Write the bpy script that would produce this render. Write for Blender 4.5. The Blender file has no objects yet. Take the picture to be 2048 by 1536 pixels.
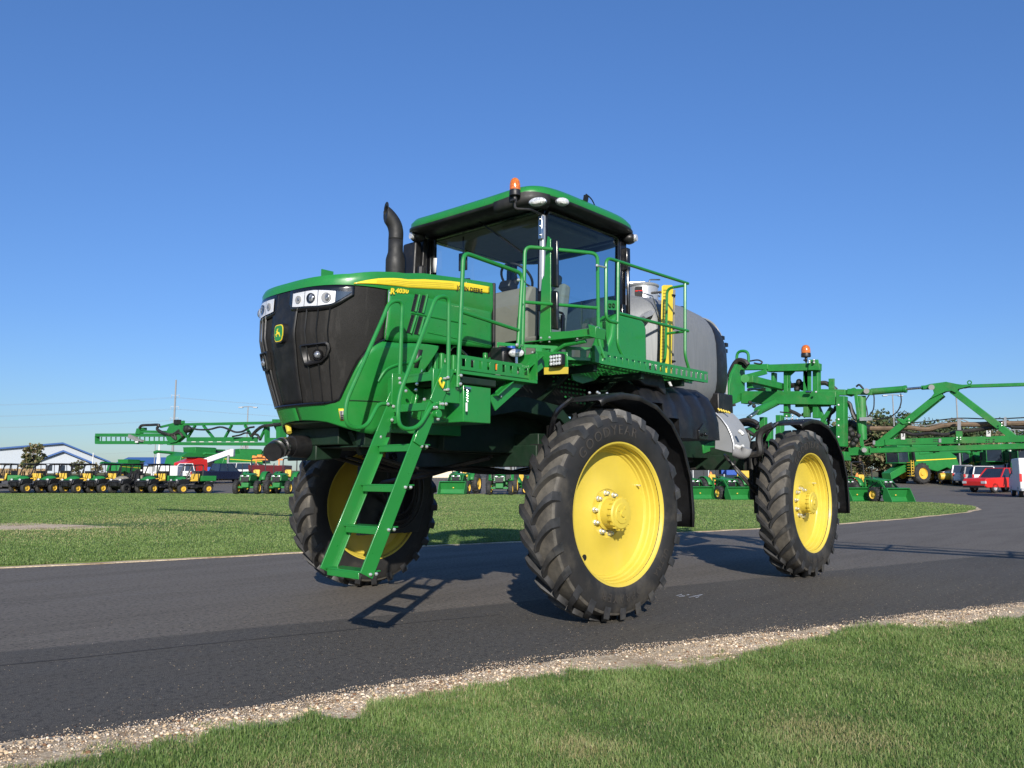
import bpy, bmesh, math, random
import numpy as np
from mathutils import Vector, Matrix
R = math.radians
sc = bpy.context.scene
C = sc.collection
rnd = random.Random(7)
TAU = math.tau
# ------------------------------------------------------------------ frame of reference
# metres; the sprayer stands along +X (nose), +Y is its left side (towards the camera), Z up
F_PX, PITCH, CAMH, CX, CY, YAW, ROLL = 1626.6, .1134, 1.2438, 6.013, 5.9131, -2.4149, .0022
FH = Vector((math.cos(YAW), math.sin(YAW), 0)); RH = Vector((math.sin(YAW), -math.cos(YAW), 0))
FW = Vector((FH.x*math.cos(PITCH), FH.y*math.cos(PITCH), math.sin(PITCH)))
UP0 = RH.cross(FW)
RW = RH*math.cos(ROLL)+UP0*math.sin(ROLL); UW = UP0*math.cos(ROLL)-RH*math.sin(ROLL)
CAM = Vector((CX, CY, CAMH))
def B(px, py, ax, v):
    """survey point of the photograph on the plane ax = v, in metres"""
    d = FW+RW*((px-1024)/F_PX)-UW*((py-768)/F_PX)
    i = 'xyz'.index(ax)
    return CAM+d*((v-CAM[i])/d[i])
def HGT(d):
    if d < 57: return 0.0
    if d < 92: return 0.03*(d-57)
    if d < 320: return 1.05+0.0105*(d-92)
    return 3.444
def G(px, d, dz=0.0):
    """ground point seen in column px at distance d"""
    e = (px-1024)/F_PX*d/math.cos(PITCH)*1.0
    p = Vector((CX, CY, 0))+FH*d+RH*e
    return Vector((p.x, p.y, HGT(d)+dz))
# ------------------------------------------------------------------ object helpers
def tag(o, label=None, cat=None, group=None, kind=None):
    if label: o['label'] = label
    if cat: o['category'] = cat
    if group: o['group'] = group
    if kind: o['kind'] = kind
    return o
def empty(name, loc=(0,0,0), rz=0, parent=None):
    o = bpy.data.objects.new(name, None); C.objects.link(o)
    o.location = loc; o.rotation_euler = (0,0,rz); o.empty_display_size = .2
    if parent: o.parent = parent
    return o
def copy_tree(o, parent=None):
    c = o.copy(); C.objects.link(c); c.parent = parent
    for ch in list(o.children): copy_tree(ch, c)
    return c
class MB:
    def __init__(s): s.v=[]; s.f=[]; s.m=[]; s.mi=0; s.T=None
    def add(s, vs, fs):
        n=len(s.v)
        if s.T is not None: vs=[s.T@Vector(v) for v in vs]
        s.v.extend(tuple(v) for v in vs); s.f.extend(tuple(i+n for i in f) for f in fs); s.m.extend([s.mi]*len(fs)); return s
    def box(s, c, d, rz=0, ry=0, rx=0):
        M=Matrix.Translation(c)@Matrix.Rotation(rz,4,'Z')@Matrix.Rotation(ry,4,'Y')@Matrix.Rotation(rx,4,'X')
        x,y,z=[k/2 for k in d]
        vs=[M@Vector(p) for p in ((-x,-y,-z),(x,-y,-z),(x,y,-z),(-x,y,-z),(-x,-y,z),(x,-y,z),(x,y,z),(-x,y,z))]
        return s.add(vs,[(0,3,2,1),(4,5,6,7),(0,1,5,4),(1,2,6,5),(2,3,7,6),(3,0,4,7)])
    def bb(s, x0,x1,y0,y1,z0,z1): return s.box(((x0+x1)/2,(y0+y1)/2,(z0+z1)/2),(abs(x1-x0),abs(y1-y0),abs(z1-z0)))
    def beam(s, p, q, w, h, up=(0,0,1)):
        p,q=Vector(p),Vector(q); d=(q-p).normalized(); u=Vector(up)
        if abs(d.dot(u))>.98: u=Vector((1,0,0))
        a=d.cross(u).normalized()*w/2; b=a.cross(d).normalized()*h/2
        vs=[p-a-b,p+a-b,p+a+b,p-a+b,q-a-b,q+a-b,q+a+b,q-a+b]
        return s.add(vs,[(0,1,2,3),(7,6,5,4),(0,4,5,1),(1,5,6,2),(2,6,7,3),(3,7,4,0)])
    def tube(s, pts, r, n=8, closed=False, caps=True):
        P=[Vector(p) for p in pts]; N=len(P); rings=[]
        rr=r if isinstance(r,(list,tuple)) else [r]*N
        pa=None
        for i in range(N):
            if closed: t=(P[(i+1)%N]-P[i-1]).normalized()
            else: t=(P[min(i+1,N-1)]-P[max(i-1,0)]).normalized()
            if pa is None:
                u=Vector((0,0,1)) if abs(t.z)<.9 else Vector((1,0,0)); a=t.cross(u).normalized()
            else: a=(pa-t*pa.dot(t)).normalized()
            pa=a; b=t.cross(a)
            rings.append([P[i]+(a*math.cos(TAU*k/n)+b*math.sin(TAU*k/n))*rr[i] for k in range(n)])
        vs=[v for g in rings for v in g]; fs=[]
        for i in range(N if closed else N-1):
            j=(i+1)%N
            for k in range(n): fs.append((i*n+k,i*n+(k+1)%n,j*n+(k+1)%n,j*n+k))
        if caps and not closed: fs+= [tuple(range(n))[::-1], tuple((N-1)*n+k for k in range(n))]
        return s.add(vs,fs)
    def cyl(s,p,q,r,r2=None,n=16): return s.tube([p,q],[r,r if r2 is None else r2],n)
    def lathe(s, prof, o=(0,0,0), ax='y', n=48, a0=0, a1=TAU, flip=False):
        """prof: (radius, along)"""
        full=abs(a1-a0-TAU)<1e-6; m=n if full else n+1; o=Vector(o); vs=[];fs=[]
        for i in range(m):
            a=a0+(a1-a0)*i/n; c,sn=math.cos(a),math.sin(a)
            for r,h in prof:
                p={'y':(r*c,h,r*sn),'x':(h,r*c,r*sn),'z':(r*c,r*sn,h)}[ax]; vs.append(o+Vector(p))
        L=len(prof)
        for i in range(n):
            j=(i+1)%m
            for k in range(L-1):
                q=(i*L+k,j*L+k,j*L+k+1,i*L+k+1); fs.append(q[::-1] if flip else q)
        return s.add(vs,fs)
    def grid(s, rows, flip=False):
        n=len(rows[0]); vs=[v for r in rows for v in r]; fs=[]
        for i in range(len(rows)-1):
            for k in range(n-1):
                q=(i*n+k,i*n+k+1,(i+1)*n+k+1,(i+1)*n+k); fs.append(q[::-1] if flip else q)
        return s.add(vs,fs)
    def prism(s, poly, h0, h1, ax='y'):
        """poly in the two other axes (order x,y,z without ax), extruded between h0 and h1"""
        def P(a,b,h): return {'x':(h,a,b),'y':(a,h,b),'z':(a,b,h)}[ax]
        n=len(poly); vs=[P(a,b,h0) for a,b in poly]+[P(a,b,h1) for a,b in poly]
        fs=[tuple(range(n)),tuple(range(2*n-1,n-1,-1))]+[(i,i+n,(i+1)%n+n,(i+1)%n) for i in range(n)]
        return s.add(vs,fs)
    def ball(s, c, r, n=10, m=6, sc3=(1,1,1)):
        c=Vector(c); vs=[c+Vector((0,0,r*sc3[2]))]; fs=[]
        for i in range(1,m):
            t=math.pi*i/m
            for k in range(n): vs.append(c+Vector((r*sc3[0]*math.sin(t)*math.cos(TAU*k/n),r*sc3[1]*math.sin(t)*math.sin(TAU*k/n),r*sc3[2]*math.cos(t))))
        vs.append(c-Vector((0,0,r*sc3[2])))
        for k in range(n): fs.append((0,1+k,1+(k+1)%n))
        for i in range(m-2):
            for k in range(n): a=1+i*n; fs.append((a+k,a+n+k,a+n+(k+1)%n,a+(k+1)%n))
        a=1+(m-2)*n
        for k in range(n): fs.append((a+k,len(vs)-1,a+(k+1)%n))
        return s.add(vs,fs)
    def build(s, name, mat, parent=None, smooth=True, bevel=0, seg=2, solid=0, fix=True, angle=35):
        me=bpy.data.meshes.new(name); me.from_pydata(s.v,[],s.f)
        mats=mat if isinstance(mat,(list,tuple)) else [mat]
        for m in mats: me.materials.append(m)
        if len(mats)>1: me.polygons.foreach_set('material_index',s.m)
        if fix:
            b=bmesh.new(); b.from_mesh(me); bmesh.ops.remove_doubles(b,verts=b.verts,dist=1e-5)
            bmesh.ops.recalc_face_normals(b,faces=b.faces); b.to_mesh(me); b.free()
        if smooth:
            me.polygons.foreach_set('use_smooth',[True]*len(me.polygons))
            try: me.set_sharp_from_angle(angle=R(angle))
            except Exception: pass
        me.update()
        o=bpy.data.objects.new(name,me); C.objects.link(o)
        if parent: o.parent=parent
        if solid:
            m=o.modifiers.new('s','SOLIDIFY'); m.thickness=solid; m.offset=-1
        if bevel:
            m=o.modifiers.new('b','BEVEL'); m.width=bevel; m.segments=seg; m.limit_method='ANGLE'; m.angle_limit=R(40); m.harden_normals=False
        return o
def islands(mb):
    par=list(range(len(mb.v)))
    def f(i):
        while par[i]!=i: par[i]=par[par[i]]; i=par[i]
        return i
    for q in mb.f:
        for i in q[1:]: par[f(i)]=f(q[0])
    g={}
    for q,mi in zip(mb.f,mb.m): g.setdefault(f(q[0]),[]).append((q,mi))
    out=[]
    for fs in g.values():
        ids=sorted({i for q,_ in fs for i in q}); mp={i:k for k,i in enumerate(ids)}; m=MB(); m.v=[mb.v[i] for i in ids]; m.f=[tuple(mp[i] for i in q) for q,_ in fs]; m.m=[mi for _,mi in fs]; out.append(m)
    return out
def rounded(pts, rad, n=5, closed=False):
    """polyline with rounded corners"""
    P=[Vector(p) for p in pts]; out=[]; N=len(P)
    for i in range(N):
        if not closed and i in (0,N-1): out.append(P[i]); continue
        a=P[i-1]-P[i]; b=P[(i+1)%N]-P[i]; r=rad[i] if isinstance(rad,(list,tuple)) else rad
        r=min(r,a.length*.48,b.length*.48); p0=P[i]+a.normalized()*r; p1=P[i]+b.normalized()*r
        for k in range(n+1):
            t=k/n; out.append(p0*(1-t)**2+P[i]*2*t*(1-t)+p1*t*t)
    return out
def spline(pts, n=8):
    P=[Vector(p) for p in pts]; Q=[P[0]*2-P[1]]+P+[P[-1]*2-P[-2]]; out=[]
    for i in range(1,len(Q)-2):
        p0,p1,p2,p3=Q[i-1:i+3]
        for k in range(n):
            t=k/n; out.append(.5*((2*p1)+(p2-p0)*t+(2*p0-5*p1+4*p2-p3)*t*t+(3*p1-p0-3*p2+p3)*t**3))
    out.append(P[-1]); return out
def text_geo(txt, size, ext=.001, spacing=1.0, shear=0, bold=0):
    cu=bpy.data.curves.new('t','FONT'); cu.body=txt; cu.size=size; cu.extrude=ext; cu.space_character=spacing; cu.shear=shear; cu.offset=bold; cu.resolution_u=3
    o=bpy.data.objects.new('t',cu); C.objects.link(o)
    dg=bpy.context.evaluated_depsgraph_get(); me=o.evaluated_get(dg).to_mesh()
    vs=[v.co.copy() for v in me.vertices]; fs=[tuple(p.vertices) for p in me.polygons]
    o.evaluated_get(dg).to_mesh_clear(); bpy.data.objects.remove(o); bpy.data.curves.remove(cu)
    return vs,fs
# ------------------------------------------------------------------ materials
def mat_new(name):
    m=bpy.data.materials.new(name); m.use_nodes=True; nt=m.node_tree; b=nt.nodes['Principled BSDF']; return m,nt,b
def node(nt,t,**k):
    n=nt.nodes.new(t)
    for a,v in k.items():
        if a in n.inputs: n.inputs[a].default_value=v
        else: setattr(n,a,v)
    return n
def noise(nt, scale, detail=4, rough=.6, vec=None, dist=0):
    n=node(nt,'ShaderNodeTexNoise'); n.inputs['Scale'].default_value=scale; n.inputs['Detail'].default_value=detail; n.inputs['Roughness'].default_value=rough; n.inputs['Distortion'].default_value=dist
    if vec is None:
        tc=node(nt,'ShaderNodeTexCoord'); vec=tc.outputs['Object']
    nt.links.new(vec,n.inputs['Vector']); return n.outputs['Fac']
def ramp(nt, fac, stops):
    r=node(nt,'ShaderNodeValToRGB'); e=r.color_ramp.elements
    while len(e)<len(stops): e.new(.5)
    for i,(p,c) in enumerate(stops):
        e[i].position=p; e[i].color=(c,c,c,1) if isinstance(c,(int,float)) else (*c,1)
    nt.links.new(fac,r.inputs['Fac']); return r.outputs['Color']
def mix(nt, fac, a, b, mode='MIX'):
    m=node(nt,'ShaderNodeMix'); m.data_type='RGBA'; m.blend_type=mode
    for s_,v in ((0,fac),(6,a),(7,b)):
        if hasattr(v,'is_output'): nt.links.new(v,m.inputs[s_])
        else: m.inputs[s_].default_value=v if s_==0 else ((*v,1) if len(v)==3 else v)
    return m.outputs[2]
def bump(nt, b, h, strength=.3, dist=.01):
    n=node(nt,'ShaderNodeBump'); n.inputs['Strength'].default_value=strength; n.inputs['Distance'].default_value=dist
    nt.links.new(h,n.inputs['Height']); nt.links.new(n.outputs['Normal'],b.inputs['Normal'])
def paint(name, col, rough=.35, coat=0, var=.12, scale=6, metal=0, dirt=None, dirt_amt=.3, bmp=0, spec=.5):
    m,nt,b=mat_new(name)
    f=noise(nt,scale,5)
    c=mix(nt, ramp(nt,f,[(.3,0),(.7,1)]), [k*(1-var) for k in col],[min(1,k*(1+var)) for k in col])
    if dirt:
        f2=noise(nt,2.3,6,.7); c=mix(nt, ramp(nt,f2,[(.52,0),(.72,dirt_amt)]), c, dirt)
    nt.links.new(c,b.inputs['Base Color'])
    r=ramp(nt,noise(nt,14,4),[(.3,max(0,rough-.08)),(.7,min(1,rough+.1))]); nt.links.new(r,b.inputs['Roughness'])
    b.inputs['Metallic'].default_value=metal; b.inputs['Coat Weight'].default_value=coat; b.inputs['Coat Roughness'].default_value=.12
    b.inputs['Specular IOR Level'].default_value=spec
    if bmp: bump(nt,b,noise(nt,60,3),bmp,.004)
    return m
M={}
GR=(.015,.188,.032)
M['green']=paint('green_paint',GR,.33,.35,.06,3,dirt=(.10,.12,.06),dirt_amt=.16)
M['green_dusty']=paint('green_frame_paint',(.016,.190,.036),.5,0,.15,5,dirt=(.16,.15,.08),dirt_amt=.4)
M['green_far']=paint('green_machine',(.015,.165,.032),.45,0,.1,2)
M['yellow']=paint('yellow_paint',(.56,.43,.052),.48,.1,.05,4,dirt=(.5,.4,.12),dirt_amt=.25)
M['yellow_far']=paint('yellow_machine',(.62,.40,.05),.5,0,.06,4)
M['yellow_decal']=paint('yellow_decal',(.72,.55,.03),.35,0,.04,9)
M['black']=paint('black_plastic',(.008,.008,.009),.45,0,.3,9,dirt=(.06,.055,.048),dirt_amt=.4)
M['black_gloss']=paint('black_gloss',(.006,.006,.007),.18,.2,.1,9)
M['black_matt']=paint('black_matt',(.011,.011,.011),.6,0,.3,20)
M['hose']=paint('hose_rubber',(.02,.019,.018),.5,0,.3,12,dirt=(.12,.10,.07),dirt_amt=.5)
M['hose_tan']=paint('dusty_hose',(.16,.11,.07),.7,0,.3,12)
M['under']=paint('chassis_green_in_shade',(.003,.018,.007),.6,0,.3,5,dirt=(.018,.02,.014),dirt_amt=.6)  # machine green darkened: the shade below the belly is put into the colour
M['bolt']=paint('zinc_bolt',(.75,.75,.70),.3,0,.1,20,metal=.8)
M['steel']=paint('bright_steel',(.6,.6,.6),.28,0,.1,8,metal=1)
M['silver']=paint('silver_paint',(.45,.46,.47),.35,.2,.06,8,metal=.5)
M['white']=paint('white_paint',(.62,.62,.60),.5,0,.05,5)
M['text_black']=paint('black_lettering',(.01,.01,.01),.5,0,0,5)
M['red']=paint('red_paint',(.55,.02,.015),.35,.3,.06,4)
M['orange']=paint('orange_paint',(.75,.22,.03),.45,0,.1,4)
M['blue']=paint('blue_paint',(.02,.08,.36),.35,.3,.06,4)
M['navy']=paint('navy_paint',(.008,.012,.03),.25,.4,.06,4)
M['grey']=paint('grey_paint',(.23,.23,.23),.5,0,.1,4)
M['tan_trim']=paint('tan_trim',(.20,.185,.15),.7,0,.08,6)
M['seat_fabric']=paint('grey_fabric',(.27,.275,.25),.9,0,.12,30)
M['poly_grey']=paint('grey_polyethylene',(.24,.25,.26),.5,0,.06,4,dirt=(.22,.20,.16),dirt_amt=.4)
def tank_mat():
    m,nt,b=mat_new('brushed_stainless')
    tc=node(nt,'ShaderNodeTexCoord'); mp=node(nt,'ShaderNodeMapping'); mp.inputs['Scale'].default_value=(60,60,2.0); nt.links.new(tc.outputs['Object'],mp.inputs[0])
    f=noise(nt,1,4,.6,mp.outputs[0]); g=noise(nt,1.6,5,.7)
    c=mix(nt,ramp(nt,f,[(.3,0),(.7,1)]),(.18,.19,.20),(.23,.24,.25)); c=mix(nt,ramp(nt,g,[(.5,0),(.75,.45)]),c,(.27,.26,.25))
    nt.links.new(c,b.inputs['Base Color']); b.inputs['Metallic'].default_value=.35; b.inputs['Roughness'].default_value=.62; bump(nt,b,f,.08,.002); return m
M['tank']=tank_mat()
def rubber():
    m,nt,b=mat_new('dusty_tyre_rubber')
    f=noise(nt,5,6,.7); g=noise(nt,45,4,.6)
    c=mix(nt,ramp(nt,f,[(.38,0),(.62,.85)]),(.044,.040,.034),(.130,.116,.094))
    c=mix(nt,ramp(nt,g,[(.5,0),(.8,.35)]),c,(.11,.10,.085))
    nt.links.new(c,b.inputs['Base Color']); b.inputs['Roughness'].default_value=.72; bump(nt,b,g,.25,.004); return m
M['rubber']=rubber()
M['sidewall']=paint('tyre_sidewall',(.016,.015,.014),.6,0,.3,4,dirt=(.075,.065,.05),dirt_amt=.7,bmp=.12)
M['lug_edge']=paint('lug_rubber',(.028,.028,.029),.5,0,.4,7,dirt=(.13,.12,.10),dirt_amt=.5,bmp=.2)
M['tyre_letter']=paint('tyre_lettering',(.036,.031,.026),.7,0,.2,8)
def glass(name, tint, refl=.12, dens=.5, rough=.02):
    m=bpy.data.materials.new(name); m.use_nodes=True; nt=m.node_tree; nt.nodes.clear()
    out=node(nt,'ShaderNodeOutputMaterial'); t=node(nt,'ShaderNodeBsdfTransparent'); t.inputs[0].default_value=(*[1-(1-k)*dens for k in tint],1)
    g=node(nt,'ShaderNodeBsdfGlossy'); g.inputs['Roughness'].default_value=rough; g.inputs[0].default_value=(1,1,1,1)
    fr=node(nt,'ShaderNodeLayerWeight'); fr.inputs[0].default_value=.5; pw=node(nt,'ShaderNodeMath'); pw.operation='POWER'; pw.inputs[1].default_value=4.5; nt.links.new(fr.outputs['Facing'],pw.inputs[0])
    ma=node(nt,'ShaderNodeMath'); ma.operation='MULTIPLY_ADD'; ma.inputs[1].default_value=.9-refl; ma.inputs[2].default_value=refl+.04
    nt.links.new(pw.outputs[0],ma.inputs[0])
    mx=node(nt,'ShaderNodeMixShader'); nt.links.new(ma.outputs[0],mx.inputs[0]); nt.links.new(t.outputs[0],mx.inputs[1]); nt.links.new(g.outputs[0],mx.inputs[2]); nt.links.new(mx.outputs[0],out.inputs[0])
    return m
M['windshield']=glass('cab_windshield_glass',(.86,.92,.92),.01,1)
M['door_glass']=glass('cab_door_glass',(.62,.72,.76),.0,1)
M['lens']=glass('lamp_lens',(1,1,1),.0,.5)
M['far_glass']=paint('dark_glass',(.02,.03,.045),.08,.3,.2,2)
def amber():
    m,nt,b=mat_new('amber_dome'); b.inputs['Base Color'].default_value=(.8,.19,.02,1); b.inputs['Roughness'].default_value=.15; b.inputs['Transmission Weight'].default_value=.35; b.inputs['Coat Weight'].default_value=.5
    nt.links.new(mix(nt,ramp(nt,noise(nt,60,2),[(.4,0),(.6,1)]),(.62,.13,.015),(.9,.28,.04)),b.inputs['Base Color']); return m
M['amber']=amber()
M['chrome']=paint('reflector_chrome',(.72,.72,.72),.38,0,.05,40,metal=.25)
M['lamp_cell']=paint('lamp_facets',(.70,.72,.74),.2,0,.55,70,metal=.35)
M['bulb']=paint('lamp_bowl',(.30,.31,.33),.15,0,.9,55,metal=.6)
def mesh_mat():
    m,nt,b=mat_new('grille_mesh')
    tc=node(nt,'ShaderNodeTexCoord'); f=noise(nt,3.2,5,.65); fine=node(nt,'ShaderNodeTexVoronoi'); fine.inputs['Scale'].default_value=190; nt.links.new(tc.outputs['Object'],fine.inputs[0])
    mp=node(nt,'ShaderNodeMapping'); mp.inputs['Scale'].default_value=(9,9,.7); nt.links.new(tc.outputs['Object'],mp.inputs[0]); st=noise(nt,1,4,.7,mp.outputs[0])
    c=mix(nt,ramp(nt,f,[(.35,0),(.7,.8)]),(.006,.006,.006),(.017,.0165,.0165)); c=mix(nt,ramp(nt,st,[(.54,0),(.62,.6)]),c,(.036,.034,.032))
    c=mix(nt,ramp(nt,fine.outputs[0],[(.15,0),(.5,.4)]),c,(.035,.033,.03))
    nt.links.new(c,b.inputs['Base Color']); b.inputs['Roughness'].default_value=.75; b.inputs['Specular IOR Level'].default_value=.2; bump(nt,b,fine.outputs[0],.5,.003); return m
M['mesh']=mesh_mat()
# =================================================================== THE SPRAYER
SP=empty('crop_sprayer',(-2,0,0)); SPI=Matrix.Translation((2,0,0))
tag(SP,'large green self-propelled crop sprayer with tall yellow wheels, grey tank and wide booms','crop sprayer')
def part(mb,name,mat,parent=None,**k):
    """a part (or sub-part) of the sprayer given in scene metres"""
    o=mb.build(name,mat,None,**k); p=parent or SP; o.parent=p
    if p is SP: o.matrix_parent_inverse=SPI
    elif p.type=='EMPTY' or p.location.length: o.matrix_parent_inverse=p.matrix_basis.inverted() if p.parent is None else (SPWORLD(p)).inverted()
    return o
def parts(mb,name,mat,parent=None,**k):
    return [part(i,name,mat,parent,**k) for i in islands(mb)][0]
def SPWORLD(p):
    m=p.matrix_basis.copy(); q=p
    while q.parent: m=q.parent.matrix_basis@q.matrix_parent_inverse@m; q=q.parent
    return m
# ---- wheels: built about their own centre, +y = outer face
TR=.925
def tyre_meshes(mir):
    mb=MB()
    half=[(.600,.150),(.612,.178),(.64,.196),(.70,.206),(.76,.204),(.815,.197),(.842,.188),(.862,.172),(.872,.12),(.875,.06),(.876,0)]
    prof=[(r,y) for r,y in [(a_,b_*.93) for a_,b_ in half]]+[(r,-y) for r,y in [(a_,b_*.93) for a_,b_ in half[-2::-1]]]
    mb.lathe(prof,n=96)
    mb.m=[1 if min(math.hypot(mb.v[i][0],mb.v[i][2]) for i in q)>.840 else 0 for q in mb.f]
    lug=MB(); N=25
    for side in (1,-1):
        for i in range(N):
            a0=TAU*(i+(.5 if side<0 else 0))/N; rows=[]
            for k in range(8):
                t=k/7; u=-.012+.194*t; ang=a0+(.245*t**.68-.055)*mir
                top=.928-.010*t-.018*max(0,t-.75)*4; base=.866-.035*max(0,t-.6)/.4*1.0
                hw=(.023+.013*t*t)*(1 if t>.05 else .75)   # half width along the circumference (m)
                row=[]
                for (q,rr) in ((-1.25,base),(-1,top),(1,top),(1.3,base)):
                    an=ang+q*hw/.9; row.append((rr*math.cos(an),side*u,rr*math.sin(an)))
                rows.append(row)
            # shoulder end runs down the sidewall
            u=.193; row=[]
            for (q,rr) in ((-1.2,.80),(-1,.835),(1,.835),(1.2,.80)):
                an=a0+(.245-.045)*mir+q*.036/.9; row.append((rr*math.cos(an),side*u,rr*math.sin(an)))
            rows.append(row); n0=len(lug.v); lug.grid(rows)
            lug.add(rows[0],[(0,1,2,3)]); lug.add(rows[-1],[(0,1,2,3)])
    let=[]
    for txt,size,a_start,sp in (('GOODYEAR',.125,R(139),1.25),('ULTRA',.082,R(-28),1.2),('SPRAYER',.10,R(-72),1.35)):
        vs,fs=text_geo(txt,size,.0012,sp); r0=.69
        vs=[((r0+v.y)*math.cos(a_start-v.x/r0)*-1, .195-.018*((r0+v.y-.73)/.1)**2+v.z, (r0+v.y)*math.sin(a_start-v.x/r0)) for v in vs]
        lm=MB(); lm.add(vs,fs); let.append(lm)
    return mb,lug,let
def rim_mesh():
    mb=MB()
    mb.lathe([(.598,.150),(.612,.172),(.626,.176),(.630,.166),(.624,.158),(.612,.150),(.600,.140),(.597,.105),(.585,.098),(.578,.060),(.566,.052),(.560,.022),(.548,.016),(.540,.002),(.515,.000),(.40,-.012),(.30,-.008),(.24,.012),(.215,.020),(.205,.010),(.16,.008),(.02,.008)],n=72)
    mb.lathe([(.02,-.010),(.50,-.020),(.535,-.03),(.56,-.03),(.575,-.09),(.60,-.12),(.612,-.172),(.626,-.176),(.630,-.160),(.600,-.150)],n=72)
    return mb
def hub_mesh():
    mb=MB(); mb.lathe([(.150,.006),(.150,.03),(.132,.045),(.130,.135),(.137,.142),(.137,.172),(.126,.182),(.09,.184),(.085,.192),(.03,.192),(.028,.204),(.001,.204)],n=40)
    for k in range(18): a=TAU*k/18; mb.box((.140*math.cos(a),.158,.140*math.sin(a)),(.016,.03,.016),0,-a)
    for a in (.6,2.2,3.9): mb.cyl((.06*math.cos(a),.184,.06*math.sin(a)),(.06*math.cos(a),.197,.06*math.sin(a)),.014,n=8)
    return mb
def wheel(loc, steer, mir):
    w=empty('wheel',loc,steer if mir>0 else math.pi+steer); w.parent=SP; w.matrix_parent_inverse=SPI
    return w
WH={}
def make_wheels():
    meshes={}
    for mir in (1,-1):
        a,b,c=tyre_meshes(mir)
        meshes[mir]=(a,b,c)
    for (x,y,st) in ((0,1.684,R(-4.75)),(-4.29,1.684,0),(0,-1.684,R(-4.75)),(-4.29,-1.684,0)):
        mir=1 if y>0 else -1
        w=rim_mesh().build('wheel',M['yellow'],None,angle=25); w.location=(x,y,TR); w.rotation_euler=(0,0,st+(0 if y>0 else math.pi)); w.parent=SP; w.matrix_parent_inverse=SPI
        a,b,c=meshes[mir]; t=a.build('tyre',[M['sidewall'],M['rubber']],w); b.build('tread',M['lug_edge'],w,smooth=True,angle=30)
        if y>0:
            for lm in c: lm.build('tyre_lettering',M['tyre_letter'],t,smooth=False,fix=False)
        hub_mesh().build('hub',M['yellow'],w)
        for k in range(10):
            an=TAU*(k+.3)/10; m=MB(); c0=(.178*math.cos(an),0,.178*math.sin(an))
            m.cyl((c0[0],.010,c0[2]),(c0[0],.022,c0[2]),.024,n=12); m.cyl((c0[0],.02,c0[2]),(c0[0],.05,c0[2]),.019,n=6); m.cyl((c0[0],.05,c0[2]),(c0[0],.064,c0[2]),.011,n=8)
            m.build('wheel_nut',M['bolt'],w,angle=30)
        m=MB(); m.cyl((.505*math.cos(.5)*-1,.0,.505*math.sin(.5)),(-.5*math.cos(.5),.05,.5*math.sin(.5)),.008,n=8); m.build('valve_stem',M['bolt'],w)
        m=MB(); a=R(232) if x==0 else R(215); m.cyl((-.47*math.cos(a),-.004,.47*math.sin(a)),(-.47*math.cos(a),.0015,.47*math.sin(a)),.027,n=20); m.build('drain_hole',M['text_black'],w)
        # drive motor, inner side
        m=MB(); m.cyl((0,-.02,0),(0,-.30,0),.16,.19,20); m.cyl((0,-.30,0),(0,-.42,0),.12,n=16)
        for k in range(8): an=TAU*k/8; m.cyl((.15*math.cos(an),-.26,.15*math.sin(an)),(.15*math.cos(an),-.34,.15*math.sin(an)),.018,n=6)
        m.build('drive_motor',M['black_matt'],w)
make_wheels()
# ---- chassis
m=MB()
for y in (.42,-.42): m.bb(-6.0,1.75,y-.06,y+.06,1.50,1.78)
for x in (1.6,.9,-.9,-2.2,-3.4,-5.1): m.bb(x-.06,x+.06,-.42,.42,1.52,1.74)
m.bb(.2,1.80,-.40,.50,1.485,1.499)
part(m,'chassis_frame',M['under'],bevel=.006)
for x in (0,-4.29):
    m=MB(); m.bb(x-.14,x+.14,-1.0,1.0,1.34,1.54); m.beam((x,.35,1.50),(x,1.0,1.50),.22,.30); m.beam((x,-.35,1.50),(x,-1.0,1.50),.22,.30)
    ax=part(m,'axle',M['under'],bevel=.008)
    for s in (1,-1):
        m=MB(); m.cyl((x,s*1.16,.80),(x,s*1.16,1.62),.085,n=16); m.cyl((x,s*1.16,1.30),(x,s*1.16,1.72),.12,n=16); m.beam((x,s*.9,1.44),(x,s*1.2,1.44),.24,.22); m.beam((x,s*1.12,.92),(x,s*1.36,.92),.26,.30)
        m.box((x,s*1.24,1.0),(.24,.10,.5)); m.cyl((x+.16,s*1.12,.95),(x+.16,s*1.12,1.5),.035,n=10)
        part(m,'suspension_leg',M['black_matt'],ax,bevel=.004)
# underside tanks, engine block, hoses (what is seen dark below the belly)
m=MB(); m.bb(-.9,1.55,-.36,.36,1.49,1.95); m.bb(-3.9,-1.0,-.40,.40,1.44,1.75); m.bb(.1,1.2,.3,.62,1.75,2.25); part(m,'engine_block',M['black_matt'],bevel=.02)
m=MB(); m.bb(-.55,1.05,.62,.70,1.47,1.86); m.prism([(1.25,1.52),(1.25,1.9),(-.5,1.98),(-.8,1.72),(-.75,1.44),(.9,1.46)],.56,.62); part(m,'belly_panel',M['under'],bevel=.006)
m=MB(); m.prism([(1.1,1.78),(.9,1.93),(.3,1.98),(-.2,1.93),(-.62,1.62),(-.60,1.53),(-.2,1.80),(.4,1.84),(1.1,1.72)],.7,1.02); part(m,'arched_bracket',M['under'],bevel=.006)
for k in range(7):
    m=MB(); rr=.24+.022*k; m.tube([(.1+rr*math.cos(a),-1.02-.02*(k%3),1.10+rr*math.sin(a)*1.15) for a in [TAU*i/28 for i in range(6,25)]],.011,6); part(m,'hydraulic_hose',M['hose'])
for y in (.28,.15,-.1,-.3):
    m=MB(); m.tube(spline([(1.5,y,1.42),(.9,y+.05,1.30),(.2,y,1.33),(-.6,y+.1,1.28),(-1.6,y,1.36),(-3.2,y,1.30),(-4.4,y,1.38)]),.018,6); part(m,'hydraulic_hose',M['hose'])
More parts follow.
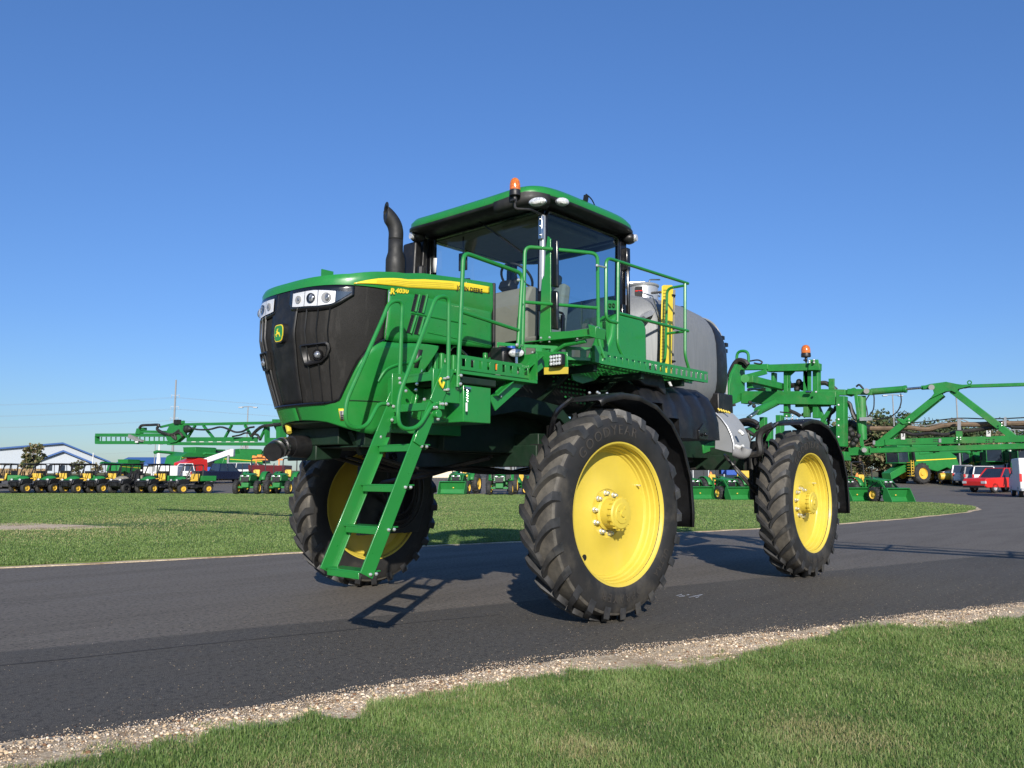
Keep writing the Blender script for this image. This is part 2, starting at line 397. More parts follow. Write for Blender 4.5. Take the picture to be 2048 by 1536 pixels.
for pts in ([(.35,.6,1.42),(.6,-.4,1.22),(.45,-.9,1.15),(.2,-1.1,.95)],[(.2,.5,1.45),(.42,-.2,1.25),(.3,-.85,1.2),(.1,-1.1,1.0)],[(.1,.9,1.4),(.3,1.1,1.3),(.2,1.3,1.05)],[(-.1,.9,1.42),(.1,1.15,1.45),(.05,1.3,1.1)],
            [(-4.1,.9,1.45),(-3.7,1.1,1.35),(-3.95,1.3,1.0)],[(-4.4,.7,1.5),(-3.75,.95,1.5),(-3.9,1.28,1.1)]):
    m=MB(); m.tube(spline(pts),.02,7); part(m,'hydraulic_hose',M['hose'])
m=MB(); m.prism([(-.55,1.40),(.55,1.40),(.55,.62),(-.28,.62)],-1.16,-1.10); m.prism([(-.72,.98),(-.45,.98),(-.4,.58),(-.72,.60)],-1.5,-1.47); part(m,'mud_flap',M['black'],bevel=.004)
# ---- fenders
def fender(x0,name='fender'):
    prof=[(R(70),1.035),(R(75),1.05),(R(90),1.065),(R(105),1.10),(R(120),1.15),(R(135),1.20),(R(150),1.235),(R(165),1.245),(R(180),1.24),(R(188),1.24)]
    rows=[]
    for a,r in prof:
        x=x0+r*math.cos(a); z=.925+r*math.sin(a); ux,uz=math.cos(a),math.sin(a)
        rows.append([(x-ux*d,y,z-uz*d) for y,d in ((1.47,.05),(1.475,.012),(1.50,0),(1.86,0),(1.885,.012),(1.89,.06))])
    m=MB(); m.grid(rows); f=part(m,name,M['black'],solid=.008)
    m=MB(); m.tube(spline([(x0+.20,1.25,1.35),(x0+.40,1.38,1.60),(x0+.44,1.48,1.80),(x0+.34,1.58,1.93)]),.024,8); part(m,'fender_bracket',M['black_gloss'],f)
    for k,(a,yy) in enumerate(((R(84),1.6),(R(86),1.66),(R(92),1.6),(R(94),1.66))):
        m=MB(); m.ball((x0+1.07*math.cos(a),yy,.925+1.075*math.sin(a)),.014,8,5); part(m,'bolt',M['bolt'],f)
fender(0); fender(-4.29)
# ---- hood surface
def lerp(z,t): return float(np.interp(z,[a[0] for a in t],[a[1] for a in t]))
def HS(s,z,off=0.0):
    def q(s,z):
        xf=lerp(z,[(1.5,1.98),(1.83,2.12),(2.1,2.2),(2.42,2.27),(2.8,2.25),(2.95,2.2),(3.1,2.1)])
        w=lerp(z,[(1.5,.53),(1.83,.59),(2.2,.68),(2.6,.735),(2.8,.74),(3.1,.74)]); a_=abs(s); xc=1.55
        if a_<=1:
            a=a_*math.pi/2; return Vector((xc+(xf-xc)*max(math.cos(a),0)**.70,math.copysign(w*max(math.sin(a),0)**.70,s),z))
        return Vector((xc-(a_-1),math.copysign(w+(.74-w)*min(1,(a_-1)/.8),s),z))
    p=q(s,z)
    if off:
        e=1e-3; n=(q(s+e,z)-q(s-e,z)).cross(q(s,z+e)-q(s,z-e))
        if n.length>0: p=p-n.normalized()*off if n.dot(Vector((p.x-1.0,p.y,0)))<0 else p+n.normalized()*off
    return p
def patch_z(zs, smin, smax, n, off):   # rows at constant z
    return [[HS(smin(z)+(smax(z)-smin(z))*k/n,z,off) for k in range(n+1)] for z in zs]
def patch_s(ss, zmin, zmax, n, off):
    return [[HS(s,zmin(s)+(zmax(s)-zmin(s))*k/n,off) for k in range(n+1)] for s in ss]
def I(t): return lambda v: float(np.interp(v,[a[0] for a in t],[a[1] for a in t]))
lin=lambda a,b,n:[a+(b-a)*i/n for i in range(n+1)]
# boundary of the black grille towards the side panel
GB=I([(1.835,.30),(1.845,.42),(1.87,.50),(1.95,.555),(2.06,.62),(2.18,.69),(2.295,.795),(2.345,.86),(2.37,.90),(2.40,.905),(2.75,.905),(2.8,.91)])
hood=MB(); hood.grid(patch_z(lin(1.835,2.79,40),lambda z:-GB(z),GB,64,-.012)); g_=part(hood,'grille',M['mesh'],solid=.01)
# vertical ribs and central strip
m=MB()
for s0,w_ in ((0,.030),):
    m.grid(patch_z(lin(1.84,2.78,20),lambda z:s0-.085-.05*(z-2.3)*(-1),lambda z:s0+.085+.05*(z-2.3)*(-1)*-1,6,.004))
part(m,'grille_centre_strip',M['black'],g_,solid=.012)
for s0 in (.19,.30,.41,-.17,-.24,-.31,-.38,-.45,-.52,-.6,-.7):
    m=MB(); m.grid([[HS(s0-.006,z,0),HS(s0,z,.010),HS(s0+.006,z,0)] for z in lin(1.85,2.60 if s0>0 else 2.62,16)]); part(m,'grille_rib',M['black'],g_)
m=MB()
m.tube([HS(GB(z),z,.004) for z in lin(1.838,2.37,36)],.010,6); m.tube([HS(-GB(z),z,.004) for z in lin(1.838,2.79,36)],.010,6)
m.tube([HS(s,1.838,.004) for s in lin(-.33,.33,24)],.012,6); part(m,'grille_edge_trim',M['black_gloss'],g_)
m=MB(); m.tube([HS(.905,z,.004) for z in lin(2.38,2.78,10)],.004,6); part(m,'grille_edge_trim',M['steel'],g_)
# fog lamps in their pods
for sg in (1,-1):
    m=MB(); pod=[(.135,2.30),(.15,2.315),(.40,2.325),(.425,2.31),(.43,2.27),(.40,2.21),(.34,2.165),(.20,2.145),(.16,2.16)]
    cz=(.28,2.24); n=len(pod); rows=[]
    for f,of in ((1.0,-.005),(1.0,.022),(.88,.026),(.80,.010),(.55,-.03),(.0,-.035)): rows.append([HS(sg*(cz[0]+(s-cz[0])*f),cz[1]+(z-cz[1])*f,of) for s,z in pod+pod[:1]])
    m.grid(rows); fp=part(m,'fog_lamp_pod',M['black'],angle=50)
    c=HS(sg*.30,2.225,.0); d=(HS(sg*.30,2.225,.03)-HS(sg*.30,2.225,0)).normalized(); m=MB(); m.cyl(c-d*.03,c+d*.012,.042,.046,18); part(m,'lamp_ring',M['black_gloss'],fp)
    m=MB(); m.ball(c+d*.004,.032,14,8,(1,1,1)); part(m,'fog_lamp',M['bulb'],fp)
# headlights
for sg in (1,-1):
    top=I([(.03,2.755),(.25,2.758),(.50,2.735),(.62,2.735)]); bot=I([(.03,2.70),(.05,2.632),(.10,2.622),(.30,2.610),(.42,2.62),(.50,2.655),(.62,2.733)])
    m=MB(); m.grid(patch_s([sg*s for s in lin(.03,.62,30)],lambda s:bot(abs(s))-.028,lambda s:2.785,6,.004)); h=part(m,'headlight',M['black_gloss'],solid=.014)
    cells=((.060,.165),(.170,.290),(.296,.455),(.462,.60))
    for ci,(a,b) in enumerate(cells):
        m=MB(); lo=lambda s:max(bot(abs(s)),bot(.05))+.006; m.grid(patch_s([sg*s for s in lin(a,b,6)],lambda s:bot(abs(s))+.008,lambda s:top(abs(s))-.006,6,.012))
        part(m,'reflector' if ci<3 else 'marker_light',M['chrome'] if ci<3 else M['far_glass'],h)
        if ci<3:
            c=HS(sg*(a+b)/2,(top((a+b)/2)+bot((a+b)/2))/2,.016); d=(c-HS(sg*(a+b)/2,c.z,0)).normalized(); m=MB(); r=.036 if ci else .026
            m.cyl(c-d*.012,c+d*.006,r+.006,n=20); part(m,'lamp_ring',M['grey'] if ci!=1 else M['black_gloss'],h); m=MB(); m.ball(c,r,16,8,(.3,1,1)); part(m,'bulb_lens',M['bulb'],h)
    m=MB(); m.grid(patch_s([sg*s for s in lin(.06,.60,16)],lambda s:bot(abs(s))+.004,lambda s:top(abs(s))-.003,4,.022)); part(m,'lens_cover',M['lens'],h)
# badge
m=MB(); m.mi=0
c=HS(0,2.43,.0).x+.014; bw,bh=.064,.072
def shield(f,x):
    return [(x,math.copysign(abs(math.cos(a))**.45,math.cos(a))*bw*f*(1-.10*(math.sin(a)<-.2)),2.43+math.copysign(abs(math.sin(a))**.6,math.sin(a))*bh*f) for a in [TAU*k/40 for k in range(40)]]
b0=MB(); b0.grid([shield(1.16,c-.02)+shield(1.16,c-.02)[:1],shield(1.16,c+.012)+shield(1.16,c+.012)[:1]]); b0.add(shield(1.16,c+.012),[tuple(range(40))]); bd=part(b0,'badge',M['black'],angle=50)
for f,x,mt,nm in ((1.0,c+.016,'yellow_decal','badge_border'),(.90,c+.019,'green','badge_field')):
    m=MB(); m.grid([shield(f,x-.01)+shield(f,x-.01)[:1],shield(f,x)+shield(f,x)[:1]]); m.add(shield(f,x),[tuple(range(40))]); part(m,nm,M[mt],bd,angle=50)
# leaping deer emblem, facing the machine's right (picture left)
deer=[(-.62,-.30),(-.50,-.52),(-.44,-.50),(-.50,-.30),(-.36,-.16),(-.06,-.12),(.26,-.20),(.44,-.34),(.58,-.62),(.66,-.60),(.58,-.32),(.46,-.08),(.40,.10),(.20,.20),(-.06,.20),(-.20,.30),(-.20,.44),(-.10,.60),(-.02,.80),(-.08,.82),(-.16,.62),(-.20,.72),(-.26,.70),(-.24,.54),(-.32,.66),(-.38,.64),(-.32,.46),(-.46,.42),(-.62,.34),(-.60,.28),(-.42,.28),(-.44,.08),(-.56,-.06),(-.80,-.10),(-.96,-.22),(-.92,-.28),(-.74,-.18),(-.56,-.16)]
m=MB(); m.prism([(y*.047,2.428+z*.052) for y,z in deer],c+.019,c+.0225,'x'); part(m,'badge_emblem',M['yellow_decal'],bd,smooth=False)
# side panels: upper (hood side), lower
for sg in (1,-1):
    topz=I([(.0,2.87),(.33,2.875),(.56,2.885),(.9,2.94),(1.2,3.0),(1.64,3.04),(2.1,3.075)])
    lo=I([(.905,2.372),(.95,2.362),(1.1,2.385),(1.26,2.40),(2.085,2.445)])
    m=MB(); m.grid(patch_s([sg*s for s in lin(.905,2.07,40)],lo,lambda s:2.80+.0*s,10,0)); sp=part(m,'hood_side_panel',M['green'],solid=.02)
    # vents
    for (s0,s1) in ((1.10,1.145),(1.185,1.235)):
        for za,zb in ((2.645,2.80 if s0<1.15 else 2.815),(2.455,2.615)):
            m=MB(); q=[HS(sg*(s0-.02*(2.8-zb)*1),zb,.004),HS(sg*(s1),zb-.0,.004),HS(sg*(s1-.07*(zb-za)/.16*.6),za,.004),HS(sg*(s0-.07*(zb-za)/.16*.6),za,.004)]
            sh=-.03 if za<2.6 else 0
            q=[Vector((v.x-sh,v.y,v.z)) for v in q]; m.add(q+[v+Vector((0,-.02*sg,0)) for v in q],[(0,1,2,3),(4,7,6,5),(0,4,5,1),(1,5,6,2),(2,6,7,3),(3,7,4,0)])
            part(m,'air_vent',M['black'],sp,smooth=False)
            m=MB(); m.tube([q[1]+Vector((0,.006*sg,0)),q[2]+Vector((0,.006*sg,0))],.010,6); part(m,'vent_rim',M['green'],sp)
    m=MB(); m.tube([HS(sg*s,2.63+.0*(s),.002) for s in lin(1.06,1.72,10)],.008,5); m.tube([HS(sg*s,2.50-.03*(s-.9),.0) for s in lin(1.26,2.06,10)],.006,5); part(m,'pressed_line',M['green'],sp)
    # lower panel
    gbi=I([(1.54,.99),(1.57,.93),(1.60,.90)])
    def lmin(z):
        return GB(z)+.028 if z>1.86 else .0
    zt=I([(.0,1.83),(.3,1.832),(.44,1.845),(.51,1.87),(.565,1.95),(.63,2.06),(.70,2.18),(.80,2.295),(.88,2.35),(.95,2.355),(1.1,2.375),(1.26,2.385),(1.40,2.385)])
    zb=I([(.0,1.71),(.15,1.70),(.3,1.685),(.55,1.63),(.70,1.605),(.86,1.59),(.93,1.64),(1.0,1.71),(1.07,1.80),(1.12,1.95),(1.2,2.10),(1.28,2.2),(1.36,2.31),(1.40,2.37)])
    def bulge(s,z):
        k=max(0,min(1,(abs(s)-.5)/.35)); return .0+.035*k*max(0,1-abs(z-1.95)/.55)
    rows=[[HS(sg*s,zb(s)+(zt(s)-zb(s))*k/14,0)+Vector((0,sg*bulge(s,zb(s)+(zt(s)-zb(s))*k/14),0)) for k in range(15)] for s in lin(.0,1.40,60)]
    m=MB(); m.grid(rows); lp=part(m,'lower_side_panel',M['green'],solid=.02)
    m=MB(); m.tube([HS(sg*s,1.86,.003)+Vector((0,sg*bulge(s,1.86),0)) for s in lin(.56,1.07,14)],.004,5); part(m,'panel_seam',M['under'],lp)
    m=MB(); m.tube(spline([HS(sg*s,z,.0)+Vector((0,sg*bulge(s,z),0)) for s,z in ((.86,2.02),(.92,2.12),(.98,2.17),(1.05,2.20),(1.14,2.22),(1.2,2.27))]),.012,6); part(m,'pressed_line',M['green'],lp)
    m=MB(); q=[HS(sg*s,z,.005)+Vector((0,sg*bulge(s,z),0)) for s,z in ((1.17,2.33),(1.215,2.33),(1.175,2.17),(1.13,2.17))]; m.add(q,[(0,1,2,3)]); part(m,'air_vent',M['black'],lp,solid=.004)
    if sg>0:
        m=MB(); q=lambda a,b,c_,d_,o:[HS(s,z,o)+Vector((0,bulge(s,z),0)) for s,z in ((a,c_),(b,c_),(b,d_),(a,d_))]
        m.add(q(.475,.55,1.700,1.795,.006),[(0,1,2,3)]); wl=part(m,'warning_label',M['yellow_decal'],lp,solid=.002)
        m=MB(); m.add(q(.482,.543,1.706,1.778,.009),[(0,1,2,3)]); part(m,'label_text_block',M['grey'],wl,solid=.001)
        for k in range(5):
            m=MB(); m.add(q(.488+.002*k,.51+.006*(k%3),1.71+.014*k,1.717+.014*k,.0115),[(0,1,2,3)]); part(m,'label_text_block',M['text_black'],wl,solid=.001)
# hood top
rows=[]
for i,s in enumerate(lin(-2.07,2.07,120)):
    e=HS(s,2.79,.0); c1=HS(s,topz(abs(s)),.0); tz=I([(0,.03),(.5,.045),(1,.07),(2.07,.085)])(abs(s))
    mid=Vector((min(c1.x,1.95) if abs(s)<1 else c1.x,0,0))
    row=[e,HS(s,2.83,.010),HS(s,topz(abs(s))-.03,.008),c1]
    x0=min(c1.x,1.75)
    for t,zz in ((.08,.012),(.25,.03),(.6,.06),(1.0,.075)):
        row.append(Vector((c1.x+(x0-c1.x)*t, c1.y*(1-t*.98), c1.z+zz*(1 if abs(s)>.8 else .5+.5*abs(s)/.8)+ (max(0,1-abs(s)/.9))*.05*t)))
    rows.append(row)
m=MB(); m.grid(rows); ht=part(m,'hood_top',M['green'],angle=40)
# yellow stripe with lettering on both sides
for sg in (1,-1):
    up=I([(.61,2.802),(.70,2.832),(.80,2.862),(.975,2.902),(1.2,2.945),(1.5,2.985),(1.75,3.010),(2.02,3.025)]); dn=I([(.61,2.798),(.9,2.822),(1.2,2.862),(1.5,2.905),(1.75,2.938),(2.02,2.96)])
    m=MB(); m.grid(patch_s([sg*s for s in lin(.61,2.02,50)],lambda s:dn(abs(s)),lambda s:up(abs(s)),4,.0135)); st=part(m,'side_stripe',M['yellow_decal'],ht,solid=.002)
    for f in (.3,.5,.7):
        m=MB(); m.tube([HS(sg*s,dn(s)*(1-f)+up(s)*f,.0145) for s in lin(.8,1.55,20)],.0012,4); part(m,'stripe_line',M['yellow'],st)
def surf_text(txt,size,s0,z0,slope,mat,name,parent,off=.016,spacing=1.0,shear=0,bold=0,xs=1):
    vs,fs=text_geo(txt,size,.0008,spacing,shear,bold); vs=[Vector((v.x*xs,v.y,v.z)) for v in vs]; m=MB(); m.add([HS(s0+v.x,z0+v.x*slope+v.y,off+v.z) for v in vs],fs); return part(m,name,mat,parent,smooth=False,fix=False)
def side_text(txt,a,b,cap,mat,name,parent,yy,shear=0,bold=.0):
    A0,Z0=B(*a,'y',yy),B(*b,'y',yy); vs,fs=text_geo(txt,.1,.0006,1.05,shear,bold); w=max(v.x for v in vs)-min(v.x for v in vs); x0=min(v.x for v in vs); h=.0715
    d=(Z0-A0); H=cap*(A0-CAM).dot(FW)/F_PX; m=MB(); m.add([A0+d*((v.x-x0)/w)+Vector((0,v.z*1.5,v.y/h*H)) for v in vs],fs); return part(m,name,mat,parent,smooth=False,fix=False)
side_text('JOHN DEERE',(913,579),(965,586.5),9.0,M['text_black'],'lettering',ht,.7575,0,.002)
side_text('R',(780.5,587.5),(790,587.8),11.5,M['yellow_decal'],'model_number',sp,.748,.15,.005)
side_text('4030',(790.8,585.5),(817.5,586.5),9,M['yellow_decal'],'model_number',sp,.746,.1,.005)
m=MB(); m.cyl(HS(1.64,2.86,.0),HS(1.64,2.86,.003),.024,n=16); part(m,'round_sticker',M['grey'],sp)
hb=B(658,552,'y',-.30); m=MB(); m.box(hb+Vector((.02,0,-.01)),(.13,.012,.12)); part(m,'hood_bracket',M['green'])
# nose underside: dark pan and air tubes
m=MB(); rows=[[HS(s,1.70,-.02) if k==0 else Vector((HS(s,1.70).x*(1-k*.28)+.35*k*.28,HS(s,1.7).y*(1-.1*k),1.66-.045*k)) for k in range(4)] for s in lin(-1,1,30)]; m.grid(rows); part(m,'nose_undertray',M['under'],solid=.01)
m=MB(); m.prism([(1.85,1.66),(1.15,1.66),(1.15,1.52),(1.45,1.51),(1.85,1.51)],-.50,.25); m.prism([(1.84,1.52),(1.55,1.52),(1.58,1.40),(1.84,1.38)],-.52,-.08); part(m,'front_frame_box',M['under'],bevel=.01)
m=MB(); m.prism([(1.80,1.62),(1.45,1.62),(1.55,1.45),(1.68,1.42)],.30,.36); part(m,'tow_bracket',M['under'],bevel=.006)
m=MB(); c0=Vector((1.86,-.22,1.50)); m.cyl(c0,(2.02,-.20,1.50),.10,.092,24); m.tube(spline([(2.0,-.2,1.50),(2.14,-.17,1.49),(2.28,-.06,1.44)]),[.078]*17,20); cc=part(m,'intake_coupling',M['black'])
for p,q,r in (((2.10,-.18,1.492),(2.125,-.172,1.490),.084),((2.19,-.12,1.475),(2.212,-.105,1.466),.083)):
    m=MB(); m.cyl(p,q,r,n=20); part(m,'hose_clamp',M['steel'],cc)
m=MB(); m.tube([(1.93,-.42,1.86),(1.99,-.30,1.72),(2.02,-.22,1.62)],[.03,.03,.022],8); part(m,'yellow_latch_handle',M['yellow'],bevel=0)
def Bp(px,py,p0,n):
    d=FW+RW*((px-1024)/F_PX)-UW*((py-768)/F_PX); p0=Vector(p0); n=Vector(n)
    return CAM+d*((p0-CAM).dot(n)/d.dot(n))
def slab(mb,pts,off):   # polygon of 3-D points extruded by vector off
    off=Vector(off); P=[Vector(p) for p in pts]; n=len(P)
    mb.add(P+[p+off for p in P],[tuple(range(n)),tuple(range(2*n-1,n-1,-1))]+[(i,i+n,(i+1)%n+n,(i+1)%n) for i in range(n)]); return mb
# ---- cab
cab=MB()
for y in (.83,-.83):
    cab.beam((-.13,y,2.30),(-.17,y,3.93),.07,.06,(1,0,0)); cab.beam((-1.50,y,2.30),(-1.57,y,3.93),.08,.12,(1,0,0)); cab.beam((-.15,y,2.32),(-1.55,y,2.32),.06,.08); cab.beam((-.15,y,3.955),(-1.57,y,3.955),.06,.05)
cab.beam((-.16,-.85,3.95),(-.16,.85,3.95),.05,.06); cab.beam((-1.56,-.85,3.95),(-1.56,.85,3.95),.05,.06); cab.beam((-1.53,-.85,2.34),(-1.53,.85,2.34),.07,.1); cab.beam((-.12,-.85,2.32),(-.12,.85,2.32),.07,.09)
cab.tube([(-1.60,.90,3.62),(-1.60,.90,3.02)],.022,8); cab.box((-1.60,.88,3.70),(.07,.07,.26)); cab.box((-1.56,.87,3.02),(.14,.05,.3))
cf=part(cab,'cab_frame',M['black_gloss'],bevel=.01)
# far side A pillar trim seen as two dark posts
m=MB(); m.beam((-.05,-.87,3.0),(-.10,-.87,3.95),.07,.07,(1,0,0)); m.beam((-.14,-.74,2.4),(-.16,-.76,3.93),.05,.03,(1,0,0)); part(m,'pillar_trim',M['black'],cf,bevel=.01)
def wy(t): return Vector((-.12+.05*(1-(t/.82)**2),t,0))
m=MB(); m.grid([[wy(-.80+1.6*k/20)+Vector((-.02*(z-2.3)/1.6,0,z)) for k in range(21)] for z in (2.36,3.1,3.94)]); part(m,'windshield',M['windshield'],cf,solid=0)
m=MB(); m.grid([[Vector((-.18-1.32*k/8-.03*(z-2.3)/1.6,.862+.012*math.sin(math.pi*k/8),z)) for k in range(9)] for z in (2.36,3.1,3.94)]); dr=part(m,'door_glass',M['door_glass'],cf)
m=MB(); m.grid([[Vector((-.18-1.32*k/8,-.85,z)) for k in range(9)] for z in (2.36,3.1,3.94)]); part(m,'side_window',M['windshield'],cf)
m=MB(); m.add([(-1.55,-.78,2.9),(-1.55,.78,2.9),(-1.57,.78,3.93),(-1.57,-.78,3.93)],[(0,1,2,3)]); part(m,'rear_window',M['door_glass'],cf)
m=MB(); m.tube(rounded([(-.17,.872,3.92),(-1.46,.872,3.92),(-1.44,.872,2.40),(-.17,.872,2.38)],.09,5,True),.018,8,closed=True); m.box((-.42,.885,2.78),(.03,.03,.2)); m.tube(rounded([(-.36,.88,2.90),(-.36,.94,2.88),(-.34,.94,2.64),(-.34,.88,2.62)],.03),.012,8)
part(m,'door_frame',M['black_gloss'],dr)
m=MB(); m.beam((-.105,.865,2.62),(-.125,.865,3.86),.055,.05,(1,0,0)); pl=part(m,'pillar_cover_sheen',M['silver'],cf,bevel=.015)  # silver tone paints in the light reflected by the shiny pillar
m=MB(); m.box((-.085,.875,3.72),(.03,.05,.24)); 
for z in (3.80,3.73,3.64): m.ball((-.065,.88,z),.012,8,5)
part(m,'hinge_plate',M['steel'],pl,bevel=.008)
m=MB(); m.box((-.08,.875,2.97),(.04,.05,.2)); part(m,'hinge_plate',M['black'],pl,bevel=.01)
# roof
def rp(a,f,z,n=5.0):
    c,s_=math.cos(a),math.sin(a); return Vector((-.80+1.02*f*math.copysign(abs(c)**(2/n),c)*(1),1.025*f*math.copysign(abs(s_)**(2/n),s_),z-.05*(abs(c)**6)*(f>.8)))
A_=[TAU*k/72 for k in range(73)]
def edge(a,f,z):
    p=rp(a,f,z); p.z-=.075*max(0,min(1,(abs(p.y)-.25)/.75))*(1 if p.x>-.2 else .3) if False else 0; return p
m=MB(); m.grid([[edge(a,f,z) for a in A_] for f,z in ((.985,4.005),(1.0,4.03),(.997,4.075),(.96,4.125),(.85,4.165),(.6,4.195),(.3,4.205),(.001,4.21))]); rf=part(m,'cab_roof',M['green'],cf,angle=50)
m=MB(); m.grid([[edge(a,f,z) for a in A_] for f,z in ((.001,3.945),(.78,3.945),(.84,3.95),(.93,3.965),(1.0,3.985),(1.012,3.998),(1.012,4.02),(.98,4.035))]); part(m,'roof_lining',M['black'],rf,angle=50)
# black lamp pod wrapping the near front corner and the far one
for sg in (1,):
    rows=[]
    for a in lin(R(10),R(66),16):
        row=[]
        for f,z in ((.90,3.92),(.985,3.925),(1.012,3.955),(1.016,4.0),(1.012,4.03),(1.0,4.035)):
            p=rp(a,f,z); p.y*=sg; k=max(0,1-abs(a-R(38))/R(26)); p.z+=(.02*k if z>4 else 0); row.append(p)
        rows.append(row)
    m=MB(); m.grid(rows); pod=part(m,'lamp_pod',M['black_matt'],rf,solid=.01,angle=50)
for px,py,yy,rx_ in ((1076,404,0,.062),(1124,404,1.045,.050)):
    c=B(px,py,'x',.235) if px<1100 else B(px,py,'y',yy); d=(CAM-c); d.z=0; d.normalize()
    nrm=Vector((1,.35,0)).normalized() if px<1100 else Vector((.45,1,0)).normalized()
    c=c+nrm*.02
    for nm,mt,sx,k in (('lamp_bezel','silver',1.12,-.012),('work_light','lamp_cell',1.0,.0)):
        m=MB(); t=Vector((-nrm.y,nrm.x,0)); ring=[]
        for (f,o) in ((1.0,-.02),(1.0,.012),(.8,.024),(.4,.03),(.001,.032)): ring.append([c+nrm*(o+k)+t*(rx_*1.25*sx*f*math.cos(a))+Vector((0,0,.036*sx*f*math.sin(a))) for a in [TAU*q/24 for q in range(25)]])
        m.grid(ring); part(m,nm,M[mt],rf)
for c,nrm in (((.05,-.84,3.935),(1,-.2,0)),((-1.62,.93,3.94),(-.25,1,0))):
    c=Vector(c); nrm=Vector(nrm).normalized(); t=Vector((-nrm.y,nrm.x,0))
    m=MB(); m.ball(c-nrm*.02-Vector((0,0,.0)),.085,14,8,(1,1,.75)); part(m,'lamp_pod',M['black'],rf)
    m=MB(); m.cyl(c+nrm*.04,c+nrm*.075,.042,.038,18); part(m,'work_light',M['lamp_cell'],rf)
m=MB(); m.box((-.4,-.62,4.20),(.2,.14,.02)); m.tube(rounded([(-.32,-.66,4.2),(-.32,-.66,4.23),(-.52,-.6,4.23),(-.52,-.6,4.2)],.02),.008,6); part(m,'roof_hatch_handle',M['green'],rf)
m=MB(); m.box((-.72,.96,4.14),(.05,.03,.12),rx=R(-12)); m.tube(spline([(-.73,.97,4.20),(-.78,.93,4.235),(-.95,.88,4.23),(-1.1,.84,4.15)]),.007,6); part(m,'radio_antenna',M['black'],rf)
def beacon(c,r,parent,stem):
    c=Vector(c); m=MB(); m.lathe([(.001,.0),(r*1.02,.0),(r*1.05,.02),(r*1.0,.055),(r*.96,.06)],c,'z',20); base=part(m,'beacon_base',M['black'],parent)
    m=MB(); m.lathe([(r*.97,.055),(r,.07),(r*.98,.115),(r*.85,.15),(r*.6,.172),(r*.3,.182),(.001,.185)],c,'z',20); part(m,'beacon_dome',M['amber'],base)
    m=MB(); m.tube(stem,.013,8); m.cyl(c+Vector((0,0,-.07)),c,.022,n=10); m.box(c+Vector((.03,.0,-.05)),(.03,.05,.02)); part(m,'beacon_stem',M['black'],base)
bc=B(1030,392,'x',.22); beacon(bc,.054,rf,rounded([bc+Vector((0,0,0)),bc+Vector((0,0,-.13)),bc+Vector((-.10,.12,-.14)),bc+Vector((-.28,.10,-.14))],.03))
m=MB(); m.beam((-.045,.05,3.95),B(1043,505,'x',-.08),.012,.012,(1,0,0)); m.beam((-.045,.05,3.95),B(958,436,'x',-.07),.008,.008,(1,0,0)); part(m,'wiper',M['black'],cf)
# cab interior
m=MB(); m.bb(-1.5,-.16,-.8,.8,2.36,2.42); part(m,'cab_floor',M['black_matt'],cf)
m=MB(); m.bb(-1.53,-1.46,-.8,.8,2.38,2.95); m.bb(-1.5,-1.0,-.80,-.56,2.4,2.95); m.bb(-1.0,-.5,-.80,-.62,2.4,2.80); part(m,'cab_trim_panel',M['tan_trim'],cf,bevel=.03)
m=MB(); m.bb(-1.48,-.22,-.78,.78,3.925,3.94); m.bb(-1.3,-.3,.15,.7,3.86,3.925); part(m,'headliner',M['tan_trim'],cf,bevel=.02)
m=MB(); m.prism([(-.16,2.38),(-.16,3.05),(-.24,3.20),(-.36,3.2),(-.40,2.8),(-.30,2.38)],.06,.62); m.prism([(-.16,2.38),(-.16,2.66),(-.5,2.6),(-.5,2.38)],.30,.80); dsh=part(m,'steering_console',M['tan_trim'],cf,bevel=.03)
m=MB(); m.box((-.28,.26,3.24),(.14,.16,.10),ry=R(-25)); m.cyl((-.32,.26,3.2),(-.42,.26,3.34),.035,n=12); part(m,'steering_column',M['black'],dsh,bevel=.02)
m=MB(); c=Vector((-.42,.26,3.36)); u=Vector((.55,0,.83)).normalized(); a=Vector((0,1,0)); b=u.cross(a); n_=Vector((0,0,0))
d1=Vector((.70,0,.71)).normalized(); d2=Vector((0,1,0)); m.tube([c+d1*(.19*math.cos(t))+d2*(.19*math.sin(t)) for t in [TAU*k/28 for k in range(28)]],.014,8,closed=True)
for t in (0.3,2.4,4.5): m.tube([c,c+d1*(.185*math.cos(t))+d2*(.185*math.sin(t))],.011,6)
part(m,'steering_wheel',M['black_matt'],cf)
m=MB(); m.box((-1.02,.0,2.86),(.50,.52,.14)); m.box((-1.10,.0,2.66),(.3,.35,.3)); m.box((-1.28,.0,3.16),(.14,.50,.62),ry=R(-10)); m.box((-1.33,.0,3.52),(.10,.28,.16),ry=R(-10)); m.box((-1.0,.32,3.02),(.34,.08,.07)); m.box((-1.0,-.34,3.02),(.42,.12,.09)); part(m,'driver_seat',M['seat_fabric'],cf,bevel=.05,seg=3)
m=MB(); m.box((-.45,-.62,3.42),(.03,.22,.17),rz=R(25)); m.cyl((-.5,-.66,2.8),(-.47,-.64,3.35),.015,n=6); m.box((-.26,-.40,3.63),(.02,.11,.2),rz=R(10)); m.cyl((-.26,-.40,3.72),(-.26,-.40,3.92),.008,n=6); part(m,'cab_monitor',M['black'],cf,bevel=.015)
m=MB(); m.add([B(867,516,'x',-.115),B(874,516,'x',-.115),B(872,545,'x',-.115),B(864,545,'x',-.115)],[(0,1,2,3)]); part(m,'pale_sticker',M['white'],cf,solid=.001)
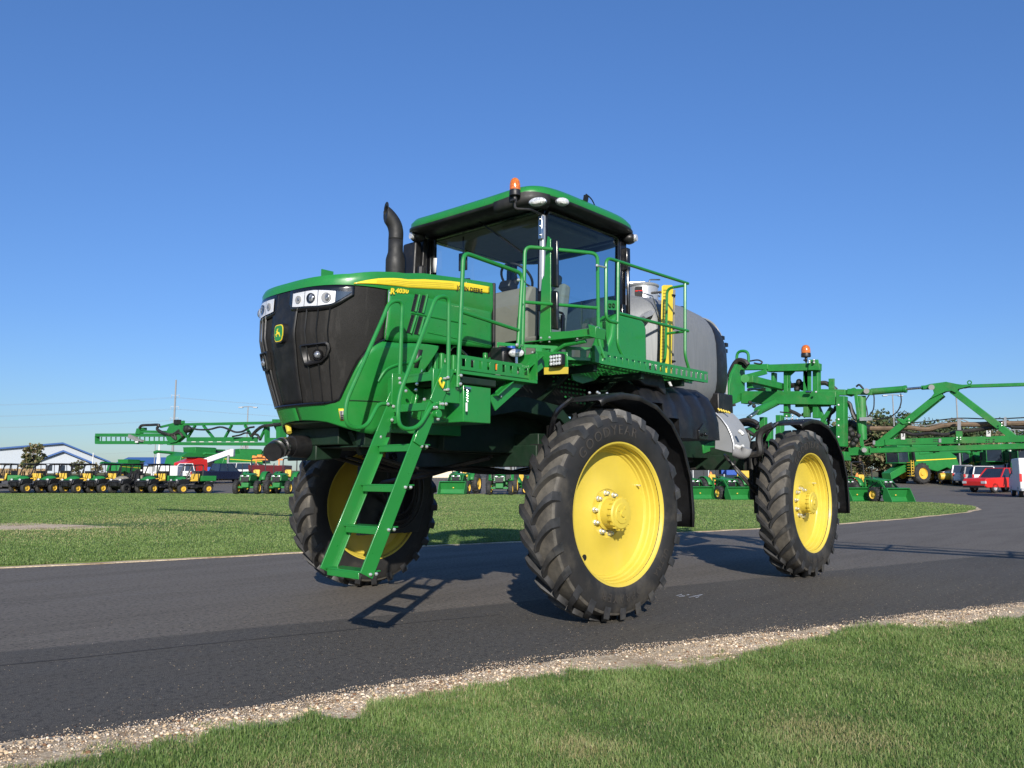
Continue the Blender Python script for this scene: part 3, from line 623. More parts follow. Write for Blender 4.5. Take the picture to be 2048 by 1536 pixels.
# grid lattice panel in door lower, green rear corner tank
m=MB(); m.prism([(-.78,2.38),(-.98,2.72),(-1.02,2.90),(-1.10,2.97),(-1.5,2.99),(-1.62,2.96),(-1.66,2.88),(-1.66,2.28),(-.78,2.28)],.86,1.10); gt=part(m,'green_reservoir',M['green'],bevel=.035,seg=3)
m=MB(); m.bb(-1.74,-1.70,.9,1.0,2.30,2.86); m.bb(-1.74,-1.62,.96,1.0,2.82,2.86); part(m,'reservoir_bracket',M['green'],gt,bevel=.01)
m=MB(); m.bb(-1.6,.38,-.72,.70,1.98,2.27); part(m,'cab_undertray',M['black_matt'],cf,bevel=.02)
# ---- exhaust
ex=Vector((.45,-.72,0)); m=MB()
m.tube([ex+Vector(p) for p in ((0,0,3.0),(0,0,3.56),(0,0,3.585),(0,0,3.64),(0,0,3.68),(0,0,3.78))],[.104,.104,.099,.082,.080,.080],24,caps=False)
pts=spline([(0,0,3.78),(0,0,3.88),(.03,-.01,3.97),(.11,-.042,4.06),(.24,-.09,4.12)],6); me_=MB(); me_.tube([ex+p for p in pts],.074,24,caps=False); uu=Vector((.93,-.36,0)); me_.v=[tuple(Vector(v)-uu*max(0,(Vector(v)-ex).dot(uu)-.115)) for v in me_.v]; m.add(me_.v,me_.f)
part(m,'exhaust_stack',M['black_matt'],solid=.006)
m=MB(); m.prism([(-.02,3.05),(.10,3.05),(.06,3.88),(.0,3.90),(-.04,3.88)],-1.06,-.84); m.tube([(.02,-.80,3.05),(.0,-.80,3.6)],.05,10); part(m,'mirror_housing',M['black'],bevel=.03,seg=3)
# ---- ladder
yl,yr=1.0,1.45
LAD=MB(); 
def rail_pts(y,a,b): return B(a[0],a[1],'y',y),B(b[0],b[1],'y',y)
p0,p1=rail_pts(yr,(732,1152),(836,882)); q0,q1=rail_pts(yl,(652,1142),(756,882))
ld=empty('ladder_mount'); bpy.data.objects.remove(ld)
dirx=(p1-p0).normalized(); ptop=p0+dirx*1.62; qtop=q0+dirx*1.62
m=MB()
for a,b,y in ((p0,p0+dirx*1.10,yr),(q0,q0+dirx*1.10,yl)):
    m.beam(a,b,.012,.115,(1,0,0)); s_=1 if y==yl else -1; m.beam(a+Vector((-.05,.018*s_,-.02)),b+Vector((-.05,.018*s_,-.02)),.035,.010,(1,0,0))
lad=part(m,'ladder',M['green'],bevel=.003)
m=MB()
for a,y in ((p0,yr+.014),(q0,yl-.014)):
    b=a+dirx*1.0; c=a+dirx*1.34; d=a+dirx*1.66; o=Vector((0,(y-a.y),0)); m.beam(b+o,c+o,.012,.10,(1,0,0)); m.beam(c+o*2,d+o*2,.012,.12,(1,0,0))
parts(m,'ladder_upper_link',M['green'],lad,bevel=.003)
for (px,py) in ((649,1134),(686,1049),(720,968),(753,890)):
    c=B(px,py,'y',yl); st=MB(); xs=c.x; w=.150
    st.bb(xs-w,xs,yl+.008,yr-.008,c.z-.012,c.z); st.bb(xs-.008,xs,yl+.03,yr-.06,c.z-.055,c.z-.010); st.bb(xs-w,xs-w+.008,yl+.03,yr-.05,c.z-.04,c.z-.01)
    sp_=part(st,'ladder_step',M['green'],lad,bevel=.004)
    m=MB()
    for k in (0,1):
        for y,s_ in ((yr,1),(yl,-1)):
            cc=Vector((xs-.045-.05*k,y,c.z-.02)); m.ball(cc+Vector((0,.012*s_,0)),.013,8,5)
    part(m,'bolt',M['bolt'],sp_)
def ptube(name,pxs,y,r=.0165,rad=.06,parent=None,mat='green',n=5):
    m=MB(); m.tube(rounded([B(a,b,'y',y) for a,b in pxs],rad,n),r,10); return part(m,name,M[mat],parent)
ptube('ladder_handrail',[(799,762),(805,601),(779,603),(767,634),(691,806),(691,853),(731,858),(757,807),(778,808)],yl-.03,.0165,.10,lad)
ptube('ladder_handrail',[(896,786),(898,592),(871,594),(859,630),(796,796),(796,858),(836,858),(866,806),(893,809)],yr+.03,.0165,.10,lad)
m=MB()
for px,py,y in ((896,755,yr+.05),(896,779,yr+.05),(799,757,yl),(800,766,yl),(885,808,yr+.05),(892,808,yr+.05),(776,808,yl),(876,838,yr+.05),(868,815,yr+.04),(873,815,yr+.04)): m.ball(B(px,py,'y',y),.014,8,5)
for px,py,y in ((884,757,yr+.02),(884,780,yr+.02),(876,808,yr+.03)): m.cyl(B(px,py,'y',y),B(px+9,py,'y',y+.03),.009,n=8)
part(m,'bolt',M['bolt'],lad)
m=MB(); m.tube([B(a,b,'y',yr+.05) for a,b in ((882,756),(879,762),(881,768),(885,775),(887,768),(888,764))],.009,7); part(m,'yellow_latch_pin',M['yellow_decal'],lad)
# ladder pivot frame
fr=MB()
b1=B(790,818,'y',yl-.02); b2=B(893,820,'y',yr+.02); fr.beam((b1.x,b1.y,b1.z),(b1.x-.02,yr+.05,b1.z),.05,.06)
fr.bb(1.62,1.90,yl-.02,yl,1.80,2.05); fr.bb(1.62,1.90,yr,yr+.02,1.80,2.05)
tp=B(806,750,'y',yl); fr.bb(tp.x-.16,tp.x,yl-.02,yr+.02,tp.z-.02,tp.z); fr.bb(tp.x-.01,tp.x,yl-.02,yr+.02,tp.z-.07,tp.z-.02)
fr.prism([(yl+.03,1.72),(yl+.12,1.98),(yl+.30,1.98),(yl+.34,1.88),(yl+.22,1.74)],tp.x-.25,tp.x-.23,'x')
fr.beam((tp.x-.12,yl+.02,1.70),(tp.x-.2,yl+.02,2.02),.015,.09,(1,0,0)); fr.beam((tp.x-.12,yr-.14,1.70),(tp.x-.28,yr-.14,2.02),.015,.10,(1,0,0)); fr.beam((tp.x-.2,1.2,1.70),(tp.x-.2,1.2,2.0),.03,.03,(1,0,0))
fr.bb(.9,1.7,.70,.76,1.60,2.05)
part(fr,'ladder_pivot_frame',M['green'],lad,bevel=.004)
m=MB(); 
for px,py in ((784,840),(872,828)):
    c=B(px,py,'y',yl-.03 if px<800 else yr+.03); m.cyl(c-Vector((0,.03,0)),c+Vector((0,.035,0)),.032,n=14)
parts(m,'pivot_boss',M['green'],lad,bevel=.004)
m=MB()
for px,py,y in ((784,840,yl+.01),(834,768,1.2),(832,780,1.2),(812,782,1.1),(829,811,1.15),(849,799,1.3),(787,813,yl),(793,813,yl),(755,874,yl-.03),(761,874,yl-.0)): m.ball(B(px,py,'y',y),.014,8,5)
part(m,'bolt',M['bolt'],lad)
# ---- platforms
def slotted(name,a,b,z0,z1,parent,k,th=.008):
    """toe board from a to b with punched slots (built as rails and posts)"""
    a,b=Vector(a),Vector(b); m=MB(); h=z1-z0; A=lambda t,z:a+(b-a)*t+Vector((0,0,z-a.z))
    m.beam(A(0,z0+h*.12),A(1,z0+h*.12),th,h*.24); m.beam(A(0,z1-h*.12),A(1,z1-h*.12),th,h*.24); L=(b-a).length; nn=max(1,int(L/k))
    for i in range(nn+1):
        t=i/nn; w=.03/L if 0<i<nn else .02/L; t0,t1=max(0,t-w),min(1,t+w); m.beam(A(t0,z0+h*.5),A(t1,z0+h*.5),th*.96,h*.56)
    return part(m,name,M['green'],parent,bevel=.002)
PZ1,PZ2=2.06,2.31
m=MB(); m.bb(.72,1.70,.74,1.50,PZ1-.03,PZ1); plt=part(m,'access_platform',M['green'],bevel=.004)
tA0=B(915,727,'y',1.5); slotted('toe_board',(1.66,1.505,PZ1+.06),(.84,1.505,PZ1+.06),PZ1,PZ1+.115,plt,.085)
m=MB(); m.bb(.72,.74,.8,1.5,PZ1,PZ2-.02); part(m,'platform_riser',M['green'],plt)
# upper deck: grating of bars
pdiag0=Vector((.55,1.19,0)); pdiag1=Vector((-.06,1.57,0))
m=MB()
for i in range(46):
    x=.68-i*.062; ymax=1.19+(min(max((.55-x)/.61,0),1))*.38
    if x<-2.1: break
    m.beam((x,.90,PZ2),(x,ymax,PZ2),.030,.012)
for y in (.92,1.08,1.24,1.40,1.55):
    x0=.68 if y<1.2 else (.55-(y-1.19)/.38*.61); m.beam((x0,y,PZ2-.012),(-2.1,y,PZ2-.012),.012,.03)
part(m,'grated_walkway',M['green'],plt)
tb=PZ2+.115
slotted('toe_board',(.80,1.10,PZ2+.05),(.55,1.19,PZ2+.05),PZ2-.01,tb,plt,.1); slotted('toe_board',(.55,1.195,PZ2+.05),(-.05,1.58,PZ2+.05),PZ2-.01,tb,plt,.12); slotted('toe_board',(-.06,1.585,PZ2+.05),(-2.12,1.585,PZ2+.05),PZ2-.03,tb-.02,plt,.10)
m=MB(); m.prism([(-.07,PZ2-.03),(-.07,PZ2+.13),(.02,PZ2+.13),(.02,PZ2-.03)],1.56,1.60); m.prism([(-.1,PZ2-.05),(-.62,PZ2-.04),(-.5,PZ2-.12),(-.3,PZ2-.17),(-.15,PZ2-.15)],1.20,1.22); parts(m,'deck_corner_plate',M['green'],plt,bevel=.004)
for x0 in (-.1,-.9,-1.7):
    m=MB(); m.beam((x0,.5,PZ2-.06),(x0,1.52,PZ2-.06),.05,.07); m.beam((x0,.5,1.75),(x0,1.2,PZ2-.08),.04,.05); part(m,'deck_support',M['under'],plt,bevel=.004)
# perforated under-guard
m=MB()
for i in range(9):
    for j in range(6):
        x=-.1-i*.062; z=1.98+j*.045
        if i+j<4 or i*.6+j>8: continue
        m.ball((x,1.02,z),.018,8,4,(1.1,.3,.6))
part(m,'punched_guard_holes',M['green_dusty'],plt)
# railings
RA=ptube('guard_rail',[(915,774),(927,505),(1045,547),(1036,697)],1.5,.0175,.07); m=MB(); m.tube([B(924,624,'y',1.5),B(1038,661,'y',1.5)],.0155,8); part(m,'mid_rail',M['green'],RA)
dn_=(pdiag1-pdiag0); nn_=Vector((-dn_.y,dn_.x,0)); bd_=lambda a,b:Bp(a,b,(.52,1.19,0),nn_)
m=MB(); m.tube(rounded([bd_(1045,697),bd_(1050,493),bd_(1195,507),bd_(1197,684),bd_(1209,716)],[.07,.07,.07,.07,.07],5),.0175,10); RB=part(m,'guard_rail',M['green'])
m=MB(); m.tube([bd_(1048,604),bd_(1196,616)],.0155,8); part(m,'mid_rail',M['green'],RB)
ptube_c=lambda nm,p,par=None,r=.0165,rad=.06:ptube(nm,p,1.575,r,rad,par)
RC=ptube_c('guard_rail',[(1236,646),(1212,641),(1212,515),(1376,567)],rad=.08); ptube_c('rail_post',[(1236,523),(1235,690),(1247,716)],RC); ptube_c('rail_post',[(1370,567),(1370,712),(1379,742)],RC); ptube_c('mid_rail',[(1238,627),(1376,662)],RC)
m=MB(); P_=lambda a,b:B(a,b,'x',-1.93); m.tube(rounded([P_(1369,571),P_(1334,577),P_(1331,712),P_(1324,741)],.07),.0155,8); m.tube([P_(1334,667),P_(1370,663)],.0155,8); part(m,'rail_end_loop',M['green'],RC)
m=MB(); slab(m,[B(a,b,'y',1.565) for a,b in ((1213,600),(1238,602),(1238,621),(1213,619))],(0,.008,0)); pt=part(m,'rail_plate',M['green'],RC)
m=MB(); 
for a in (1220,1227): c=B(a,611,'y',1.58); m.tube([c+Vector((.018*math.cos(t),0,.018*math.sin(t))) for t in [TAU*k/12 for k in range(12)]],.005,5,closed=True)
part(m,'plate_hole_rim',M['under'],pt)
m=MB(); m.cyl(B(1193,531,'y',1.58),B(1213,535,'y',1.58),.010,n=8); m.ball(B(1194,531,'y',1.60),.015,8,5); m.ball(B(1037,560,'y',1.5),.015,8,5); m.cyl(B(1037,560,'y',1.5),B(1050,563,'y',1.4),.01,n=8); m.ball(B(1034,690,'y',1.52),.016,8,5); m.cyl(B(1034,690,'y',1.5),B(1044,692,'y',1.4),.01,n=8); m.ball(B(922,751,'y',1.53),.014,8,5); m.ball(B(921,768,'y',1.53),.014,8,5); parts(m,'bolt',M['bolt'],RC)
# toolbox and front step
m=MB(); m.bb(1.29,1.60,1.0,1.49,1.66,1.95); tbx=part(m,'toolbox',M['green'],bevel=.008); m=MB(); m.bb(1.25,1.66,.98,1.51,1.955,2.01); part(m,'toolbox_lid',M['under'],tbx,bevel=.008)
m=MB(); c=B(935,776,'y',1.51); m.box(c,(.06,.02,.015)); 
for k in range(5): m.tube([c+Vector((.01+.006*math.cos(t),.01,-.02-.02*k+.012*math.sin(t))) for t in [TAU*q/8 for q in range(8)]],.0018,4,closed=True)
part(m,'latch_chain',M['steel'],tbx); m=MB(); m.box(c+Vector((.02,.012,-.15)),(.018,.012,.07)); part(m,'padlock_tag',M['white'],tbx,bevel=.004)
m=MB(); a,b=B(1088,716,'y',1.42),B(984,808,'y',1.42); m.beam(a,b,.012,.13,(0,0,1)); m.beam(a+Vector((0,.03,.065)),b+Vector((0,.03,.065)),.07,.012,(0,0,1)); db=part(m,'diagonal_brace',M['green'],bevel=.003)
m=MB(); m.ball(B(1034,745,'y',1.46),.016,8,5); m.ball(B(1025,753,'y',1.46),.016,8,5); m.ball(B(1002,793,'y',1.44),.01,8,5); part(m,'bolt',M['bolt'],db)
# light mounting plate, work light, yellow strip
X6=lambda a,b,x=.62:B(a,b,'x',x)
m=MB(); slab(m,[X6(a,b) for a,b in ((1070,702),(1134,704),(1135,735),(1089,735),(1088,722),(1080,712))],(-.012,0,0)); lp_=part(m,'lamp_plate',M['green'],bevel=.003)
m=MB(); slab(m,[X6(a,b,.625) for a,b in ((1088,735),(1135,734),(1134.5,747.5),(1088,749))],(-.014,0,0)); part(m,'reflective_strip',M['yellow'],lp_)
c=X6(1115,721,.65); m=MB(); m.box(c,(.07,.135,.11)); wl=part(m,'work_light_housing',M['black'],lp_,bevel=.02,seg=3); m=MB()
for i in range(4):
    for j in range(3): m.ball(c+Vector((.034,-.045+.03*i,-.03+.03*j)),.015,8,5,(.5,1,1))
part(m,'led_lens',M['lamp_cell'],wl)
c=B(1033,706,'y',1.35); nrm=Vector((.85,.5,0)).normalized(); t=Vector((-nrm.y,nrm.x,0)); m=MB(); ring=[[c+nrm*o+t*(.066*f*math.cos(a))+Vector((0,0,.036*f*math.sin(a))) for a in [TAU*q/24 for q in range(25)]] for f,o in ((.3,-.09),(.8,-.06),(1.08,-.01),(1.08,.008),(1,.01))]; m.grid(ring); ol=part(m,'oval_lamp',M['black'],plt)
m=MB(); m.grid([[c+nrm*o+t*(.066*f*math.cos(a))+Vector((0,0,.036*f*math.sin(a))) for a in [TAU*q/24 for q in range(25)]] for f,o in ((1,.008),(.8,.022),(.4,.03),(.001,.032))]); part(m,'lamp_lens',M['lamp_cell'],ol); m=MB(); m.cyl(c-Vector((0,0,.036)),c-Vector((0,0,.10)),.014,n=8); m.box(c-Vector((0,0,.10)),(.08,.08,.01)); part(m,'lamp_bracket',M['steel'],ol)
m=MB(); c=B(999,712,'y',1.2); m.box(c+Vector((-.05,0,0)),(.18,.16,.15)); wb=part(m,'washer_bottle',M['black'],bevel=.02); m=MB(); m.cyl(c+Vector((-.12,.03,.07)),c+Vector((-.12,.03,.095)),.04,n=14); part(m,'blue_cap',M['blue'],wb)
m=MB(); m.prism([(.62,2.02),(1.0,2.06),(1.0,2.12),(.88,2.20),(.74,2.30),(.60,2.32)],1.0,1.03); m.beam((.95,1.1,PZ1),(.95,1.1,PZ2),.03,.03,(1,0,0)); part(m,'platform_side_bracket',M['green'],plt,bevel=.003)
m=MB(); c=B(996,734,'y',1.2); m.box(c,(.03,.03,.05)); part(m,'orange_label',M['orange'],plt); m=MB(); m.box(c-Vector((0,0,.07)),(.03,.03,.07)); part(m,'white_label',M['white'],plt)
# engine clutter seen under the hood
m=MB(); m.bb(.75,1.30,.45,.62,2.12,2.33); 
for k in range(7): m.bb(.78+k*.075,.83+k*.075,.62,.66,2.13,2.345)
part(m,'ribbed_manifold',M['green_dusty'],bevel=.012)
m=MB(); m.bb(.3,1.5,-.3,.44,1.9,2.45); m.box((.55,.62,2.2),(.16,.2,.24)); m.ball((.52,.76,2.16),.06); m.ball((.5,.74,2.28),.05); m.cyl((.62,.7,2.1),(.62,.72,2.3),.05); part(m,'engine_accessories',M['black_matt'],bevel=.01)
m=MB(); m.ball((.5,.80,2.30),.022,8,5); m.ball((.49,.79,2.26),.02,8,5); m.cyl((.5,.8,2.28),(.47,.76,2.18),.02,n=8); m.tube(spline([(.7,.7,2.3),(.9,.66,2.42),(1.0,.6,2.2)]),.012,6); m.cyl((1.33,.70,2.14),(1.33,.70,2.19),.012,n=8); parts(m,'pipe_fitting',M['steel'])
m=MB()
for k in range(8): m.tube(spline([(1.3-k*.05,.68,2.11),(1.2-k*.1,.70,2.10+.01*(k%2)),(.9-k*.08,.69,2.10),(.6,.66,2.12)]),.008,5)
part(m,'wire_harness',M['black_matt'])
m=MB(); m.bb(.43,.46,-.70,.745,2.3,3.08); part(m,'firewall',M['black_matt'],bevel=.01)
# ---- mirror bracket and mirrors
Xm=lambda a,b,x=.30:B(a,b,'x',x)
m=MB(); slab(m,[Xm(a,b) for a,b in ((1095,472),(1101,478),(1101,664),(1140,662),(1182,656),(1183,672),(1150,676),(1078,681),(1083,560),(1088,552),(1091,500))],(-.02,0,0)); mb_=part(m,'mirror_bracket',M['green'],bevel=.003)
a,b=Xm(1049,687),Xm(1192,672); m=MB(); m.beam(a,b,.12,.012); m.beam(Xm(1072,690),Xm(1100,716),.05,.05); m.tube([Xm(1172,682),Xm(1130,690),Xm(1105,706)],.02,6); slab(m,[Xm(a_,b_,.36) for a_,b_ in ((1176,648),(1192,655),(1190,676),(1179,673))],(-.15,0,0)); slab(m,[Xm(a_,b_,.24) for a_,b_ in ((1060,686),(1150,680),(1120,700),(1080,704))],(-.02,0,0)); part(m,'bracket_arm',M['green'],mb_,bevel=.004)
m=MB()
for a_,b_ in ((1082,676),(1099,675),(1082,683),(1099,683),(1155,677),(1065,705),(1092,704)): m.ball(Xm(a_,b_,.34),.012,8,5)
part(m,'bolt',M['bolt'],mb_)
for t0,t1 in ((477,575),(580,660)):
    m=MB(); slab(m,[Xm(a,b,.31) for a,b in ((1101,t0),(1114,t0+2),(1115,t1),(1101,t1-2))],(-.035,0,0)); part(m,'folded_mirror',M['black_gloss'],mb_,bevel=.015,seg=3)
# ---- tank
def tsec(x,hw,top,bot,n=3.4,K=40):
    cz=(top+bot)/2; hh=(top-bot)/2
    return [Vector((x,math.copysign(abs(math.cos(a))**(2/n),math.cos(a))*hw,cz+math.copysign(abs(math.sin(a))**(2/n),math.sin(a))*hh)) for a in [TAU*k/K for k in range(K+1)]]
secs=[(-1.80,.001,2.7,2.6),(-1.80,.5,3.10,2.1),(-1.86,.66,3.30,2.05),(-2.10,.965,3.44,2.0),(-2.14,.985,3.46,2.0),(-2.6,1.0,3.50,1.98),(-3.1,1.0,3.50,1.98),(-3.45,.985,3.47,2.0),(-3.55,.965,3.44,2.01)]
m=MB(); m.grid([tsec(*s_) for s_ in secs]); tk=part(m,'solution_tank',M['tank'],angle=22)
m=MB(); m.grid([tsec(*s_) for s_ in ((-3.54,.97,3.445,2.0),(-3.58,.975,3.45,2.0),(-3.80,.955,3.40,2.04),(-3.92,.92,3.33,2.08),(-3.98,.84,3.22,2.15),(-4.02,.6,3.1,2.3),(-4.02,.001,2.8,2.7))]); part(m,'tank_end_band',M['black'],tk,angle=30)
lc=Vector((-2.75,.36,0)); m=MB(); m.lathe([(.20,3.36),(.20,3.64),(.188,3.65),(.21,3.66),(.215,3.675),(.19,3.69),(.05,3.70),(.001,3.70)],lc,'z',32); ll=part(m,'tank_lid',M['silver'],tk)
m=MB(); m.box(lc+Vector((.05,-.05,3.715)),(.10,.2,.02),rz=.6); m.tube(rounded([lc+Vector((.0,.10,3.70)),lc+Vector((.02,.12,3.74)),lc+Vector((-.1,.2,3.75))],.02),.010,6); m.tube([lc+Vector((.02*math.cos(t)-.07,.205,3.55+.03*math.sin(t))) for t in [TAU*k/12 for k in range(12)]],.007,6,closed=True); parts(m,'lid_latch',M['steel'],ll)
m=MB(); m.box(lc+Vector((.19,.07,3.56)),(.03,.09,.13),rz=.4); part(m,'lid_label',M['black'],ll); m=MB(); m.box(lc+Vector((.195,.075,3.57)),(.03,.095,.012),rz=.4); part(m,'red_label',M['red'],ll)
Tb=lambda a,b,y=.8:B(a,b,'y',y); m=MB(); m.tube([Vector(p) for p in ((-2.12,.975,2.2),(-2.12,.985,2.7),(-2.12,.975,3.1),(-2.12,.90,3.36),(-2.12,.70,3.45))],.008,6); part(m,'tank_weld_edge',M['steel'],tk)
m=MB(); slab(m,[Tb(1288,632,.95),Tb(1302,620,.93),Tb(1310,622,.92),Tb(1306,630,.95),Tb(1292,636,.98)],(-.05,-.12,0)); part(m,'lifting_bracket',M['silver'],tk)
m=MB(); slab(m,[B(a,b,'y',1.09) for a,b in ((1325,572),(1328,570),(1344,570),(1347,574),(1343,748),(1321,744))],(0,-.012,0)); gg=part(m,'level_gauge_board',M['yellow_decal'],tk,bevel=.003)
m=MB(); m.tube([B(1349,580,'y',1.08),B(1345,742,'y',1.08)],.012,8); part(m,'sight_tube',M['tan_trim'],gg)
m=MB()
for k in range(24): a,b=B(1327-k*.2,580+k*6.6,'y',1.095),B(1332-k*.2+(2 if k%4==0 else 0),580+k*6.6,'y',1.095); m.tube([a,b],.0018,4)
for k in (590,655,722): m.tube([B(1344,k,'y',1.095),B(1350,k+1,'y',1.10)],.012,6)
part(m,'gauge_mark',M['text_black'],gg)
m=MB(); m.tube([B(1304,586,'y',.60),B(1324,584,'y',1.0)],.016,8); part(m,'vent_pipe',M['tan_trim'],tk)
m=MB(); m.tube(spline([B(1308,598,'y',.4),B(1318,612,'y',.3),B(1325,622,'y',.3)]),.035,8); m.tube(spline([B(1310,618,'y',.45),B(1335,622,'y',.4),B(1365,616,'y',.4),B(1372,630,'y',.4)]),.013,6); m.ball(B(1362,622,'y',.5),.065,12,8,(1.2,1,1)); m.tube([B(1362,622,'y',.5)+Vector((.0,.07*math.cos(t),.055*math.sin(t))) for t in [TAU*k/14 for k in range(14)]],.012,6,closed=True); part(m,'tank_valve',M['black'],tk)
m=MB(); m.tube(spline([B(1378,635,'y',.5),B(1395,635,'y',.5),B(1418,642,'y',.55),B(1434,658,'y',.6),B(1445,683,'y',.7),B(1450,720,'y',.8),B(1453,780,'y',.85),B(1452,815,'y',.9)]),.017,8); part(m,'grey_hose',M['poly_grey'],tk)
m=MB()
for px,py in ((1443,676),(1449,702),(1451,757),(1450,690)): m.box(B(px,py,'y',.78),(.07,.06,.05))
parts(m,'hose_clip',M['black'],tk)
# ---- black side tank (ribbed) and step, grey mixing hopper
rows=[]
for i in range(61):
    x=-1.02-i*.0245; rb=.030*abs(math.sin((x+.4)*math.pi*3.2)) ; lowf=1.66 if x<-1.62 else (2.00 if x>-1.30 else 1.86)
    pts=[(.75,2.27),(1.05,2.285),(1.22,2.25),(1.36,2.15),(1.44,2.00),(1.475,1.86),(1.48,1.66)]
    row=[]
    for y,z in pts: row.append(Vector((x-.06*max(0,(2.2-z)),y+rb*(y>1.1),max(z,lowf))))
    row.append(Vector((x,.75,lowf))); rows.append(row)
m=MB(); m.grid(rows); m.add(rows[0],[tuple(range(8))]); m.add(rows[-1],[tuple(range(8))[::-1]]); bt=part(m,'side_fuel_tank',M['black'],angle=30)
m=MB(); c=B(1405,866,'y',1.50); m.prism([(c.x-.10,c.z-.07),(c.x-.10,c.z+.03),(c.x,c.z+.11),(c.x+.10,c.z+.03),(c.x+.10,c.z-.07)],1.485,1.515); m.ball(c+Vector((0,.04,-.02)),.022,8,5); part(m,'drain_recess',M['black_gloss'],bt,bevel=.006)
m=MB(); m.prism([(-.98,2.22),(-1.05,2.32),(-1.45,2.33),(-1.52,2.16),(-1.5,2.1),(-1.35,2.18),(-1.1,2.18)],1.30,1.42); m.cyl((-1.35,1.36,2.3),(-1.3,1.36,2.4),.05,n=12); part(m,'filler_cover',M['black'],bt,bevel=.012)
m=MB(); slab(m,[B(1337,764,'y',1.52),B(1341,763,'y',1.52),B(1345,772,'y',1.52),B(1341,772,'y',1.52)],(0,-.01,0)); part(m,'white_label',M['white'],bt)
m=MB(); slab(m,[B(a,b,'y',1.15) for a,b in ((1296,812),(1352,806),(1358,826),(1310,828))],(0,-.02,0)); slab(m,[B(a,b,'y',1.15) for a,b in ((1320,832),(1354,829),(1365,885),(1352,885))],(0,-.3,0)); fb=part(m,'tank_support_bracket',M['green_dusty'],bevel=.004)
m=MB(); m.ball(B(1346,858,'y',1.16),.014,8,5); m.ball(B(1354,858,'y',1.16),.014,8,5); part(m,'bolt',M['bolt'],fb)
Xe=lambda a,b,x=-2.75:B(a,b,'x',x)
prof=[Xe(a,b) for a,b in ((1432,826),(1444,838),(1455,853),(1463,870),(1468,888),(1468,907),(1450,903),(1429,898))]
m=MB(); slab(m,prof,(-.42,.0,.03)); eh=part(m,'mixing_hopper',M['poly_grey'],bevel=.008)
m=MB(); m.tube([p+Vector((.005,0,0)) for p in prof[:6]],.010,6); part(m,'hopper_rim',M['silver'],eh)
m=MB(); 
for k in range(5): m.tube([B(1436+k*5,817+k*1.5,'x',-2.9),B(1440+k*5,822+k*1.2,'x',-2.9)],.012,6)
part(m,'yellow_valve_handle',M['yellow'],eh)
m=MB(); m.tube(spline([Xe(1470,905),Xe(1482,908),Xe(1490,906),Xe(1494,896)]),.06,12); part(m,'grey_elbow_pipe',M['grey'],eh); m=MB(); m.tube([Xe(1478,862),Xe(1484,866),Xe(1486,870)],.022,8); m.tube([Xe(1471,892),Xe(1480,895),Xe(1487,892)],.022,8); part(m,'white_valve',M['white'],eh)
m=MB(); m.bb(-3.9,-3.5,.75,1.0,1.98,2.32); part(m,'control_box',M['black'],bevel=.015)
# ---- rear: lift arms and boom frame
X=lambda a,b,x=-6.0:B(a,b,'x',x)
def bar(m,a,b,th_px,x=-6.0,dx=.12):   # a bar in the plane x between two surveyed points, th in photo px
    A0,B0=X(*a,x),X(*b,x); sc_=(A0-CAM).dot(FW)/F_PX; m.beam(A0,B0,dx,th_px*sc_,(0,0,1)) if abs(b[0]-a[0])>abs(b[1]-a[1])*.4 else m.beam(A0,B0,dx,th_px*sc_,(0,1,0)); return m
def vbar(m,a,b,w_px,x=-6.0,dx=.12):
    A0,B0=X(*a,x),X(*b,x); sc_=(A0-CAM).dot(FW)/F_PX; w=w_px*sc_*1.25; n=(B0-A0).normalized(); t=n.cross(Vector((1,0,0))).normalized()*w/2
    slab(m,[A0-t,A0+t,B0+t,B0-t],(-dx,0,0)); return m
m=MB(); vbar(m,(1482,794.5),(1671,796),20,-5.97,.16); bar(m,(1536,737),(1640,734),14,-6.004,.15); bar(m,(1480,735),(1538,734),11,-5.95,.1)
for a,b,w in (((1571,742),(1571,834),7.1),((1611,742),(1611,834),8),((1630.5,740),(1630.5,836),9),((1545,745),(1545,782),5)): vbar(m,a,b,w,-6.012-w*.001)
vbar(m,(1680,792),(1680,893),13,-5.95,.16); vbar(m,(1639,783.5),(1690,784.5),9,-6.1)
bf=part(m,'boom_centre_frame',M['green_dusty'],bevel=.006)
m=MB(); slab(m,[X(a,b,-5.9) for a,b in ((1618,719),(1636,719),(1640,740),(1616,740))],(-.02,0,0)); vbar(m,(1662.5,757),(1662.5,778),9,-6.1,.03); vbar(m,(1476,758),(1533,743),8,-5.9,.02)
slab(m,[X(a,b,-6.02) for a,b in ((1607,742),(1622,742),(1622,800),(1617,790),(1609,765))],(-.02,0,0)); slab(m,[X(a,b,-6.02) for a,b in ((1575,743),(1590,743),(1580,752),(1577,775))],(-.02,0,0)); slab(m,[X(a,b,-6.05) for a,b in ((1590,807),(1660,806),(1660,813),(1590,814))],(-.05,0,0))
vbar(m,(1605,832),(1640,805),8,-6.1,.03); vbar(m,(1662,815),(1642,845),6,-6.1,.05); vbar(m,(1636,815),(1650,850),6,-6.12,.05); vbar(m,(1652,868),(1676,858),14,-6.1,.1); vbar(m,(1524,834),(1524,890),9,-5.7,.1); vbar(m,(1556,830),(1556,888),8,-5.8,.15); vbar(m,(1536,850),(1536,890),9,-5.8,.1); vbar(m,(1690,912),(1672,912),14,-5.95,.25)
parts(m,'frame_gusset',M['green_dusty'],bf,bevel=.004)
m=MB()
for a,b in ((1677,810),(1677,839),(1677,851),(1677,874),(1541,776),(1619,722),(1628,720),(1619,725),(1628,725),(1573,832),(1585,831),(1632,784),(1467,789),(1467,797),(1467,801)): m.ball(X(a,b,-5.86),.018,8,5)
part(m,'bolt',M['bolt'],bf)
Yr=lambda a,b,y=.75:B(a,b,'y',y)
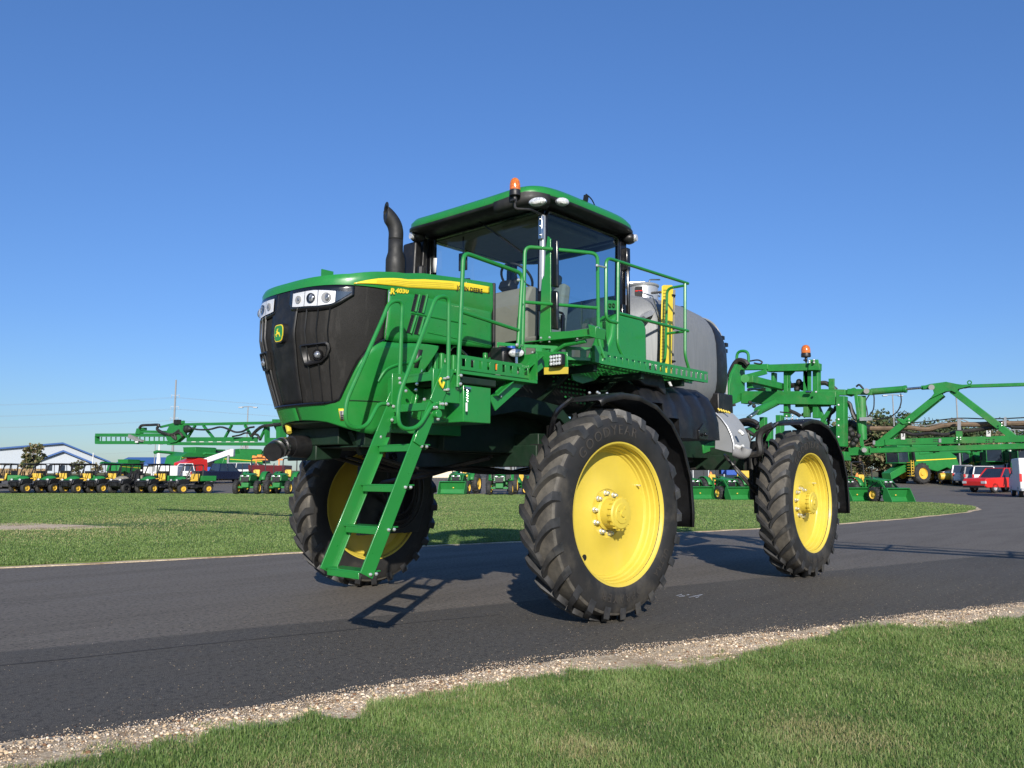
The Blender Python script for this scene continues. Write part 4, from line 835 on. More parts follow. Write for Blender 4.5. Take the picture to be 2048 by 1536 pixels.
m=MB(); slab(m,[Yr(a,b) for a,b in ((1474,728),(1484,731),(1478,750),(1490,757),(1490,783),(1476,790),(1472,806),(1458,812),(1459,790),(1459,770),(1464,748))],(0,-.04,0)); slab(m,[Yr(a,b,.1) for a,b in ((1474,728),(1490,735),(1490,800),(1459,812),(1459,770))],(0,-.04,0)); la=parts(m,'lift_arm_plate',M['green_dusty'],bevel=.004)
m=MB(); m.beam(Yr(1499,758),Yr(1568,775,.7),.10,.10); m.beam(Yr(1499,770,.2),Yr(1560,785,.2),.10,.10); m.beam((-4.0,.45,1.62),(-5.9,.45,2.0),.1,.12); m.beam((-4.0,-.45,1.62),(-5.9,-.45,2.0),.1,.12); m.beam((-4.8,.75,1.6),(-5.9,.75,1.75),.1,.1); part(m,'lift_arm',M['green_dusty'],la,bevel=.006)
m=MB(); m.cyl(Yr(1516,822),Yr(1560,800,.6),.062,n=16); la2=part(m,'lift_cylinder',M['green_dusty'],la); m=MB(); m.cyl(Yr(1496,836),Yr(1516,822),.028,n=12); part(m,'cylinder_rod',M['steel'],la2)
m=MB(); m.cyl(Yr(1490,757,.8),Yr(1490,757,.68),.06,n=16); parts(m,'pivot_boss',M['green_dusty'],la)
m=MB(); m.tube(rounded([X(1473,735,-5.2),X(1474,702,-5.2),X(1497,702,-5.2),X(1497,733,-5.2)],.09),.022,8); part(m,'grab_loop',M['green'],bf)
bc=X(1612,714,-5.95); beacon(bc,.068,bf,[bc,bc+Vector((0,0,-.1)),bc+Vector((0,0,-.22))])
hose=lambda pts,x,r,mt='hose',par=None,nm='hose':part(MB().tube(spline([X(a,b,x) for a,b in pts],5),r,7),nm,M[mt],par)
for pts,x,r in (([(1462,800),(1455,770),(1462,742),(1474,722),(1488,722),(1496,730)],-4.7,.035),([(1468,812),(1462,780),(1466,748),(1476,726),(1492,735)],-4.75,.03),([(1500,722),(1515,720),(1524,724),(1520,728),(1508,726)],-5.5,.012),([(1575,772),(1592,770),(1604,768),(1612,768)],-6.2,.04),([(1636,767),(1650,766),(1662,772),(1672,780)],-6.15,.035),
    ([(1576,752),(1580,765),(1584,772)],-6.2,.02),([(1470,845),(1490,840),(1506,842),(1516,848)],-3.9,.03),([(1472,852),(1492,848),(1508,852),(1516,858)],-4.0,.03),([(1474,860),(1494,862),(1508,870),(1516,864)],-4.0,.025),([(1500,910),(1520,905),(1518,880),(1524,862),(1545,850)],-3.6,.045),([(1478,850),(1490,870),(1500,880),(1510,872)],-3.9,.012),([(1495,866),(1500,880),(1495,892),(1486,896)],-3.2,.016),
    ([(1575,820),(1590,826),(1600,832)],-6.1,.03),([(1655,850),(1660,830),(1668,822),(1672,812)],-6.3,.025),([(1689,802),(1700,808),(1704,825),(1710,838)],-6.1,.025),([(1690,806),(1702,815),(1706,832),(1712,840)],-6.15,.022),([(1560,824),(1580,826),(1595,828),(1605,832)],-5.9,.010),([(1495,780),(1510,778),(1530,779)],-5.5,.018)): hose(pts,x,r,'hose',bf)
m=MB(); 
for a,b in ((1605,775),(1594,778),(1598,764),(1700,860),(1704,868),(1696,876),(1712,880),(1706,888),(1718,872)): m.ball(X(a,b,-6.15),.05,8,6)
for a,b in ((1500,805),(1508,812),(1514,846),(1516,853)): m.ball(X(a,b,-4.6),.03,8,5)
parts(m,'valve_block',M['black_matt'],bf)
m=MB(); m.tube([X(1500,779,-5.4),X(1532,777,-5.4)],.012,6); m.tube([X(1496,812,-5),X(1506,806,-5),X(1518,808,-5)],.014,6); m.tube([X(1612,784,-5.9),X(1623,784,-5.9)],.022,8); m.tube([X(1468,878,-3.5),X(1492,877,-3.5)],.012,6); m.ball(X(1503,832,-4.5),.02,8,5); parts(m,'steel_fitting',M['steel'],bf)
# near boom section (left side of the machine)
XB=-6.2; bx=lambda a,b,x=XB:B(a,b,'x',x)
LB=MB()
def ext(p,q,yend): p,q=Vector(p),Vector(q); return p+(q-p)*((yend-p.y)/(q.y-p.y))
def chord(m,a,b,y_end,h,w=.10,x=XB):
    A0=bx(*a,x); B0=bx(*b,x); m.beam(A0,ext(A0,B0,y_end),w,h)
chord(LB,(1739,901.5),(2048,892.5),7.6,.072,.10); 
A0=bx(1770,884.5,XB+.03); B0=bx(2048,877,XB+.03); LB.beam(A0,Vector((A0.x,7.6,B0.z)),.02,.088); 
ta=bx(1905,773.5); tb_=bx(2048,769); LB.beam(ta,ext(ta,tb_,7.6),.05,.045)
boomL=part(LB,'spray_boom',M['green_dusty'],bevel=.005)
m=MB(); zt=tb_.z; vbar(m,(1751,892),(1882,787),10,XB+.02,.05); vbar(m,(1760,893),(1887,790),7,XB-.12,.03)
vbar(m,(1903,780),(2040,885),10,XB+.02,.05)
for k in range(2):
    y0=3.95+k*1.9; m.beam((XB,y0,1.72),(XB,y0+.9,zt),.05,.06,(1,0,0)); m.beam((XB,y0+.9,zt),(XB,y0+1.8,1.72),.05,.06,(1,0,0))
part(m,'boom_brace',M['green_dusty'],boomL,bevel=.004)
m=MB(); slab(m,[bx(1680+a/5.565,740+b/5.565,XB+.05) for a,b in ((920,180),(1000,155),(1180,130),(1300,155),(1460,175),(1310,212),(1290,255),(1240,232),(1170,240),(1000,320),(1045,260),(1030,210),(920,212))],(-.10,0,0)); slab(m,[bx(1680+a/5.565,740+b/5.565,XB+.04) for a,b in ((630,545),(690,540),(700,555),(765,545),(780,590),(700,605),(655,570))],(-.04,0,0)); slab(m,[bx(1680+a/5.565,740+b/5.565,XB+.03) for a,b in ((380,790),(540,780),(490,840),(470,850),(380,850))],(-.04,0,0)); parts(m,'boom_gusset',M['green_dusty'],boomL,bevel=.004)
m=MB(); m.cyl(bx(1743,783.5),bx(1812,778),.048,n=18); m.cyl(bx(1808,778.3),bx(1813,778),.053,n=18); cy=part(m,'fold_cylinder',M['green_dusty'],boomL); m=MB(); m.cyl(bx(1812,778),bx(1848,775),.018,n=12); part(m,'cylinder_rod',M['steel'],cy)
m=MB(); m.cyl(bx(1843,775.5),bx(1864,774),.03,n=12); vbar(m,(1694,783),(1744,784),9,XB+.05,.08); vbar(m,(1711,789),(1724,893),5,XB+.08,.03); m.cyl(bx(1722,792),bx(1724,880),.068,n=16); vbar(m,(1697,903),(1740,901),13,XB+.05,.10); slab(m,[bx(a,b,XB) for a,b in ((1690,781),(1708,775),(1710,779),(1698,786),(1708,790),(1700,793),(1690,790))],(-.06,0,0)); m.cyl(bx(1728.5,900,XB+.08),bx(1728.5,900,XB-.08),.055,n=18); parts(m,'boom_hinge',M['green_dusty'],boomL,bevel=.004)
m=MB()
for a,b,r in ((1733,782,.038),(1863,774.5,.038),(1728.5,900,.034)): m.cyl(bx(a,b,XB+.12),bx(a,b,XB+.05),r,n=16)
part(m,'hinge_pin',M['grey'],boomL)
m=MB(); m.tube([bx(1939+4*math.cos(t),765+3.5*math.sin(t)) for t in [TAU*k/12 for k in range(12)]],.008,6,closed=True); part(m,'lifting_eye',M['green_dusty'],boomL)
H=lambda pts,r,mt,dx=.0,nm='boom_hose':part(MB().tube(spline([bx(1680+a/5.565,740+b/5.565,XB-.1+dx) for a,b in pts]+[Vector((XB-.1,5.2,bx(2048,740+pts[-1][1]/5.565).z+.02)),Vector((XB-.1,7.5,bx(2048,740+pts[-1][1]/5.565).z))] if pts[-1][0]>2000 else [bx(1680+a/5.565,740+b/5.565,XB-.1+dx) for a,b in pts],6),r,8),nm,M[mt],boomL)
H([(50,640),(200,630),(340,650),(600,650),(760,640),(970,660),(1130,622),(1300,605),(1480,607),(1700,600),(1850,590),(2048,592)],.034,'hose_tan')
H([(660,680),(740,700),(840,722),(1000,705),(1170,720),(1300,690),(1500,670),(1740,635),(1900,615),(2048,640)],.024,'hose')
H([(790,590),(1000,570),(1310,537),(1600,543),(1850,540),(2048,530)],.008,'hose'); H([(790,600),(960,618),(1120,590),(1310,540),(1480,600),(1600,632),(1740,600),(1850,575)],.007,'grey')
H([(376,270),(380,340),(370,440),(315,520)],.009,'black_matt',.12); H([(675,262),(680,360),(640,460),(540,530),(430,550),(310,550)],.009,'black_matt',.12); H([(330,270),(285,350),(300,440),(315,560)],.008,'black_matt',.1); H([(180,185),(215,165),(260,210)],.014,'black_matt',.1)
H([(50,345),(100,380),(140,470),(175,550)],.03,'hose',.05); H([(50,620),(120,600),(200,640),(340,655)],.06,'hose',.0)
m=MB(); vbar(m,(1918,862),(1918,884),9,XB+.05,.02); bk=part(m,'hose_bracket',M['green_dusty'],boomL); m=MB(); vbar(m,(1918,838),(1918,860),4.5,XB+.05,.03); vbar(m,(2010,834),(2010,852),3,XB+.02,.03); m.box(bx(1732,838,XB+.1),(.06,.16,.05)); part(m,'hose_clamp',M['silver'],bk)
m=MB()
for a,b in ((1914,875),(1921,875),(1914,879),(1921,879),(1818,838.5),(1818,845),(2003.5,846),(2003.5,851)): m.ball(bx(a,b,XB+.08),.010,8,5)
part(m,'bolt',M['bolt'],boomL)
for (a,b) in ((1806,872),(1977,866)):
    m=MB(); vbar(m,(a,b-5),(a,b+7),6,XB+.05,.004); tg=part(m,'white_number_tag',M['white'],boomL); vs,fs=text_geo('3' if a<1900 else '5',.06,.001); c=bx(a-1.5,b+1,XB+.056); mm=MB(); mm.add([(c.x+v.z,c.y+v.x,c.z+v.y) for v in vs],fs); part(mm,'tag_digit',M['text_black'],tg,smooth=False)
for (a,b,t) in ((1880,881,'2'),(1748,885,'1')):
    m=MB(); vbar(m,(a,b-4),(a,b+4),3.6,XB+.05,.004); part(m,'section_sticker',M['poly_grey'],boomL)
m=MB()
for a in (1826,1830,1868,1872,1876,1973,1978,1987,2048-60): 
    for b in (879,883): m.cyl(bx(a,b,XB+.041),bx(a,b,XB+.043),.008,n=8)
parts(m,'punched_hole',M['text_black'],boomL)
m=MB()
for k in range(9): y=2.3+k*.508; m.cyl((XB,y,1.66),(XB,y,1.58),.016,n=8); m.box((XB-.02,y,1.61),(.05,.12,.04))
part(m,'spray_nozzle',M['black'],boomL)
# far boom section (right side of the machine)
P0=Vector((-6.2,-1.6,0)); P1=Vector((-4.1,-20,0)); dv=P1-P0; nv=Vector((-dv.y,dv.x,0)).normalized()
if nv.x<0: nv=-nv
q=lambda a,b,o=0:Bp(a,b,P0+nv*o,nv)
def fb_(m,a,b,wpx,o=0,dx=.1):
    A0,B0=q(*a,o),q(*b,o); s_=(A0-CAM).dot(FW)/F_PX; n=(B0-A0).normalized(); t=n.cross(nv).normalized()*wpx*s_/2; slab(m,[A0-t,A0+t,B0+t,B0-t],-nv*dx)
m=MB(); fb_(m,(190,885),(336,885),6,.05,.14); fb_(m,(190,870),(330,870),6,.05,.14); fb_(m,(190,872),(190,886),2,.05,.14)
for k in range(16): fb_(m,(193+k*9.6,874),(193+k*9.6,884),3.6,.0,.01)
fb_(m,(334,887),(720,889),6,.05,.12); fb_(m,(373,879),(514,879),9,.03,.03); fb_(m,(530,880),(700,882),9,.03,.03); fb_(m,(362,849),(720,842),5,.03,.08)
fb=part(m,'spray_boom',M['green_far'])
m=MB()
for a,b in (((374,875),(389,851)),((405,851),(427,878)),((447,878),(462,850)),((488,850),(504,877)),((518,880),(531,852)),((548,850),(562,878)),((360,852),(372,874)),((590,878),(605,850)),((630,850),(645,878)),((670,878),(685,850))): fb_(m,a,b,4.5,.02,.05)
fb_(m,(531,846),(531,884),7,.05,.1); fb_(m,(556,840),(556,885),12,.1,.2); fb_(m,(544,842),(560,842),7,.1,.1)
part(m,'boom_brace',M['green_far'],fb)
m=MB(); slab(m,[q(a,b,.08) for a,b in ((270,868),(273,857),(286,855),(286,860),(280,861),(279,868))],-nv*.12); slab(m,[q(a,b,.1) for a,b in ((330,868),(338,852),(352,846),(360,850),(364,860),(366,872),(352,884),(340,886),(334,880))],-nv*.14); fb_(m,(281,863),(330,864),5,.06,.06); fb_(m,(320,854),(354,846),4,.06,.04); fb_(m,(354,846),(366,844),6,.06,.06); part(m,'boom_fold_joint',M['green_far'],fb)
m=MB(); fb_(m,(256,872),(270,878),7,.12,.1); fb_(m,(270,878),(283,882),3,.12,.1); part(m,'end_nozzle_arm',M['grey'],fb); m=MB(); fb_(m,(270,883.5),(275,883.5),4,.13,.02); part(m,'white_label',M['white'],fb)
for pts,r in (([(279,856),(284,851),(300,850),(318,850),(314,858),(328,866),(345,869),(358,861)],.040),([(384,856),(395,859),(418,859),(440,854),(456,858),(470,864),(485,863),(497,856),(508,854)],.026),([(465,873),(480,870),(490,866),(500,867)],.022),([(503,872),(512,862),(525,853),(545,850),(560,848)],.04),([(344,872),(352,878),(350,868),(360,866),(366,874)],.035),([(505,868),(515,870),(520,880)],.03)):
    part(MB().tube(spline([q(a,b,.12) for a,b in pts],4),r,6),'boom_hose',M['hose'],fb)
m=MB(); m.box(q(355,844,.1),(.12,.2,.12)); m.ball(q(374,858,.1),.11,8,6); m.ball(q(378,858,.12),.08,8,6); parts(m,'valve_block',M['black_matt'],fb)
m=MB()
for a in (383,399,417,434,452,469,486,500): fb_(m,(a,883.6),(a+8,883.6),1.6,.06,.01)
part(m,'reflector_strip',M['white'],fb)
# =================================================================== GROUND
def ed(x,y): v=Vector((x-CX,y-CY)); return v.dot(Vector((RH.x,RH.y))), v.dot(Vector((FH.x,FH.y)))
def from_ed(e,d,z): p=Vector((CX,CY,0))+FH*d+RH*e; return Vector((p.x,p.y,z))
def base_mat(name, stops, sc1, sc2, rough=.95, bstr=.5, bdist=.02, extra=None):
    m,nt,b=mat_new(name); f=noise(nt,sc1,6,.65); g=noise(nt,sc2,5,.7)
    c=ramp(nt,f,stops); c=mix(nt,ramp(nt,g,[(.35,.0),(.7,.55)]),c,mix(nt,1.0,c,(.45,.45,.45),'MULTIPLY'))
    if extra: c=extra(nt,c)
    nt.links.new(c,b.inputs['Base Color']); b.inputs['Roughness'].default_value=rough; b.inputs['Specular IOR Level'].default_value=.2; bump(nt,b,g,bstr,bdist); return m
def asphalt_mat():
    m,nt,b=mat_new('asphalt'); tc=node(nt,'ShaderNodeTexCoord'); O=tc.outputs['Object']
    def M1(op,a,b_=None,c=None):
        n=node(nt,'ShaderNodeMath'); n.operation=op
        for i,v in enumerate((a,b_,c)):
            if v is None: continue
            if hasattr(v,'is_output'): nt.links.new(v,n.inputs[i])
            else: n.inputs[i].default_value=v
        return n.outputs[0]
    sx=node(nt,'ShaderNodeSeparateXYZ'); nt.links.new(O,sx.inputs[0])
    wob=noise(nt,.35,2); v=M1('ADD',M1('MULTIPLY_ADD',sx.outputs[0],.27,sx.outputs[1]),M1('MULTIPLY',wob,.12))   # lane coordinate
    mp=node(nt,'ShaderNodeMapping'); mp.inputs['Rotation'].default_value=(0,0,R(14)); mp.inputs['Scale'].default_value=(.22,1.6,1); nt.links.new(O,mp.inputs[0])
    streak=noise(nt,1.1,5,.65,mp.outputs[0],.4); big=noise(nt,.25,4); fine=noise(nt,170,3,.8); mid=noise(nt,26,3,.7)
    lane=M1('SMOOTHSTEP' if False else 'SUBTRACT',v,.38); lane=M1('MULTIPLY',lane,14); lane=M1('MINIMUM',M1('MAXIMUM',lane,0),1)
    c=mix(nt,lane,(.138,.119,.098),(.041,.038,.035))
    c=mix(nt,ramp(nt,streak,[(.46,0),(.60,.55)]),c,mix(nt,1.0,c,(.62,.63,.66),'MULTIPLY')); c=mix(nt,ramp(nt,big,[(.45,0),(.7,.35)]),c,(.092,.080,.067))
    c=mix(nt,ramp(nt,fine,[(.46,0),(.58,.75)]),c,(.18,.165,.14)); c=mix(nt,ramp(nt,mid,[(.36,.7),(.5,0)]),c,(.030,.027,.025))
    vo=node(nt,'ShaderNodeTexVoronoi'); vo.inputs['Scale'].default_value=9; nt.links.new(O,vo.inputs[0]); c=mix(nt,ramp(nt,vo.outputs[0],[(.035,1),(.05,0)]),c,(.30,.29,.27))
    vc=node(nt,'ShaderNodeTexVoronoi'); vc.feature='DISTANCE_TO_EDGE'; vc.inputs['Scale'].default_value=.22; nt.links.new(O,vc.inputs[0])
    nt.links.new(c,b.inputs['Base Color']); nt.links.new(ramp(nt,streak,[(.3,.75),(.7,.92)]),b.inputs['Roughness']); b.inputs['Specular IOR Level'].default_value=.22
    bump(nt,b,fine,.6,.006); return m
M['asphalt']=asphalt_mat()
M['soil']=base_mat('dirt_ground',[(.35,(.10,.085,.05)),(.65,(.20,.17,.11))],3,40)
M['field']=base_mat('field_grass',[(.3,(.09,.10,.035)),(.7,(.19,.16,.07))],.05,.8)
def lawn_extra(nt,c):
    f=noise(nt,.16,5,.7); c=mix(nt,ramp(nt,f,[(.56,0),(.70,.55)]),c,(.16,.125,.065)); return mix(nt,ramp(nt,noise(nt,.45,4,.6),[(.45,0),(.7,.4)]),c,(.075,.140,.035))
M['lawn']=base_mat('lawn_base',[(.30,(.075,.125,.030)),(.5,(.105,.160,.042)),(.7,(.14,.185,.06))],1.3,22,extra=lawn_extra,bstr=.8,bdist=.03)
M['gravel']=base_mat('gravel_base',[(.32,(.38,.28,.18)),(.5,(.62,.49,.33)),(.66,(.80,.68,.50))],28,60,bstr=.9,bdist=.012,extra=lambda nt,c:mix(nt,ramp(nt,noise(nt,1.4,5,.7),[(.50,0),(.64,.7)]),c,(.26,.165,.085)))
# far terrain
m=MB(); rows=[]
for d in [-40,-10,2,20,56.9,60,70,80,92,120,160,220,320,500,900,1800]: rows.append([from_ed(e,d,HGT(d)-.06) for e in (-1500,-700,-300,-120,-60,-30,0,30,60,120,300,700,1500)])
m.grid(rows); g=m.build('ground',M['field'],smooth=True,angle=180); tag(g,kind='structure')
# near edge of the road, world coordinates
near=[(60,-15),(30,-6.4),(12,-1.0),(8,.25),(4.619,1.437)]+[tuple(B(px,py,'z',0))[:2] for px,py in ((250,1447),(500,1410),(750,1371),(1000,1331),(1250,1298),(1450,1272),(1750,1237),(2048,1206))]+[(-8,5.6),(-20,9.6),(-40,16),(-70,26)]
nx=[p[0] for p in near][::-1]; ny=[p[1] for p in near][::-1]
road_y=lambda x:float(np.interp(x,nx,ny))
from mathutils import noise as mn
def nz(x,y,s): return mn.noise((x*s,y*s,.37))
m=MB(); xs=lin(60,-70,520); a=[(x,road_y(x)+.035*nz(x,0,5)+.03*nz(x,3,17)+.012*nz(x,5,60),0) for x in xs]
far_=[(-70,-75),(60,-75)]
rows=[[Vector(p)+Vector((0,.24,0)),Vector((p[0],p[1]-.6,0)),Vector((p[0],-30,0)),Vector((p[0],-130,0))] for p in a]
m.grid(rows,True); 
road=m.build('road',M['asphalt'],smooth=False); tag(road,kind='structure')
m=MB(); m.grid([[from_ed(e,d,HGT(d)+(.0 if d>57 else -.004)+.006) for e in (-90,-60,-30,-10,0,10,30,60,95)] for d in (56.5,57,60,65,70,75,80,86,92)]); lot=m.build('parking_lot',M['asphalt']); tag(lot,kind='structure')
# lawn island between road and lot
isl_px=[(0,1137),(150,1131),(300,1123),(450,1115),(590,1107),(760,1097),(900,1091),(1060,1084),(1200,1076),(1360,1066),(1500,1059),(1600,1053),(1700,1047),(1800,1039),(1880,1031),(1940,1024),(1962,1019),(1950,1013),(1900,1008),(1840,1005),(1780,1003.5),(1600,1001),(1400,998.5),(1200,993),(1000,989.5),(800,988),(600,987.5),(400,987),(200,987),(0,987.5)]
isl=[tuple(B(px,py,'z',0))[:2] for px,py in isl_px]; isl=[(14,-9.5),(8.5,-8.2)]+isl+[(-2,-72),(30,-60)]
def dense(poly,k=.25,amp=.05):
    out=[]
    for i in range(len(poly)):
        a,b=Vector(poly[i]),Vector(poly[(i+1)%len(poly)]); n=max(1,min(60,int((b-a).length/k)))
        for j in range(n):
            p=a+(b-a)*j/n; out.append((p.x+amp*nz(p.x,p.y,1.3)+amp*.6*nz(p.x,p.y,5),p.y+amp*nz(p.y,p.x,1.3)+amp*.6*nz(p.y,p.x+9,5)))
    return out
iso=dense(isl,.3,.10)
def inpoly(x,y,poly):
    P=np.array(poly); x0,y0=P[:,0],P[:,1]; x1,y1=np.roll(x0,-1),np.roll(y0,-1); x=np.asarray(x)[:,None]; y=np.asarray(y)[:,None]
    c=((y0>y)!=(y1>y))&(x<(x1-x0)*(y-y0)/(y1-y0+1e-12)+x0); return c.sum(1)%2==1
cen=Vector((sum(p[0] for p in iso)/len(iso),sum(p[1] for p in iso)/len(iso)))
def poly_sheet(name,poly,z,mat,skirt=.04):
    bm=bmesh.new(); vs=[bm.verts.new((x,y,z)) for x,y in poly]; f=bm.faces.new(vs); bmesh.ops.triangulate(bm,faces=[f])
    lo=[bm.verts.new((x,y,z-skirt)) for x,y in poly]
    for i in range(len(vs)):
        j=(i+1)%len(vs)
        try: bm.faces.new((vs[i],vs[j],lo[j],lo[i]))
        except Exception: pass
    bmesh.ops.recalc_face_normals(bm,faces=bm.faces); me=bpy.data.meshes.new(name); bm.to_mesh(me); bm.free(); me.materials.append(mat); o=bpy.data.objects.new(name,me); C.objects.link(o); tag(o,kind='structure'); return o
poly_sheet('gravel_edge',dense([(p[0]+(-.0),p[1]) for p in isl],.3,.05),.010,M['gravel'],.02)
inset=[]
for i,(x,y) in enumerate(iso):
    a=Vector(iso[i-1]); b=Vector(iso[(i+1)%len(iso)]); t=(b-a).normalized(); n=Vector((-t.y,t.x)); w=.13+.10*nz(x,y,.5)+.10*nz(x,y,2.5)
    c=Vector((x,y)); c1=c+n*w; c2=c-n*w
    inset.append(c1)
# choose inward side by area comparison
def area(P): return abs(sum(P[i][0]*P[(i+1)%len(P)][1]-P[(i+1)%len(P)][0]*P[i][1] for i in range(len(P))))
if area(inset)>area(iso): inset=[Vector(iso[i])*2-Vector(inset[i]) for i in range(len(iso))]
inset=[(p[0],p[1]) for p in inset]
poly_sheet('lawn',inset,.028,M['lawn'],.03)
poly_sheet('dirt_path',dense([tuple(B(px,py,'z',0))[:2] for px,py in ((-400,1040),(-100,1047),(0,1049),(60,1048.5),(150,1052.5),(238,1057),(150,1061),(60,1062.5),(0,1063),(-200,1068))],.3,.08),.036,M['gravel'],.02)
# near lawn and gravel
lawn_px=[(-500,1640),(-200,1600),(60,1560),(215,1531),(300,1503),(390,1500),(440,1470),(520,1462),(640,1442),(700,1456),(760,1422),(900,1400),(1000,1378),(1050,1366),(1200,1352),(1300,1346),(1400,1346),(1450,1332),(1510,1318),(1620,1290),(1700,1266),(1800,1262),(1900,1266),(1960,1251),(2048,1241),(2300,1222)]
le=[tuple(B(px,py,'z',0))[:2] for px,py in lawn_px]; le=[(40,0),(14,2.4)]+[p for p in le]+[(-12,9),(-30,15),(-70,28.5)]
lx=[p[0] for p in le][::-1]; ly=[p[1] for p in le][::-1]
def lawn_y(x): return float(np.interp(x,lx,ly))+.06*nz(x,1,3)+.03*nz(x,7,11)
m=MB(); xs=lin(40,-60,700); m.grid([[Vector((x,road_y(x)+.10+.06*nz(x,0,3)+.04*nz(x,2,14),.003)),Vector((x,road_y(x)+.28,.012)),Vector((x,lawn_y(x)+.1,.018)),Vector((x,lawn_y(x)+.5,.0))] for x in xs],True); gv=m.build('gravel_shoulder',M['gravel'],smooth=False); tag(gv,kind='structure')
m=MB(); m.grid([[Vector((x,lawn_y(x)+.02,.0)),Vector((x,lawn_y(x)+.06,.024)),Vector((x,lawn_y(x)+.5,.03)),Vector((x,lawn_y(x)+40,.03))] for x in xs],True); nl=m.build('near_lawn',M['lawn'],smooth=False); tag(nl,kind='structure')
# ---- blades
def blade_mat():
    m,nt,b=mat_new('grass_blades'); a=node(nt,'ShaderNodeAttribute'); a.attribute_name='tone'
    s=node(nt,'ShaderNodeSeparateColor'); nt.links.new(a.outputs['Color'],s.inputs[0])
    c=ramp(nt,s.outputs[0],[(0,(.060,.125,.028)),(.4,(.125,.225,.050)),(.75,(.205,.305,.085)),(1,(.31,.38,.15))]); c=mix(nt,s.outputs[1],c,(.42,.36,.18))
    nt.links.new(c,b.inputs['Base Color']); b.inputs['Roughness'].default_value=.5; b.inputs['Specular IOR Level'].default_value=.35
    tr=node(nt,'ShaderNodeBsdfTranslucent'); nt.links.new(c,tr.inputs[0]); mx=node(nt,'ShaderNodeMixShader'); mx.inputs[0].default_value=.3; nt.links.new(b.outputs[0],mx.inputs[1]); nt.links.new(tr.outputs[0],mx.inputs[2]); nt.links.new(mx.outputs[0],nt.nodes['Material Output'].inputs[0]); return m
M['blades']=blade_mat()
rg=np.random.default_rng(3)
def smooth_noise(x,y,s,seed):
    r=np.random.default_rng(seed); out=np.zeros_like(x)
    for k in range(5):
        a=r.uniform(0,TAU); f=s*r.uniform(.6,1.7); p=r.uniform(0,TAU); q=r.uniform(0,TAU)
        out+=np.sin((x*np.cos(a)+y*np.sin(a))*f+p+1.5*np.sin((x*np.sin(a)-y*np.cos(a))*f*.7+q))
    return out/5
def blades(name,x,y,z0,h,w,tone,dry,label,lean=.5):
    n=len(x); az=rg.uniform(0,TAU,n); la=rg.uniform(0,TAU,n); ln=h*rg.uniform(.1,1.0,n)*lean
    ax,ay=np.cos(az)*w/2,np.sin(az)*w/2; lx_,ly_=np.cos(la)*ln,np.sin(la)*ln; z=np.full(n,z0)
    V=np.empty((n,5,3)); V[:,0]=np.stack([x-ax,y-ay,z],-1); V[:,1]=np.stack([x+ax,y+ay,z],-1)
    V[:,2]=np.stack([x+ax*.8+lx_*.3,y+ay*.8+ly_*.3,z+h*.6],-1); V[:,3]=np.stack([x-ax*.8+lx_*.3,y-ay*.8+ly_*.3,z+h*.6],-1); V[:,4]=np.stack([x+lx_,y+ly_,z+h*(1-.25*lean)],-1)
    me=bpy.data.meshes.new(name); me.vertices.add(n*5); me.vertices.foreach_set('co',V.ravel())
    base=(np.arange(n)*5)[:,None]; loops=np.concatenate([base+np.array([[0,1,2,3]]),base+np.array([[3,2,4]])],1).ravel()
    me.loops.add(n*7); me.loops.foreach_set('vertex_index',loops.astype(np.int32)); me.polygons.add(n*2)
    st=(np.arange(n)*7)[:,None]+np.array([[0,4]]); me.polygons.foreach_set('loop_start',st.ravel().astype(np.int32))
    at=me.attributes.new('tone','FLOAT_COLOR','POINT'); col=np.zeros((n,5,4),np.float32); col[...,0]=tone[:,None]; col[...,1]=dry[:,None]; col[...,3]=1; at.data.foreach_set('color',col.ravel())
    me.update(calc_edges=True); me.materials.append(M['blades']); o=bpy.data.objects.new(name,me); C.objects.link(o); tag(o,label,'grass',kind='stuff'); return o
def lawn_y_np(x): return np.interp(x,lx,ly)
N=1700000; d=2.3+ (rg.random(N)**.8)*11; e=rg.uniform(-.78,.78,N)*d+rg.uniform(-.5,.5,N); X_=CX+FH.x*d+RH.x*e; Y_=CY+FH.y*d+RH.y*e
off=Y_-lawn_y_np(X_)-(.09*smooth_noise(X_,Y_,6,1)+.09*smooth_noise(X_,Y_,21,2)-.01)
keep=(off>0)&(rg.random(N)<np.clip(1.25-d/14,.25,1)); X_,Y_,off,d=X_[keep],Y_[keep],off[keep],d[keep]; n=len(X_)
cl=smooth_noise(X_,Y_,4.5,5); cl2=smooth_noise(X_,Y_,14,6)
h=.018+.020*rg.random(n)+.012*np.clip(cl+.2,0,1)+.010*np.clip(cl2,0,1)+.03*(rg.random(n)>.985); h*=1+.9*np.exp(-off/.10)*rg.random(n)
def spot(px,py,r): c=B(px,py,'z',0); return np.exp(-((X_-c.x)**2+(Y_-c.y)**2)/r**2)
tuft=spot(1815,1290,.22)+.8*spot(1740,1265,.2); h+=.07*tuft*rg.random(n)
dry=np.clip(1.1*spot(1640,1478,.30)+.9*spot(1175,1515,.22)+.8*spot(1985,1330,.30)+.5*spot(1760,1500,.2)+.5*spot(700,1530,.3)+.6*spot(1080,1440,.15)+.3*(smooth_noise(X_,Y_,3.1,9)>.45)-.15,0,1)
dry=np.where(rg.random(n)<.11+dry*.6,rg.uniform(.5,1,n),rg.uniform(0,.12,n)+.1*dry)
tone=np.clip(.42+.30*cl+.22*cl2+rg.normal(0,.17,n),0,1)
blades('grass_near',X_,Y_,.022,h,.0017+.0005*d*rg.uniform(.4,1.0,n)*.7,tone,dry,'green grass with dry straw patches growing in the foreground below the gravel shoulder',.75)
N=720000; d=11+(rg.random(N)**1.6)*46; e=rg.uniform(-.95,.85,N)*d; X_=CX+FH.x*d+RH.x*e; Y_=CY+FH.y*d+RH.y*e
